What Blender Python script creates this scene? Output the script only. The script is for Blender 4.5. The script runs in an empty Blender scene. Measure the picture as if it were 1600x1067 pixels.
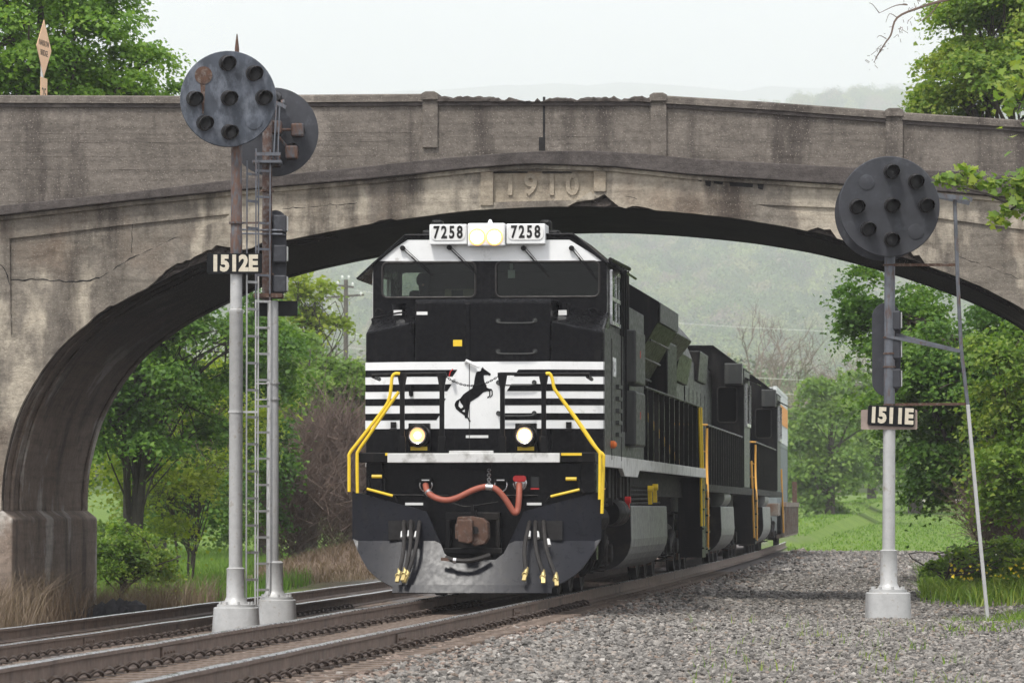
import bpy, bmesh, math, random
import numpy as np
from mathutils import Vector, Matrix, noise
from mathutils.geometry import tessellate_polygon
R = math.radians
scene = bpy.context.scene
col = scene.collection
random.seed(7)

# ------------------------------------------------------------------ camera
FPX = 7000.0            # focal length in photograph pixels (1600 wide)
CAMZ = 1.16             # metres above the rail heads
PITCH = math.atan(260.5 / FPX)
cam_d = bpy.data.cameras.new('camera')
cam_d.lens = FPX * 36.0 / 1600.0
cam_d.sensor_width = 36.0
cam_d.clip_start = 0.5
cam_d.clip_end = 20000
cam_d.dof.use_dof = True
cam_d.dof.focus_distance = 59.0
cam_d.dof.aperture_fstop = 8.0
cam = bpy.data.objects.new('camera', cam_d)
cam.location = (0, 0, CAMZ)
cam.rotation_euler = (math.pi / 2 + PITCH, 0, 0)
col.objects.link(cam)
scene.camera = cam

# ------------------------------------------------------------------ light
SUN_EL, SUN_AZ = R(56), math.atan2(-0.42, -0.9)      # high, behind the camera and to its left
w = bpy.data.worlds.new('World'); scene.world = w
w.use_nodes = True
nt = w.node_tree; nt.nodes.clear()
wo = nt.nodes.new('ShaderNodeOutputWorld')
sky = nt.nodes.new('ShaderNodeTexSky'); sky.sky_type = 'NISHITA'; sky.sun_disc = False
sky.sun_elevation = SUN_EL; sky.sun_rotation = SUN_AZ
sky.air_density = 1.0; sky.dust_density = 4.0; sky.ozone_density = 1.0
b1 = nt.nodes.new('ShaderNodeBackground'); b1.inputs[1].default_value = 0.10
b2 = nt.nodes.new('ShaderNodeBackground'); b2.inputs[0].default_value = (0.91, 0.925, 0.965, 1); b2.inputs[1].default_value = 1.22
mx = nt.nodes.new('ShaderNodeMixShader'); mx.inputs[0].default_value = 0.8     # thin even overcast
nt.links.new(sky.outputs[0], b1.inputs[0])
nt.links.new(b1.outputs[0], mx.inputs[1]); nt.links.new(b2.outputs[0], mx.inputs[2])
nt.links.new(mx.outputs[0], wo.inputs[0])
sd = bpy.data.lights.new('sun', 'SUN'); sd.energy = 2.1; sd.angle = R(9); sd.color = (1, 0.965, 0.91)
sun = bpy.data.objects.new('sun', sd)
sdir = Vector((math.sin(SUN_AZ) * math.cos(SUN_EL), math.cos(SUN_AZ) * math.cos(SUN_EL), math.sin(SUN_EL)))
sun.rotation_euler = sdir.to_track_quat('Z', 'Y').to_euler()
sun.location = (-20, -20, 40)
col.objects.link(sun)
scene.view_settings.view_transform = 'Standard'
scene.view_settings.look = 'None'
scene.view_settings.gamma = 1
scene.view_settings.use_curve_mapping = False
scene.view_settings.exposure = 0.36
scene.cycles.use_denoising = True
scene.cycles.max_bounces = 8
scene.cycles.diffuse_bounces = 3
scene.cycles.transparent_max_bounces = 12
scene.cycles.volume_bounces = 3
scene.cycles.sample_clamp_indirect = 4.0

# ------------------------------------------------------------------ frames
SL = 0.105
TA = math.atan(SL)
T0X, T0Y = -0.47, 56.8
TD = Vector((math.sin(TA), math.cos(TA), 0)); TR = Vector((math.cos(TA), -math.sin(TA), 0))

def ray(px, py):
    u = (px - 800) / FPX; v = (533.5 - py) / FPX
    cp, sp = math.cos(PITCH), math.sin(PITCH)
    return Vector((u, cp - v * sp, sp + v * cp))

def at(px, py, Y):
    """point on the pixel's ray at depth Y"""
    d = ray(px, py)
    return Vector((0, 0, CAMZ)) + d * (Y / d.y)

def bend(s):
    o = -1.2e-4 * s * s if s > 0 else 0.0
    if s > 100: o -= 0.0012 * (s - 100) ** 2
    return o

def TF(l, s, z=0.0):
    """track frame: l metres right of the near track's centre line, s metres along it"""
    e = 0.05
    o = bend(s); h = (bend(s + e) - bend(s - e)) / (2 * e)
    c = Vector((T0X, T0Y, 0)) + TD * s + TR * o
    n = (TR - TD * h).normalized()
    p = c + n * l
    return Vector((p.x, p.y, z))

def track_rot(s):
    e = 0.5
    d = TF(0, s + e) - TF(0, s - e)
    return -math.atan2(d.x, d.y)

def inv_track(x, y):
    """approximate (l, s) of a ground position"""
    v = Vector((x - T0X, y - T0Y, 0))
    s = v.dot(TD); l = v.dot(TR) - bend(s)
    return l, s

def plane_local(px, py, org, rz, yl):
    """pixel -> local (x, z) on the plane local y = yl of a frame at org turned by rz about z"""
    d = ray(px, py); o = Vector((0, 0, CAMZ))
    ax = Vector((math.cos(rz), math.sin(rz), 0)); ay = Vector((-math.sin(rz), math.cos(rz), 0))
    t = (yl - (o - org).dot(ay)) / d.dot(ay)
    p = o + d * t - org
    return p.dot(ax), p.z

# ------------------------------------------------------------------ tags
def tag(o, label=None, cat=None, group=None, kind=None):
    if label: o['label'] = label
    if cat: o['category'] = cat
    if group: o['group'] = group
    if kind: o['kind'] = kind
    return o

def empty(name, loc=(0, 0, 0), rz=0.0, parent=None):
    o = bpy.data.objects.new(name, None)
    o.empty_display_size = 0.2
    o.location = loc; o.rotation_euler = (0, 0, rz)
    col.objects.link(o)
    if parent: o.parent = parent
    return o

def copy_tree(o, parent=None):
    c = o.copy(); col.objects.link(c); c.parent = parent
    for ch in list(o.children): copy_tree(ch, c)
    return c

# ------------------------------------------------------------------ mesh builder
class MB:
    def __init__(self):
        self.v = []; self.f = []
    def add(self, vs, fs):
        b = len(self.v)
        self.v.extend([tuple(p) for p in vs])
        self.f.extend([tuple(i + b for i in f) for f in fs])
        return self
    def box(self, x0, x1, y0, y1, z0, z1):
        vs = [(x0, y0, z0), (x1, y0, z0), (x1, y1, z0), (x0, y1, z0), (x0, y0, z1), (x1, y0, z1), (x1, y1, z1), (x0, y1, z1)]
        return self.add(vs, [(0, 3, 2, 1), (4, 5, 6, 7), (0, 1, 5, 4), (1, 2, 6, 5), (2, 3, 7, 6), (3, 0, 4, 7)])
    def obox(self, p0, p1, w, h, up=(0, 0, 1)):
        """bar of section w x h from p0 to p1"""
        p0 = Vector(p0); p1 = Vector(p1); d = (p1 - p0).normalized()
        u = Vector(up)
        if abs(d.dot(u)) > 0.95: u = Vector((0, 1, 0)) if abs(d.y) < 0.9 else Vector((1, 0, 0))
        s = d.cross(u).normalized(); u = s.cross(d)
        vs = []
        for p in (p0, p1):
            for a, b in ((-1, -1), (1, -1), (1, 1), (-1, 1)):
                vs.append(p + s * (a * w / 2) + u * (b * h / 2))
        return self.add(vs, [(0, 1, 2, 3), (7, 6, 5, 4), (0, 4, 5, 1), (1, 5, 6, 2), (2, 6, 7, 3), (3, 7, 4, 0)])
    @staticmethod
    def _map(axis, u, w, a):
        return (u, a, w) if axis == 'y' else ((a, u, w) if axis == 'x' else (u, w, a))
    def prism(self, poly, axis, a, b):
        n = len(poly)
        vs = [self._map(axis, u, w, a) for u, w in poly] + [self._map(axis, u, w, b) for u, w in poly]
        fs = [tuple(range(n)), tuple(range(2 * n - 1, n - 1, -1))]
        fs += [(i, i + n, (i + 1) % n + n, (i + 1) % n) for i in range(n)]
        return self.add(vs, fs)
    def plate(self, outer, holes, axis, a, b):
        loops = [outer] + list(holes)
        flat = [p for lp in loops for p in lp]
        tris = tessellate_polygon([[Vector((u, w, 0)) for u, w in lp] for lp in loops])
        n = len(flat)
        vs = [self._map(axis, u, w, a) for u, w in flat] + [self._map(axis, u, w, b) for u, w in flat]
        fs = [tuple(t) for t in tris] + [(t[2] + n, t[1] + n, t[0] + n) for t in tris]
        k = 0
        for lp in loops:
            m = len(lp)
            for i in range(m):
                j = (i + 1) % m
                fs.append((k + i, k + i + n, k + j + n, k + j))
            k += m
        return self.add(vs, fs)
    def tube(self, pts, r, n=8, cap=True):
        pts = [Vector(p) for p in pts]
        m = len(pts)
        rs = r if isinstance(r, (list, tuple)) else [r] * m
        d0 = (pts[1] - pts[0]).normalized()
        u = Vector((0, 0, 1)) if abs(d0.z) < 0.9 else Vector((1, 0, 0))
        s = d0.cross(u).normalized()
        vs = []
        for i, p in enumerate(pts):
            if i == 0: d = d0
            elif i == m - 1: d = (pts[i] - pts[i - 1]).normalized()
            else:
                d = (pts[i + 1] - pts[i]).normalized() + (pts[i] - pts[i - 1]).normalized()
                d = d.normalized() if d.length > 1e-6 else d0
            s = (s - d * s.dot(d))
            s = s.normalized() if s.length > 1e-6 else d.orthogonal().normalized()
            t = d.cross(s)
            for k in range(n):
                a = 2 * math.pi * k / n
                vs.append(p + (s * math.cos(a) + t * math.sin(a)) * rs[i])
        fs = []
        for i in range(m - 1):
            for k in range(n):
                k2 = (k + 1) % n
                fs.append((i * n + k, i * n + k2, (i + 1) * n + k2, (i + 1) * n + k))
        if cap:
            fs.append(tuple(range(n - 1, -1, -1))); fs.append(tuple(range((m - 1) * n, m * n)))
        return self.add(vs, fs)
    def cyl(self, p0, p1, r0, r1=None, n=14):
        return self.tube([p0, p1], [r0, r0 if r1 is None else r1], n)
    def lathe(self, prof, org, axis, n=20):
        """prof: list of (radius, height) along axis"""
        ax = Vector(axis).normalized(); o = Vector(org)
        return self.tube_prof([(o + ax * h, r) for r, h in prof], ax, n)
    def tube_prof(self, pr, ax, n):
        s = ax.orthogonal().normalized(); t = ax.cross(s)
        vs = []
        for p, r in pr:
            for k in range(n):
                a = 2 * math.pi * (k + 0.5) / n
                vs.append(p + (s * math.cos(a) + t * math.sin(a)) * max(r, 1e-4))
        fs = []
        m = len(pr)
        for i in range(m - 1):
            for k in range(n):
                k2 = (k + 1) % n
                fs.append((i * n + k, i * n + k2, (i + 1) * n + k2, (i + 1) * n + k))
        fs.append(tuple(range(n - 1, -1, -1))); fs.append(tuple(range((m - 1) * n, m * n)))
        return self.add(vs, fs)
    def torus(self, c, axis, Rr, r, n=18, m=6, a0=0.0, a1=2 * math.pi):
        ax = Vector(axis).normalized(); s = ax.orthogonal().normalized(); t = ax.cross(s)
        full = abs(a1 - a0 - 2 * math.pi) < 1e-6
        k = n if full else n + 1
        pts = [Vector(c) + (s * math.cos(a0 + (a1 - a0) * i / n) + t * math.sin(a0 + (a1 - a0) * i / n)) * Rr for i in range(n + 1)]
        return self.tube(pts, r, m, cap=not full)
    def grid(self, P):
        """P[i][j] points -> quads"""
        a, b = len(P), len(P[0])
        vs = [p for row in P for p in row]
        fs = [(i * b + j, i * b + j + 1, (i + 1) * b + j + 1, (i + 1) * b + j) for i in range(a - 1) for j in range(b - 1)]
        return self.add(vs, fs)
    def build(self, name, m, parent=None, bevel=0, smooth=False, seg=2, solid=0, loc=None):
        me = bpy.data.meshes.new(name)
        me.from_pydata(self.v, [], self.f)
        bm = bmesh.new(); bm.from_mesh(me)
        bmesh.ops.recalc_face_normals(bm, faces=bm.faces)
        bm.to_mesh(me); bm.free()
        if smooth:
            me.polygons.foreach_set('use_smooth', [True] * len(me.polygons))
            me.set_sharp_from_angle(angle=R(38 if smooth is True else smooth))
        o = bpy.data.objects.new(name, me)
        if m: me.materials.append(m)
        col.objects.link(o)
        if parent: o.parent = parent
        if loc is not None: o.location = loc
        if solid:
            md = o.modifiers.new('solid', 'SOLIDIFY'); md.thickness = solid; md.offset = 0
        if bevel:
            md = o.modifiers.new('bevel', 'BEVEL'); md.width = bevel; md.segments = seg; md.limit_method = 'ANGLE'; md.angle_limit = R(40)
            md.harden_normals = False
        return o

def np_mesh(name, verts, faces, m, parent=None, smooth=False):
    """verts (N,3) float, faces (F,k) int"""
    me = bpy.data.meshes.new(name)
    V = np.ascontiguousarray(verts, dtype=np.float32); Fa = np.ascontiguousarray(faces, dtype=np.int32)
    F, k = Fa.shape
    me.vertices.add(len(V)); me.vertices.foreach_set('co', V.ravel())
    me.loops.add(F * k); me.loops.foreach_set('vertex_index', Fa.ravel())
    me.polygons.add(F); me.polygons.foreach_set('loop_start', np.arange(0, F * k, k, dtype=np.int32))
    if smooth: me.polygons.foreach_set('use_smooth', np.ones(F, dtype=bool))
    me.update(calc_edges=True)
    o = bpy.data.objects.new(name, me)
    if m: me.materials.append(m)
    col.objects.link(o)
    if parent: o.parent = parent
    return o

def rrect(x0, x1, z0, z1, r, n=4):
    pts = []
    for cx, cz, a0 in ((x1 - r, z1 - r, 0), (x0 + r, z1 - r, 90), (x0 + r, z0 + r, 180), (x1 - r, z0 + r, 270)):
        for i in range(n + 1):
            a = R(a0 + 90 * i / n)
            pts.append((cx + r * math.cos(a), cz + r * math.sin(a)))
    return pts

def interp(x, tab):
    if x <= tab[0][0]: return tab[0][1]
    for (a, fa), (b, fb) in zip(tab, tab[1:]):
        if x <= b: return fa + (fb - fa) * (x - a) / (b - a)
    return tab[-1][1]

def bez(pts, n=8):
    """Catmull-Rom through pts"""
    P = [Vector(p) for p in pts]; P = [P[0]] + P + [P[-1]]
    out = []
    for i in range(1, len(P) - 2):
        p0, p1, p2, p3 = P[i - 1:i + 3]
        for k in range(n):
            t = k / n
            out.append(0.5 * ((2 * p1) + (-p0 + p2) * t + (2 * p0 - 5 * p1 + 4 * p2 - p3) * t * t + (-p0 + 3 * p1 - 3 * p2 + p3) * t ** 3))
    out.append(P[-2].copy())
    return out

# ------------------------------------------------------------------ materials
def _mat(name):
    m = bpy.data.materials.new(name); m.use_nodes = True
    nt = m.node_tree
    return m, nt, nt.nodes['Principled BSDF']

def _noise(nt, scale, detail=4, rough=0.55, coord='Object', stretch=None):
    tc = nt.nodes.new('ShaderNodeTexCoord')
    n = nt.nodes.new('ShaderNodeTexNoise'); n.inputs['Scale'].default_value = scale
    n.inputs['Detail'].default_value = detail; n.inputs['Roughness'].default_value = rough
    src = tc.outputs[coord]
    if stretch:
        mp = nt.nodes.new('ShaderNodeMapping'); mp.inputs['Scale'].default_value = stretch
        nt.links.new(src, mp.inputs[0]); src = mp.outputs[0]
    nt.links.new(src, n.inputs['Vector'])
    return n.outputs['Fac']

def _ramp(nt, src, stops):
    r = nt.nodes.new('ShaderNodeValToRGB')
    e = r.color_ramp.elements
    while len(e) < len(stops): e.new(0.5)
    for el, (p, c) in zip(e, stops):
        el.position = p
        el.color = (c, c, c, 1) if isinstance(c, (int, float)) else tuple(c) + (1,)
    nt.links.new(src, r.inputs[0])
    return r.outputs[0]

def _mix(nt, fac, a, b, mode='MIX'):
    n = nt.nodes.new('ShaderNodeMix'); n.data_type = 'RGBA'; n.blend_type = mode
    for inp, val in ((n.inputs[0], fac), (n.inputs[6], a), (n.inputs[7], b)):
        if hasattr(val, 'is_output') or isinstance(val, bpy.types.NodeSocket): nt.links.new(val, inp)
        elif isinstance(val, (int, float)): inp.default_value = val
        else: inp.default_value = tuple(val) + (1,)
    return n.outputs[2]

def _bump(nt, bsdf, src, strength, dist=0.02):
    b = nt.nodes.new('ShaderNodeBump'); b.inputs['Strength'].default_value = strength; b.inputs['Distance'].default_value = dist
    nt.links.new(src, b.inputs['Height']); nt.links.new(b.outputs[0], bsdf.inputs['Normal'])

def mat(name, c, rough=0.6, metal=0.0, var=0.25, scale=6.0, dirt=None, dirt_amt=0.5, dirt_scale=3.0, bump=0.0, bscale=60.0, stretch=None, rvar=0.15, spec=None):
    m, nt, b = _mat(name)
    f = _noise(nt, scale, 6, 0.6)
    v = _ramp(nt, f, [(0.3, 1 - var), (0.7, 1 + var * 0.6)])
    cc = _mix(nt, 1.0, tuple(c), v, 'MULTIPLY')
    if dirt is not None:
        d = _noise(nt, dirt_scale, 8, 0.65, stretch=stretch)
        dm = _ramp(nt, d, [(0.62 - 0.3 * dirt_amt, 0.0), (0.78 - 0.3 * dirt_amt, 1.0)])
        cc = _mix(nt, dm, cc, tuple(dirt))
    nt.links.new(cc, b.inputs['Base Color'])
    rr = _ramp(nt, _noise(nt, scale * 2.3, 4), [(0.3, max(0.03, rough - rvar)), (0.7, min(1, rough + rvar))])
    nt.links.new(rr, b.inputs['Roughness'])
    b.inputs['Metallic'].default_value = metal
    if spec is not None: b.inputs['Specular IOR Level'].default_value = spec
    if bump: _bump(nt, b, _noise(nt, bscale, 5, 0.65), bump)
    return m

def emis(name, c, s):
    m, nt, b = _mat(name)
    b.inputs['Base Color'].default_value = tuple(c) + (1,)
    b.inputs['Emission Color'].default_value = tuple(c) + (1,)
    b.inputs['Emission Strength'].default_value = s
    return m

def glass(name, tint=(0.55, 0.6, 0.58), refl=0.5):
    m, nt, b = _mat(name)
    nt.nodes.remove(b)
    out = nt.nodes['Material Output']
    t = nt.nodes.new('ShaderNodeBsdfTransparent'); t.inputs[0].default_value = tuple(tint) + (1,)
    g = nt.nodes.new('ShaderNodeBsdfGlossy'); g.inputs['Roughness'].default_value = 0.04
    fr = nt.nodes.new('ShaderNodeFresnel'); fr.inputs[0].default_value = 1.5
    mt = nt.nodes.new('ShaderNodeMath'); mt.operation = 'MULTIPLY'; mt.inputs[1].default_value = refl * 2
    mxs = nt.nodes.new('ShaderNodeMixShader')
    nt.links.new(fr.outputs[0], mt.inputs[0]); nt.links.new(mt.outputs[0], mxs.inputs[0])
    nt.links.new(t.outputs[0], mxs.inputs[1]); nt.links.new(g.outputs[0], mxs.inputs[2])
    nt.links.new(mxs.outputs[0], out.inputs[0])
    return m

def leaf_mat(name, c0, c1, c2=None, trans=0.4, nscale=0.6):
    m, nt, b = _mat(name)
    out = nt.nodes['Material Output']
    g = nt.nodes.new('ShaderNodeNewGeometry')
    f = _noise(nt, nscale, 3, 0.5)
    ad = nt.nodes.new('ShaderNodeMath'); ad.operation = 'ADD'
    ml = nt.nodes.new('ShaderNodeMath'); ml.operation = 'MULTIPLY_ADD'; ml.inputs[1].default_value = 0.55; 
    nt.links.new(g.outputs['Random Per Island'], ml.inputs[0])
    sb = nt.nodes.new('ShaderNodeMath'); sb.operation = 'MULTIPLY_ADD'; sb.inputs[1].default_value = 1.6; sb.inputs[2].default_value = -0.55
    nt.links.new(f, sb.inputs[0]); nt.links.new(sb.outputs[0], ml.inputs[2])
    st = [(0.1, c0), (0.55, c1)] + ([(0.95, c2)] if c2 else [])
    cc = _ramp(nt, ml.outputs[0], st)
    nt.links.new(cc, b.inputs['Base Color']); b.inputs['Roughness'].default_value = 0.5
    b.inputs['Specular IOR Level'].default_value = 0.35
    t = nt.nodes.new('ShaderNodeBsdfTranslucent')
    tc = _mix(nt, 1.0, cc, (1.15, 1.2, 0.55), 'MULTIPLY')
    nt.links.new(tc, t.inputs[0])
    mxs = nt.nodes.new('ShaderNodeMixShader'); mxs.inputs[0].default_value = trans
    nt.links.new(b.outputs[0], mxs.inputs[1]); nt.links.new(t.outputs[0], mxs.inputs[2])
    nt.links.new(mxs.outputs[0], out.inputs[0])
    return m

M = {}
M['black'] = mat('black_paint', (0.004, 0.004, 0.005), 0.28, spec=0.10, var=0.3, dirt=(0.012, 0.0115, 0.0115), dirt_amt=0.3, dirt_scale=3.5, stretch=(4, 4, 0.25))
M['black2'] = mat('black_weathered_paint', (0.0055, 0.0055, 0.006), 0.42, spec=0.12, var=0.3, dirt=(0.022, 0.02, 0.018), dirt_amt=0.35, dirt_scale=1.5, stretch=(3, 3, 0.35))
M['under'] = mat('underframe_grime', (0.012, 0.011, 0.0105), 0.7, spec=0.2, dirt=(0.032, 0.027, 0.022), dirt_amt=0.4, dirt_scale=4)
M['white'] = mat('white_paint', (0.80, 0.81, 0.80), 0.4, var=0.05, dirt=(0.5, 0.49, 0.46), dirt_amt=0.1, dirt_scale=5)
M['sillwhite'] = mat('white_sill_paint', (0.62, 0.62, 0.6), 0.5, var=0.1, dirt=(0.25, 0.24, 0.22), dirt_amt=0.35, dirt_scale=4)
M['yellow'] = mat('yellow_safety_paint', (0.80, 0.55, 0.02), 0.4, var=0.08)
M['orange'] = mat('faded_orange_paint', (0.66, 0.33, 0.05), 0.5, var=0.12)
M['sidegrey'] = mat('dusty_side_and_highlight_grey', (0.028, 0.030, 0.029), 0.45, spec=0.35, var=0.2, dirt=(0.055, 0.057, 0.05), dirt_amt=0.4, dirt_scale=1.6, stretch=(2, 2, 0.4))
M['tank'] = mat('dusty_grey_tank', (0.16, 0.165, 0.16), 0.5, var=0.15, dirt=(0.24, 0.235, 0.22), dirt_amt=0.4, dirt_scale=2.5, stretch=(2, 2, 0.3))
M['plow'] = mat('plow_paint', (0.012, 0.013, 0.018), 0.30, var=0.3, rvar=0.05, spec=0.18, dirt=(0.024, 0.023, 0.023), dirt_amt=0.2, dirt_scale=3, stretch=(2, 2, 0.5))
M['rust'] = mat('rusty_steel', (0.09, 0.045, 0.028), 0.8, var=0.4, scale=14, dirt=(0.16, 0.13, 0.11), dirt_amt=0.35, dirt_scale=18, bump=0.4, bscale=90)
M['rubber'] = mat('hose_rubber', (0.018, 0.015, 0.013), 0.6)
M['redhose'] = mat('red_cable_rubber', (0.33, 0.09, 0.055), 0.55, var=0.12)
M['brass'] = mat('brass_fitting', (0.45, 0.36, 0.16), 0.45, 0.7)
M['chrome'] = mat('bright_steel', (0.6, 0.6, 0.6), 0.3, 0.9, var=0.1)
M['red'] = mat('red_plastic', (0.6, 0.02, 0.02), 0.4)
M['tape'] = mat('white_label', (0.75, 0.75, 0.73), 0.5, var=0.05)
M['glass'] = glass('dark_cab_glass', (0.55, 0.6, 0.56), 0.22)
M['lamp'] = emis('headlight_glow', (1.0, 0.80, 0.52), 7.0)
M['halo_reflector'] = emis('halo_reflector_glow', (1.0, 0.46, 0.13), 0.95)  # self-glowing orange that paints the warm halo round the lamps
M['ditch'] = emis('ditch_light_glow', (1.0, 0.70, 0.38), 6.0)
M['ditch_dim'] = emis('ditch_light_dim_glow', (1.0, 0.52, 0.22), 0.8)
M['amber'] = mat('amber_lens', (0.75, 0.16, 0.02), 0.3)
M['interior'] = mat('dark_cab_lining', (0.03, 0.03, 0.028), 0.8)
M['beige'] = mat('beige_desk', (0.35, 0.29, 0.2), 0.6)
M['cloth'] = mat('dark_jacket', (0.012, 0.013, 0.018), 0.9)
M['skin'] = mat('skin', (0.35, 0.2, 0.14), 0.6)
M['rail'] = mat('rusty_rail_web', (0.165, 0.118, 0.09), 0.75, var=0.25, scale=5, dirt=(0.07, 0.05, 0.04), dirt_amt=0.3, dirt_scale=2.5)
M['railhead'] = mat('polished_rail_head', (0.42, 0.42, 0.42), 0.28, 0.9, var=0.15, scale=3)
M['tie'] = mat('weathered_tie', (0.13, 0.095, 0.072), 0.9, var=0.4, scale=9, dirt=(0.22, 0.17, 0.135), dirt_amt=0.4, dirt_scale=7, bump=0.5, bscale=30)
M['clip'] = mat('rusty_clip', (0.045, 0.03, 0.022), 0.7, var=0.4, scale=12)
M['silver'] = mat('aluminium_paint', (0.50, 0.50, 0.49), 0.48, 0.25, var=0.14, scale=9, dirt=(0.3, 0.26, 0.21), dirt_amt=0.18, dirt_scale=9, bump=0.12, bscale=50)
M['oldmast'] = mat('rust_streaked_mast', (0.085, 0.09, 0.10), 0.65, 0.2, var=0.35, scale=8, dirt=(0.10, 0.05, 0.032), dirt_amt=0.72, dirt_scale=7, stretch=(3, 3, 0.8), bump=0.2)
M['rustmast'] = mat('heavily_rusted_mast', (0.13, 0.115, 0.11), 0.75, 0.1, var=0.4, scale=10, dirt=(0.07, 0.034, 0.023), dirt_amt=0.8, dirt_scale=14, bump=0.3)
M['bluemast'] = mat('dull_blue_grey_mast', (0.125, 0.135, 0.155), 0.6, 0.2, var=0.3, scale=7, dirt=(0.10, 0.06, 0.045), dirt_amt=0.35, dirt_scale=8, stretch=(3, 3, 0.6))
M['disc'] = mat('worn_black_disc', (0.05, 0.06, 0.078), 0.5, 0.1, var=0.35, scale=4, dirt=(0.13, 0.145, 0.175), dirt_amt=0.5, dirt_scale=3.5, stretch=(1.5, 1, 0.8))
M['disc2'] = mat('matt_black_disc', (0.036, 0.038, 0.046), 0.6, 0.1, var=0.2, scale=5, dirt=(0.07, 0.075, 0.085), dirt_amt=0.2, dirt_scale=5)
M['hood'] = mat('lamp_hood_black', (0.007, 0.006, 0.006), 0.4, var=0.4, dirt=(0.035, 0.02, 0.014), dirt_amt=0.2, dirt_scale=12)
M['lens'] = mat('dark_lens', (0.010, 0.006, 0.004), 0.3, spec=0.2)
M['plate'] = mat('black_number_plate', (0.007, 0.008, 0.009), 0.5, spec=0.15)
M['cream'] = mat('cream_numerals', (0.62, 0.56, 0.44), 0.6, var=0.15, scale=20)
M['backplate'] = mat('tan_back_plate', (0.33, 0.26, 0.22), 0.7)
M['bark'] = mat('tree_bark', (0.075, 0.06, 0.048), 0.9, var=0.4, scale=5, bump=0.6, bscale=12)
M['barkdark'] = mat('dark_tree_bark', (0.05, 0.042, 0.035), 0.9, var=0.4, scale=5, bump=0.6, bscale=12)
M['twig'] = mat('dry_twigs', (0.15, 0.105, 0.082), 0.9, var=0.3, scale=2)
M['twigfar'] = mat('bare_twigs', (0.19, 0.15, 0.12), 0.9, var=0.2, scale=1)
M['wood'] = mat('weathered_pole_wood', (0.10, 0.085, 0.075), 0.9, var=0.3, scale=4)

# ================================================================== ground
def sstep(a, b, x):
    t = min(1, max(0, (x - a) / (b - a))); return t * t * (3 - 2 * t)

PROF_R = [(1.6, -0.235), (2.6, -0.285), (6.6, -0.30), (7.6, -0.2), (9.5, 0.45), (14, 1.3), (40, 2.4)]
PROF_L = [(1.6, -0.235), (2.6, -0.42), (3.4, -0.55), (6.9, -0.585), (7.8, -0.72), (9.5, -0.88), (40, -0.95)]
FAR_R = [(110, 0), (150, 0.0), (250, 0.85), (330, 1.95), (420, 2.0), (700, 4.0), (1300, 9)]
FAR_L = [(75, 0), (140, 0.1), (200, 0.9), (330, 2.2), (700, 4.5), (1300, 9)]

def ridge(px):
    return interp(px, [(-1500, 100), (0, 128), (480, 133), (1000, 132), (1150, 134), (1300, 138), (1420, 139), (2500, 150)])

def gz(x, y):
    l, s = inv_track(x, y) if y < 160 else ((x - (T0X + SL * (y - T0Y))), y - T0Y)
    if l >= 0:
        near = interp(l, PROF_R); far = interp(y, FAR_R)
        k = sstep(75, 110, y)                      # the cutting's bank ends beyond the bridge
        z = near * (1 - k) + min(near, -0.28 if l > 1.6 else near) * k + far
        if l > 14 and y > 110: z += 1.2 * sstep(14, 30, l) * sstep(110, 180, y) * (1 - sstep(500, 700, y))
    else:
        z = interp(-l, PROF_L) + interp(y, FAR_L)
        # earth bank left of the line beyond the bridge
        z += 1.0 * math.exp(-((l + 9.6) / 2.2) ** 2 - ((y - 122) / 15) ** 2)
        if l < -11: z += 0.6 * sstep(11, 30, -l)
    if y > 1500:
        px = 800 + FPX * x / y
        zt = ridge(px) * 2.75
        t = min(1, (y - 1500) / 2900)
        z = z * (1 - t) + zt * (t ** 1.25)
        if y > 4400: z = zt * (1 - 0.5 * sstep(4400, 5800, y))
        z += 14 * noise.noise(Vector((x / 220, y / 220, 0))) * min(1, (y - 1500) / 300)
    else:
        z += 0.03 * noise.noise(Vector((x * 0.5, y * 0.5, 3))) + (0.35 * noise.noise(Vector((x / 30, y / 40, 1))) * sstep(160, 260, y))
    return z

# ground cover: r = grass, g = bare earth, b = weeds and leaf litter, none = ballast
def cover(x, y):
    l, s = inv_track(x, y) if y < 160 else ((x - (T0X + SL * (y - T0Y))), y - T0Y)
    n = noise.noise(Vector((x * 0.35, y * 0.35, 7))) * 0.9
    g = e = wd = 0.0
    if l > 0:
        wd = sstep(6.0, 7.4, l + n * 0.8) * sstep(58, 66, y + n * 3) * (1 - sstep(95, 120, y))
        wd = max(wd, 0.55 * sstep(5.4, 6.6, l + n) * sstep(48, 52, y) * (1 - sstep(60, 64, y)))
        if y > 66: wd = max(wd, sstep(5.0 + (95 - min(y, 95)) * 0.03, 6.4 + (95 - min(y, 95)) * 0.03, l + n) * (1 - sstep(95, 118, y)))
        g = sstep(142, 156, y + n * 4)
        g = max(g, sstep(7, 9, l + n) * sstep(100, 120, y))
    else:
        q = -l
        wd = sstep(7.0, 8.2, q + n * 0.6)
        g = sstep(8.2, 9.2, q + n) * sstep(73, 80, y)
        e = sstep(0.25, 0.7, 1.3 * math.exp(-((l + 9.4) / 2.6) ** 2 - ((y - 120) / 17) ** 2) + n * 0.2)
        g = max(g, sstep(150, 170, y))
    return g, e, wd

ys = list(np.arange(-16, 26, 3.0)) + list(np.arange(26, 170, 1.0)) + list(np.geomspace(170, 6000, 72))
us = np.linspace(-1, 1, 170)
V = []; C = []
for y in ys:
    W = 26 + 0.34 * max(y, 0)
    for u in us:
        x = W * math.copysign(abs(u) ** 1.5, u) + 0.03 * max(y, 0) * (1 if y < 200 else 200 / y)
        V.append((x, y, gz(x, y))); C.append(cover(x, y))
nb = len(us)
Fq = [(i * nb + j, i * nb + j + 1, (i + 1) * nb + j + 1, (i + 1) * nb + j) for i in range(len(ys) - 1) for j in range(nb - 1)]

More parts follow.
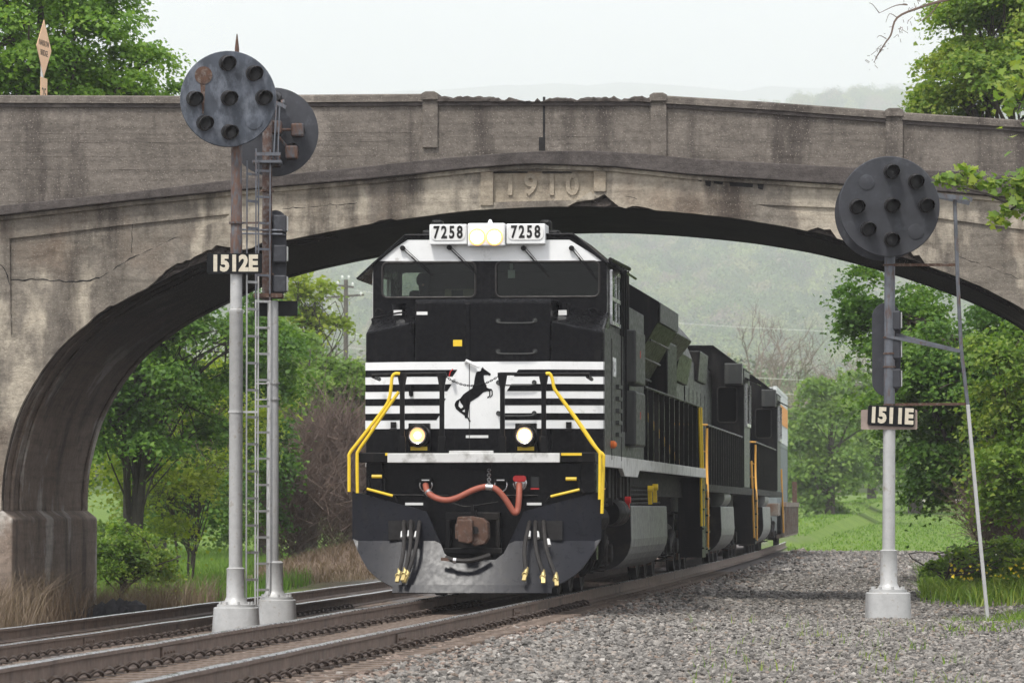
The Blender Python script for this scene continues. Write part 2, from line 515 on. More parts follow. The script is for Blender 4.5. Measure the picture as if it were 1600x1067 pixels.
def ground_mat():
    m, nt, b = _mat('ground_cover')
    at_ = nt.nodes.new('ShaderNodeAttribute'); at_.attribute_name = 'cover'
    sp = nt.nodes.new('ShaderNodeSeparateColor'); nt.links.new(at_.outputs['Color'], sp.inputs[0])
    n1 = _noise(nt, 0.9, 8, 0.7); n2 = _noise(nt, 14, 6, 0.7); n3 = _noise(nt, 3.0, 6, 0.6)
    bal = _mix(nt, _ramp(nt, n2, [(0.35, 0), (0.65, 1)]), (0.10, 0.09, 0.085), (0.21, 0.19, 0.18))
    grass = _mix(nt, _ramp(nt, n1, [(0.3, 0), (0.7, 1)]), (0.085, 0.15, 0.025), (0.17, 0.25, 0.045))
    earth = _mix(nt, _ramp(nt, n3, [(0.35, 0), (0.65, 1)]), (0.12, 0.08, 0.055), (0.21, 0.15, 0.11))
    weed = _mix(nt, _ramp(nt, n3, [(0.35, 0), (0.65, 1)]), (0.05, 0.06, 0.022), (0.12, 0.085, 0.055))
    c = _mix(nt, sp.outputs[2], bal, weed); c = _mix(nt, sp.outputs[0], c, grass); c = _mix(nt, sp.outputs[1], c, earth)
    nt.links.new(c, b.inputs['Base Color']); b.inputs['Roughness'].default_value = 0.95
    b.inputs['Specular IOR Level'].default_value = 0.15
    _bump(nt, b, n2, 0.8, 0.06)
    return m
g = np_mesh('ground', V, Fq, ground_mat(), smooth=True)
ca = g.data.color_attributes.new('cover', 'FLOAT_COLOR', 'POINT')
ca.data.foreach_set('color', np.array([(a, b_, c_, 1) for a, b_, c_ in C], dtype=np.float32).ravel())
g['kind'] = 'structure'

# far ridge, nearly lost in the haze
V = []; n_ = 80
for i in range(n_):
    x = -2800 + 5900 * i / (n_ - 1)
    t = 560 + 14 * noise.noise(Vector((x / 500, 1.3, 0))) + 10 * noise.noise(Vector((x / 120, 4, 0))) + 0.012 * x
    for k, (yy, zz) in enumerate(((6100, -5), (8500, t * 0.9), (11000, t * 1.835), (11800, t))):
        V.append((x, yy, zz))
Fq = [(i * 4 + k, i * 4 + k + 1, (i + 1) * 4 + k + 1, (i + 1) * 4 + k) for i in range(n_ - 1) for k in range(3)]
fr = np_mesh('hills', V, Fq, mat('far_wooded_hills', (0.05, 0.085, 0.035), 0.95, var=0.5, scale=0.02), smooth=True)
fr['kind'] = 'structure'

# ================================================================== tracks
RAILP = [(-.075, -.185), (.075, -.185), (.075, -.173), (.0085, -.15), (.0085, -.045), (.036, -.038), (.036, -.008), (.027, 0),
         (-.027, 0), (-.036, -.008), (-.036, -.038), (-.0085, -.045), (-.0085, -.15), (-.075, -.173)]

def sweep_rail(l0, z0, s0, s1, parent, seed):
    pts = []
    ss = np.arange(s0, s1 + 0.01, 0.5)
    for s in ss:
        c = TF(l0, s); n = (TF(l0 + 1, s) - c)
        dz = 0.006 * noise.noise(Vector((s * 0.25, seed, 0))) + 0.004 * noise.noise(Vector((s * 0.9, seed, 5)))
        pts.append([c + n * x + Vector((0, 0, z0 + z + dz)) for x, z in RAILP])
    b = MB(); k = len(RAILP)
    vs = [p for r_ in pts for p in r_]
    fs = []; mi = []
    for i in range(len(pts) - 1):
        for j in range(k):
            j2 = (j + 1) % k
            fs.append((i * k + j, i * k + j2, (i + 1) * k + j2, (i + 1) * k + j))
            mi.append(1 if j in (6, 7, 8) else 0)
    fs.append(tuple(range(k))); mi.append(0)
    b.add(vs, fs)
    o = b.build('rail', M['rail'], parent)
    o.data.materials.append(M['railhead'])
    o.data.polygons.foreach_set('material_index', mi)
    return o

def tie_mesh():
    b = MB(); b.box(-1.29, 1.29, -0.11, 0.11, -0.17, 0.0)
    o = b.build('tie', M['tie'], None, bevel=0.012)
    return o
def clip_mesh():
    # elastic rail clip: an e-shaped bent bar standing beside the rail foot
    b = MB()
    pts = [(0.02, -0.05, 0.0), (0.05, -0.05, 0.035), (0.085, -0.045, 0.05), (0.115, -0.02, 0.035), (0.115, 0.02, 0.012), (0.085, 0.045, 0.04), (0.04, 0.05, 0.055), (-0.01, 0.045, 0.02)]
    b.tube(bez(pts, 4), 0.013, 6)
    b.box(-0.02, 0.15, -0.085, 0.085, -0.022, -0.004)
    return b.build('rail_clip', M['clip'])
tie0 = tie_mesh(); clip0 = clip_mesh()

def make_track(name, label, lc, z0, s0, s1, st1, sc0, sc1, seed, clip_rows):
    t = empty(name); tag(t, label, 'railway track')
    for q, sg in enumerate((-1, 1)):
        sweep_rail(lc + sg * 0.7535, z0, s0, s1, t, seed + q)
    rnd = random.Random(seed)
    s = s0
    while s < st1:
        o = tie0.copy(); col.objects.link(o); o.parent = t
        p = TF(lc + rnd.uniform(-.04, .04), s)
        o.location = (p.x, p.y, z0 - 0.187); o.rotation_euler = (0, 0, track_rot(s) + rnd.uniform(-.012, .012))
        if sc0 < s < sc1:
            for row in clip_rows:           # (rail side, clip side)
                p = TF(lc + row[0] * 0.7535 + row[1] * 0.07, s)
                c = clip0.copy(); col.objects.link(c); c.parent = t
                c.location = (p.x, p.y, z0 - 0.176 + rnd.uniform(-.004, .004))
                c.rotation_euler = (0, rnd.uniform(-.1, .1), track_rot(s) + (0 if row[1] > 0 else math.pi) + rnd.uniform(-.15, .15))
        s += 0.52
    # bolted joint bars
    for sg, sj in ((-1, -17.5), (1, -13.2), (1, -2.4)):
        b = MB(); rz = track_rot(sj)
        for side in (-1, 1):
            b.box(side * 0.012, side * 0.03, -0.3, 0.3, -0.145, -0.05)
            for k in range(4): b.cyl((side * 0.03, -0.22 + k * 0.147, -0.1), (side * 0.05, -0.22 + k * 0.147, -0.1), 0.015, n=6)
        j = b.build('joint_bar', M['rail'], t, bevel=0.004)
        p = TF(lc + sg * 0.7535, sj); j.location = (p.x, p.y, z0); j.rotation_euler = (0, 0, rz)
    return t
make_track('railway_track', 'near railway track that the train is running on', 0.0, 0.0, -40, 100, 40, -30, 6, 3, ((-1, 1), (1, 1), (-1, -1), (1, -1)))
make_track('railway_track', 'empty railway track on the left, lower and closer to the bridge pier', -5.25, -0.36, -40, 100, 45, -18, 20, 11, ((1, 1), (1, -1)))
bpy.data.objects.remove(tie0); bpy.data.objects.remove(clip0)

# ================================================================== loose stone (stuff)
def stone_set(name, m, n, seed):
    c = bpy.data.collections.new(name)
    rnd = random.Random(seed)
    for i in range(n):
        bm = bmesh.new(); bmesh.ops.create_icosphere(bm, subdivisions=1, radius=0.5)
        for v in bm.verts:
            v.co *= rnd.uniform(0.72, 1.18)
            v.co.x *= 1.25; v.co.z *= 0.62
        me = bpy.data.meshes.new(name); bm.to_mesh(me); bm.free(); me.materials.append(m)
        c.objects.link(bpy.data.objects.new(name, me))
    return c

def scatter(name, pts, rot, scl, collection, label, cat):
    me = bpy.data.meshes.new(name)
    me.vertices.add(len(pts)); me.vertices.foreach_set('co', np.ascontiguousarray(pts, dtype=np.float32).ravel())
    a = me.attributes.new('rot', 'FLOAT_VECTOR', 'POINT'); a.data.foreach_set('vector', np.ascontiguousarray(rot, dtype=np.float32).ravel())
    a = me.attributes.new('scl', 'FLOAT', 'POINT'); a.data.foreach_set('value', np.ascontiguousarray(scl, dtype=np.float32))
    a = me.attributes.new('pick', 'INT', 'POINT'); a.data.foreach_set('value', np.random.RandomState(5).randint(0, len(collection.objects), len(pts)).astype(np.int32))
    me.update()
    o = bpy.data.objects.new(name, me); col.objects.link(o)
    ng = bpy.data.node_groups.new(name, 'GeometryNodeTree')
    ng.interface.new_socket(name='Geometry', in_out='INPUT', socket_type='NodeSocketGeometry')
    ng.interface.new_socket(name='Geometry', in_out='OUTPUT', socket_type='NodeSocketGeometry')
    N = ng.nodes; L_ = ng.links
    gi = N.new('NodeGroupInput'); go = N.new('NodeGroupOutput')
    ci = N.new('GeometryNodeCollectionInfo'); ci.inputs['Collection'].default_value = collection
    ci.inputs['Separate Children'].default_value = True; ci.inputs['Reset Children'].default_value = True
    ip = N.new('GeometryNodeInstanceOnPoints'); ip.inputs['Pick Instance'].default_value = True
    def na(nm, ty):
        x = N.new('GeometryNodeInputNamedAttribute'); x.data_type = ty; x.inputs['Name'].default_value = nm
        return x.outputs[0]
    er = N.new('FunctionNodeEulerToRotation')
    L_.new(na('rot', 'FLOAT_VECTOR'), er.inputs[0]); L_.new(er.outputs[0], ip.inputs['Rotation'])
    L_.new(na('scl', 'FLOAT'), ip.inputs['Scale']); L_.new(na('pick', 'INT'), ip.inputs['Instance Index'])
    L_.new(gi.outputs[0], ip.inputs['Points']); L_.new(ci.outputs[0], ip.inputs['Instance'])
    L_.new(ip.outputs[0], go.inputs[0])
    md = o.modifiers.new('scatter', 'NODES'); md.node_group = ng
    tag(o, label, cat, kind='stuff')
    return o

def stone_mat(name, stops):
    m, nt, b = _mat(name)
    oi = nt.nodes.new('ShaderNodeObjectInfo')
    c = _ramp(nt, oi.outputs['Random'], stops)
    f = _ramp(nt, _noise(nt, 3, 5), [(0.3, 0.75), (0.7, 1.15)])
    nt.links.new(_mix(nt, 1.0, c, f, 'MULTIPLY'), b.inputs['Base Color'])
    b.inputs['Roughness'].default_value = 0.9; b.inputs['Specular IOR Level'].default_value = 0.25
    return m
M['stone'] = stone_mat('ballast_stone', [(0.0, (0.07, 0.066, 0.06)), (0.3, (0.15, 0.14, 0.127)), (0.6, (0.215, 0.2, 0.182)), (0.84, (0.31, 0.29, 0.262)), (0.95, (0.21, 0.16, 0.125)), (1.0, (0.46, 0.435, 0.40))])
M['stonebrown'] = stone_mat('rusty_ballast_stone', [(0.0, (0.09, 0.066, 0.054)), (0.4, (0.18, 0.133, 0.107)), (0.75, (0.26, 0.2, 0.165)), (1.0, (0.38, 0.31, 0.26))])
rs = np.random.RandomState(2)
PT = {'g': [], 'b': []}
for yb in np.arange(26.5, 150, 0.5):
    dens = 950 if yb < 45 else (740 if yb < 60 else (420 if yb < 78 else (170 if yb < 100 else 80)))
    half = 0.125 * yb
    n = int(dens * 0.5 * 2 * half)
    xs = rs.uniform(-half, half, n); yy = rs.uniform(yb, yb + 0.5, n)
    for x, y in zip(xs, yy):
        l, s = inv_track(x, y)
        if l < -8.4 or (l < -2.0 and y > 100): continue
        cv = cover(x, y)
        if rs.rand() < (cv[2] * 0.85 + cv[0] + cv[1]): continue
        al = abs(l); al2 = abs(l + 5.25)
        if 0.67 < al < 0.84 or 0.67 < al2 < 0.84: continue
        if al < 1.25 and y > 85: continue
        brown = al < 1.05 + 1.0 * rs.rand() ** 2.2 or al2 < 1.6 or (l < -1.2 and rs.rand() < 0.8)
        base = gz(x, y)
        if al < 0.7: base -= 0.01
        if al2 < 1.5: base = -0.36 - 0.24
        PT['b' if brown else 'g'].append((x, y, base, (0.020 if brown else 0.0215) * (0.5 + rs.rand() ** 2.2 * 1.8) * (1 if y < 62 else (1.3 if y < 100 else 1.9)) * (1.05 if l < 3 else 0.88)))
# extra heap of pale stone round the right-hand signal's footing
for k in range(9000):
    a = rs.rand() * 6.283; r_ = (rs.rand() ** 0.6) * 2.3
    x, y = 4.75 + r_ * math.cos(a) * 0.85, 55.6 + r_ * math.sin(a) * 1.1
    PT['g'].append((x, y, gz(x, y) + 0.05 * max(0, 1 - (r_ / 2.3) ** 2), 0.029 * (0.5 + rs.rand())))
cs_g = stone_set('stone_piece', M['stone'], 8, 4); cs_b = stone_set('stone_piece_brown', M['stonebrown'], 8, 9)
for key, nm, lb, cs in (('g', 'ballast', 'loose grey ballast stone beside the near track', cs_g), ('b', 'ballast', 'rust-brown ballast stone and splinters between the rails', cs_b)):
    A = np.array(PT[key]); n = len(A)
    rot = np.stack([rs.uniform(-.7, .7, n), rs.uniform(-.7, .7, n), rs.uniform(0, 6.283, n)], 1)
    A[:, 2] += rs.uniform(-0.2, 0.5, n) * A[:, 3]
    scatter(nm, A[:, :3], rot, A[:, 3] * 1.5, cs, lb, 'ballast')

# ================================================================== concrete bridge
SB = 9.70; BW = 6.5
B_ORG = Vector((T0X, T0Y, 0)) + TD * SB
def BP(px, py, yl=0.0): return plane_local(px, py, B_ORG, -TA, yl)

def concrete(name, base, pale, dark, pale_amt, dark_amt, seed, warm=None, speck=0.5, soot=False):
    m, nt, b = _mat(name)
    tc = nt.nodes.new('ShaderNodeTexCoord')
    mp = nt.nodes.new('ShaderNodeMapping'); mp.inputs['Location'].default_value = (seed * 3.1, seed * 1.7, seed)
    nt.links.new(tc.outputs['Object'], mp.inputs[0])
    def nz(sc, det, ro, st=(1, 1, 1)):
        mm = nt.nodes.new('ShaderNodeMapping'); mm.inputs['Scale'].default_value = st
        nt.links.new(mp.outputs[0], mm.inputs[0])
        n = nt.nodes.new('ShaderNodeTexNoise'); n.inputs['Scale'].default_value = sc; n.inputs['Detail'].default_value = det; n.inputs['Roughness'].default_value = ro
        nt.links.new(mm.outputs[0], n.inputs['Vector']); return n.outputs['Fac']
    c = _mix(nt, _ramp(nt, nz(2.2, 8, 0.65), [(0.3, 0), (0.7, 1)]), tuple(x * 0.8 for x in base), tuple(x * 1.2 for x in base))
    c = _mix(nt, _ramp(nt, nz(0.75, 7, 0.6, (1, 1, 0.55)), [(0.64 - 0.22 * pale_amt, 0), (0.69 - 0.2 * pale_amt, 0.9)]), c, pale)
    if warm: c = _mix(nt, _ramp(nt, nz(0.6, 6, 0.6), [(0.5, 0), (0.7, 0.7)]), c, warm)
    c = _mix(nt, _ramp(nt, nz(1.6, 7, 0.62, (1, 1, 0.16)), [(0.66 - 0.3 * dark_amt, 0), (0.80 - 0.3 * dark_amt, 0.75)]), c, dark)
    c = _mix(nt, 1.0, c, _ramp(nt, nz(1.0, 6, 0.7, (0.7, 0.7, 11)), [(0.32, 0.74), (0.5, 1.0), (0.7, 1.12)]), 'MULTIPLY')      # board marks
    c = _mix(nt, 1.0, c, _ramp(nt, nz(9, 6, 0.75), [(0.3, 0.72), (0.7, 1.22)]), 'MULTIPLY')
    if soot:      # black exhaust soot high up in the vault
        sx_ = nt.nodes.new('ShaderNodeSeparateXYZ'); nt.links.new(tc.outputs['Object'], sx_.inputs[0])
        ms = nt.nodes.new('ShaderNodeMath'); ms.operation = 'MULTIPLY_ADD'; ms.inputs[1].default_value = 1.6
        nt.links.new(nz(1.1, 5, 0.6), ms.inputs[0]); nt.links.new(sx_.outputs[2], ms.inputs[2])
        rg = nt.nodes.new('ShaderNodeMapRange'); rg.inputs[1].default_value = 3.0; rg.inputs[2].default_value = 5.2
        nt.links.new(ms.outputs[0], rg.inputs[0])
        c = _mix(nt, rg.outputs[0], c, (0.017, 0.0145, 0.0135))
    # aggregate showing in the worn face
    vr = nt.nodes.new('ShaderNodeTexVoronoi'); vr.inputs['Scale'].default_value = 26
    nt.links.new(mp.outputs[0], vr.inputs['Vector'])
    c = _mix(nt, _ramp(nt, vr.outputs['Distance'], [(0.12, speck), (0.24, 0)]), c, tuple(min(0.6, x * 2.0) for x in base))
    c = _mix(nt, _ramp(nt, nz(22, 4, 0.7), [(0.56, 0), (0.72, speck * 0.8)]), c, tuple(x * 0.45 for x in base))
    nt.links.new(c, b.inputs['Base Color']); b.inputs['Roughness'].default_value = 0.92; b.inputs['Specular IOR Level'].default_value = 0.2
    ad = nt.nodes.new('ShaderNodeMath'); ad.operation = 'MULTIPLY_ADD'; ad.inputs[1].default_value = 0.5
    nt.links.new(nz(34, 5, 0.7), ad.inputs[0]); nt.links.new(nz(5, 6, 0.6), ad.inputs[2])
    _bump(nt, b, ad.outputs[0], 0.8, 0.04)
    return m
M['par'] = concrete('parapet_concrete', (0.178, 0.156, 0.134), (0.27, 0.238, 0.205), (0.055, 0.046, 0.042), 0.3, 0.5, 1, speck=0.75)
M['spa'] = concrete('spandrel_concrete', (0.215, 0.19, 0.158), (0.48, 0.425, 0.34), (0.06, 0.05, 0.044), 0.66, 0.56, 2, warm=(0.17, 0.115, 0.08), speck=0.45)
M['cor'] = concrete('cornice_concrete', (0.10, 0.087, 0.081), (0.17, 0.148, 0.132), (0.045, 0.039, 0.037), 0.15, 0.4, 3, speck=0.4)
M['plq'] = concrete('plaque_concrete', (0.38, 0.325, 0.25), (0.46, 0.40, 0.31), (0.16, 0.13, 0.105), 0.6, 0.25, 4, warm=(0.40, 0.26, 0.15), speck=0.2)
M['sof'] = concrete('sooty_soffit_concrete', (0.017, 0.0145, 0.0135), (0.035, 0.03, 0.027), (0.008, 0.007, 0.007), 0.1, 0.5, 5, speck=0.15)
M['pier'] = concrete('stained_pier_concrete', (0.27, 0.215, 0.175), (0.56, 0.52, 0.47), (0.075, 0.06, 0.05), 0.45, 0.5, 6, warm=(0.19, 0.135, 0.095), speck=0.3, soot=True)
M['broken'] = concrete('broken_concrete', (0.085, 0.072, 0.064), (0.15, 0.13, 0.11), (0.03, 0.025, 0.022), 0.3, 0.4, 8, speck=0.7)
M['hole'] = mat('black_joint', (0.012, 0.011, 0.011), 0.9)

bridge = empty('concrete_bridge', B_ORG, -TA)
tag(bridge, 'weathered grey concrete arch bridge crossing over the railway', 'bridge')
INTR = [(2, 797), (3, 760), (9, 715), (28, 647), (56, 594), (84, 555), (112, 526), (146, 499), (191, 470), (247, 442), (310, 412), (380, 391), (449, 375), (520, 361), (587, 349),
        (670, 337), (752, 328), (887, 323), (1000, 327), (1120, 338), (1196, 349), (1269, 363), (1370, 390), (1462, 420), (1528, 446), (1566, 465), (1600, 484),
        (1658, 526), (1688, 555), (1716, 594), (1744, 647), (1762, 715), (1768, 760), (1769, 797)]
intr = [(p.x, p.z) for p in bez([(BP(a, b)[0], 0, BP(a, b)[1]) for a, b in INTR], 10)]
CT = [(-900, 395), (0, 323), (202, 302), (359, 283), (580, 261), (700, 248), (831, 238), (925, 237), (1000, 241), (1080, 249), (1312, 262), (1467, 268), (1600, 277), (2500, 340)]
CB = [(-900, 410), (0, 338), (202, 315), (363, 299), (587, 280), (737, 264), (831, 257), (962, 262), (1080, 274), (1312, 289), (1467, 300), (1600, 312), (2500, 375)]
PTOP = [(-900, 152), (0, 150), (290, 151), (500, 149), (660, 148), (1000, 148), (1045, 151), (1191, 160), (1381, 174), (1415, 177), (1600, 189), (2500, 245)]
def curve(tab, pxs, dy=0): return [BP(x, interp(x, tab) + dy) for x in pxs]
PXS = list(range(-420, 2101, 20))
ZS = BP(885, 797)[1]
def band(name, top, bot, y0, y1, m, parent, bevel=0.0):
    b = MB(); n = len(top)
    vs = [(x, y0, z) for x, z in top] + [(x, y0, z) for x, z in bot] + [(x, y1, z) for x, z in top] + [(x, y1, z) for x, z in bot]
    fs = []
    for i in range(n - 1):
        fs += [(i, i + 1, n + i + 1, n + i), (2 * n + i, 3 * n + i, 3 * n + i + 1, 2 * n + i + 1), (i, 2 * n + i, 2 * n + i + 1, i + 1), (n + i, n + i + 1, 3 * n + i + 1, 3 * n + i)]
    fs += [(0, n, 3 * n, 2 * n), (n - 1, 3 * n - 1, 4 * n - 1, 2 * n - 1)]
    b.add(vs, fs)
    return b.build(name, m, parent, bevel=bevel)
# body: barrel and walls behind the worn face
ctop = curve(CT, PXS)
x0, x1 = ctop[0][0], ctop[-1][0]
def column_body(y0, y1, name, m):
    top = []; bot = []
    inner = [p for p in intr]
    xs = [x0] + [inner[0][0] - 0.001] + [p[0] for p in inner] + [inner[-1][0] + 0.001] + [x1]
    bz = [ZS, ZS] + [p[1] for p in inner] + [ZS, ZS]
    tz = [interp(x, ctop) for x in xs]
    return band(name, list(zip(xs, tz)), list(zip(xs, bz)), y0, y1, m, bridge)
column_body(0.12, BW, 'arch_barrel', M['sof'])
# worn front face, its lower edge spalled away in places
chips = [(300, 70, 0.17), (352, 30, 0.08), (930, 40, 0.22), (1000, 18, 0.05), (1286, 22, 0.12), (1412, 36, 0.19), (420, 25, 0.06), (600, 20, 0.04), (160, 20, 0.05)]
def px_of(x): return interp(x, [(BP(p, 400)[0], p) for p in (-420, 0, 400, 800, 1200, 1600, 2100)])
edge = []
for i, (x, z) in enumerate(intr):
    p = px_of(x)
    q = 0.012 * abs(noise.noise(Vector((x * 7, 1, 0)))) 
    for cx, w_, h_ in chips:
        t = 1 - abs((p - cx) / w_)
        if t > 0: q += h_ * min(1, t * 2.2) * (0.75 + 0.5 * noise.noise(Vector((x * 9, cx, 0))))
    if i in (0, len(intr) - 1): q = 0
    edge.append((x, z + max(0, q)))
lpanel = [BP(a, b) for a, b in ((15, 373), (200, 351), (359, 334.5), (352, 341), (274, 372), (202, 406), (156, 435), (73, 493), (17, 524))]
rpanel = [BP(a, b) for a, b in ((1180, 319.5), (1310, 325), (1467, 341), (1600, 359), (1752, 388), (1752, 520), (1690, 478), (1600, 438), (1549, 419), (1495, 400), (1442, 383), (1350, 358), (1260, 335))]
cbot = curve(CB, PXS)
plaque_hole = [BP(a, b) for a, b in ((771, 268), (928, 268), (928, 312), (771, 316))]
xl, xr = cbot[0][0], cbot[-1][0]
outer = [(xl, ZS)] + edge + [(xr, ZS)] + list(reversed(cbot))
b = MB(); b.plate(outer, [lpanel, rpanel, plaque_hole], 'y', 0.0, 0.125)
sp = b.build('spandrel_wall', M['spa'], bridge)
for pn in (lpanel, rpanel):
    b = MB(); b.plate(pn, [], 'y', 0.04, 0.124); b.build('recessed_panel', M['spa'], bridge)
# rubble surface inside the spalls
b = MB(); seg = []
for (x, z), (xe, ze) in zip(intr, edge):
    seg.append((x, z + 0.0)); 
P = []
for k in range(6):
    t = k / 5
    P.append([(x + 0.02 * noise.noise(Vector((x * 12, t * 9, 0))), 0.03 + 0.085 * (0.5 + 0.9 * noise.noise(Vector((x * 10, t * 7, 4)))) + 0.03 * t, z + 0.012 + t * max(0.02, ze - z + 0.05)) for (x, z), (xe, ze) in zip(intr[4:-4], edge[4:-4])])
b.grid(P); b.build('broken_edge', M['broken'], bridge)
# plaque with the year
b = MB(); b.plate(plaque_hole, [], 'y', 0.055, 0.123); pq = b.build('plaque', M['plq'], bridge)
for a0, a1, dn in ((751, 771, 322), (928, 947, 300)):
    b = MB(); z1 = BP(a0, 262)[1]; z0_ = BP(a0, dn)[1]
    b.box(BP(a0, 300)[0], BP(a1, 300)[0], -0.035, 0.05, z0_, z1); b.build('plaque_post', M['plq'], bridge, bevel=0.012)
def text_mesh(name, s, size, depth, m, parent, loc, rot=(math.pi / 2, 0, 0), sx=1.0, bold=0.0, align='CENTER', space=1.0):
    cu = bpy.data.curves.new(name, 'FONT'); cu.body = s; cu.size = size; cu.extrude = depth; cu.offset = bold
    cu.align_x = align; cu.align_y = 'CENTER'; cu.space_character = space; cu.resolution_u = 3
    t = bpy.data.objects.new(name, cu); col.objects.link(t)
    bpy.context.view_layer.update()
    me = bpy.data.meshes.new_from_object(t.evaluated_get(bpy.context.evaluated_depsgraph_get()))
    bpy.data.objects.remove(t)
    me.materials.clear(); me.materials.append(m)
    me.transform(Matrix.Diagonal((sx, 1, 1, 1)))
    o = bpy.data.objects.new(name, me); col.objects.link(o)
    o.parent = parent; o.location = loc; o.rotation_euler = rot
    return o
for ch, cxp in (('1', 797), ('9', 829), ('1', 862), ('0', 894)):
    cx_, cz_ = BP(cxp, 290)
    text_mesh('numeral', ch, 0.43, 0.028, M['plq'], pq, (cx_, 0.05, cz_), bold=0.012, sx=0.95)
b = MB()
for a0, a1, yy in ((766, 824, 266), (847, 893, 266)):
    (xa, za), (xb, zb) = BP(a0, yy), BP(a1, yy + 4)
    b.box(xa, xb, 0.02, 0.06, zb, za)
b.build('open_joint', M['hole'], pq)
b = MB()
for a0, a1, y0_, y1_ in ((1088, 1098, 276, 284), (1101, 1112, 278, 292), (1114, 1131, 279, 289), (1139, 1178, 281, 293), (1183, 1194, 284, 297)):
    (xa, za), (xb, zb) = BP(a0, y0_), BP(a1, y1_)
    b.prism([(xa, za), (xb, za - 0.01), (xb - 0.02, zb), (xa + 0.015, zb + 0.02)], 'y', -0.004, 0.05)
b.build('open_joint', M['hole'], sp)
# cracks: thin dark open joints across the face
def crack(pts, wd, parent, yl=-0.003):
    P_ = [BP(a, c) for a, c in pts]; Q = []
    for (ax_, az_), (bx_, bz_) in zip(P_, P_[1:]):
        n = max(2, int(math.hypot(bx_ - ax_, bz_ - az_) / 0.05))
        for i in range(n):
            t = i / n
            Q.append((ax_ + (bx_ - ax_) * t + 0.02 * noise.noise(Vector((ax_ + t * 4, az_, i))), az_ + (bz_ - az_) * t + 0.025 * noise.noise(Vector((i * .8, az_, 2)))))
    b = MB()
    b.tube([(x, yl + 0.006, z) for x, z in Q], [wd * (0.5 + abs(noise.noise(Vector((i * .37, 3, 3))))) for i in range(len(Q))], 5)
    return b.build('crack', M['hole'], parent)
for pts, wd in ((((17, 437), (60, 436), (118, 440), (156, 434), (202, 404), (240, 388), (274, 371), (300, 366), (345, 346)), 0.012), (((17, 526), (60, 500), (120, 470)), 0.006), (((0, 412), (10, 425), (16, 450)), 0.01),
                (((207, 318), (206, 352), (204, 400)), 0.007), (((441, 327), (500, 322), (563, 317)), 0.008), (((522, 350), (528, 330), (521, 300)), 0.004), (((975, 307), (990, 309), (1003, 315)), 0.008), (((1495, 400), (1549, 419), (1600, 438)), 0.007)):
    crack(pts, wd, sp, yl=0.035 if pts[0][0] in (17, 207) else -0.003)
# cornice and fillet
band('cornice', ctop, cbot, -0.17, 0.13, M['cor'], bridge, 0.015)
band('fillet', curve(CB, PXS, 0.4), curve(CB, PXS, 7), -0.06, 0.12, M['spa'], bridge, 0.008)
# parapet wall, coping and posts
pw_top = curve(PTOP, PXS, 17)
band('parapet_wall', pw_top, curve(CT, PXS, 0.5), -0.03, 0.32, M['par'], bridge)
def coping(pa, pb, rag=0.0):
    pxs = list(np.arange(pa, pb + 0.1, 4 if rag else 20))
    if pxs[-1] < pb: pxs.append(pb)
    top = curve(PTOP, pxs); bot = curve(PTOP, pxs, 12); fb0 = curve(PTOP, pxs, 12.5); fb1 = curve(PTOP, pxs, 18)
    if rag:
        tt = []
        for p, (x, z) in zip(pxs, top):
            d = rag * (0.25 + abs(noise.noise(Vector((p / 40, 2, 0)))) + 0.6 * abs(noise.noise(Vector((p / 15, 5, 0)))))
            d *= 0.2 + 0.8 * max(math.exp(-((p - 848) / 22) ** 2) * 1.5, math.exp(-((p - 800) / 60) ** 2) * 0.55, math.exp(-((p - 940) / 60) ** 2) * 0.6)
            tt.append((x, z - d))
        top = tt
    # rows across the depth so that a broken edge is uneven from front to back too
    b = MB(); P = []
    for k, yy in enumerate((-0.115, -0.1, 0.0, 0.12, 0.28, 0.395, 0.41)):
        P.append([(x, yy + (0.02 * noise.noise(Vector((x * 11, yy * 9, 0))) if rag else 0), z - (0.02 if k in (0, 6) else 0) - (rag * 0.5 * abs(noise.noise(Vector((x * 6, yy * 8, 1)))) if rag else 0)) for x, z in top])
    front = [[(x, -0.115 + (0.025 * noise.noise(Vector((x * 13, z * 9, 7))) if rag else 0), z) for x, z in bot]] + P + [[(x, 0.41, z) for x, z in bot]] + [[(x, -0.115, z) for x, z in bot]]
    b.grid(front)
    for e in (0, -1): b.add([r_[e] for r_ in front[:-1]], [tuple(range(len(front) - 1))])
    o = b.build('coping', M['broken'] if rag else M['par'], bridge)
    band('coping_fillet', fb0, fb1, -0.07, 0.35, M['cor'], bridge)
    return o
coping(-420, 662); coping(684, 1018, 0.17); coping(1041, 1385); coping(1410, 2100)
for pxa, pxb, ptop, pbot in ((661, 685, 148, 232), (1017, 1042, 150, 245), (1384, 1411, 174, 256)):
    (xa, zt), (xb, _), (_, zb) = BP(pxa, ptop), BP(pxb, ptop), BP(pxa, pbot)
    b = MB(); b.box(xa, xb, -0.085, 0.1, zb, zt)
    b.box(xa, xb, 0.1, 0.37, BP(pxa, interp(pxa, PTOP) + 16)[1], zt)
    po = b.build('parapet_post', M['par'], bridge, bevel=0.012)
    b = MB(); b.prism([(xa - 0.012, zt - 0.09), (xb + 0.012, zt - 0.09), (xb + 0.012, zt + 0.002), (xb - 0.05, zt + 0.035), (xa + 0.05, zt + 0.035), (xa - 0.012, zt + 0.002)], 'y', -0.135, 0.43)
    b.build('post_cap', M['par'], po, bevel=0.01)
b = MB(); (xa, za), (xb, zb) = BP(848.5, 152), BP(853.5, 236)
b.box(xa, xa + 0.035, -0.034, 0.0, zb, za); b.box(xa - 0.06, xa + 0.02, -0.032, 0.0, zb, zb + 0.2); b.build('expansion_joint', M['hole'], bridge)
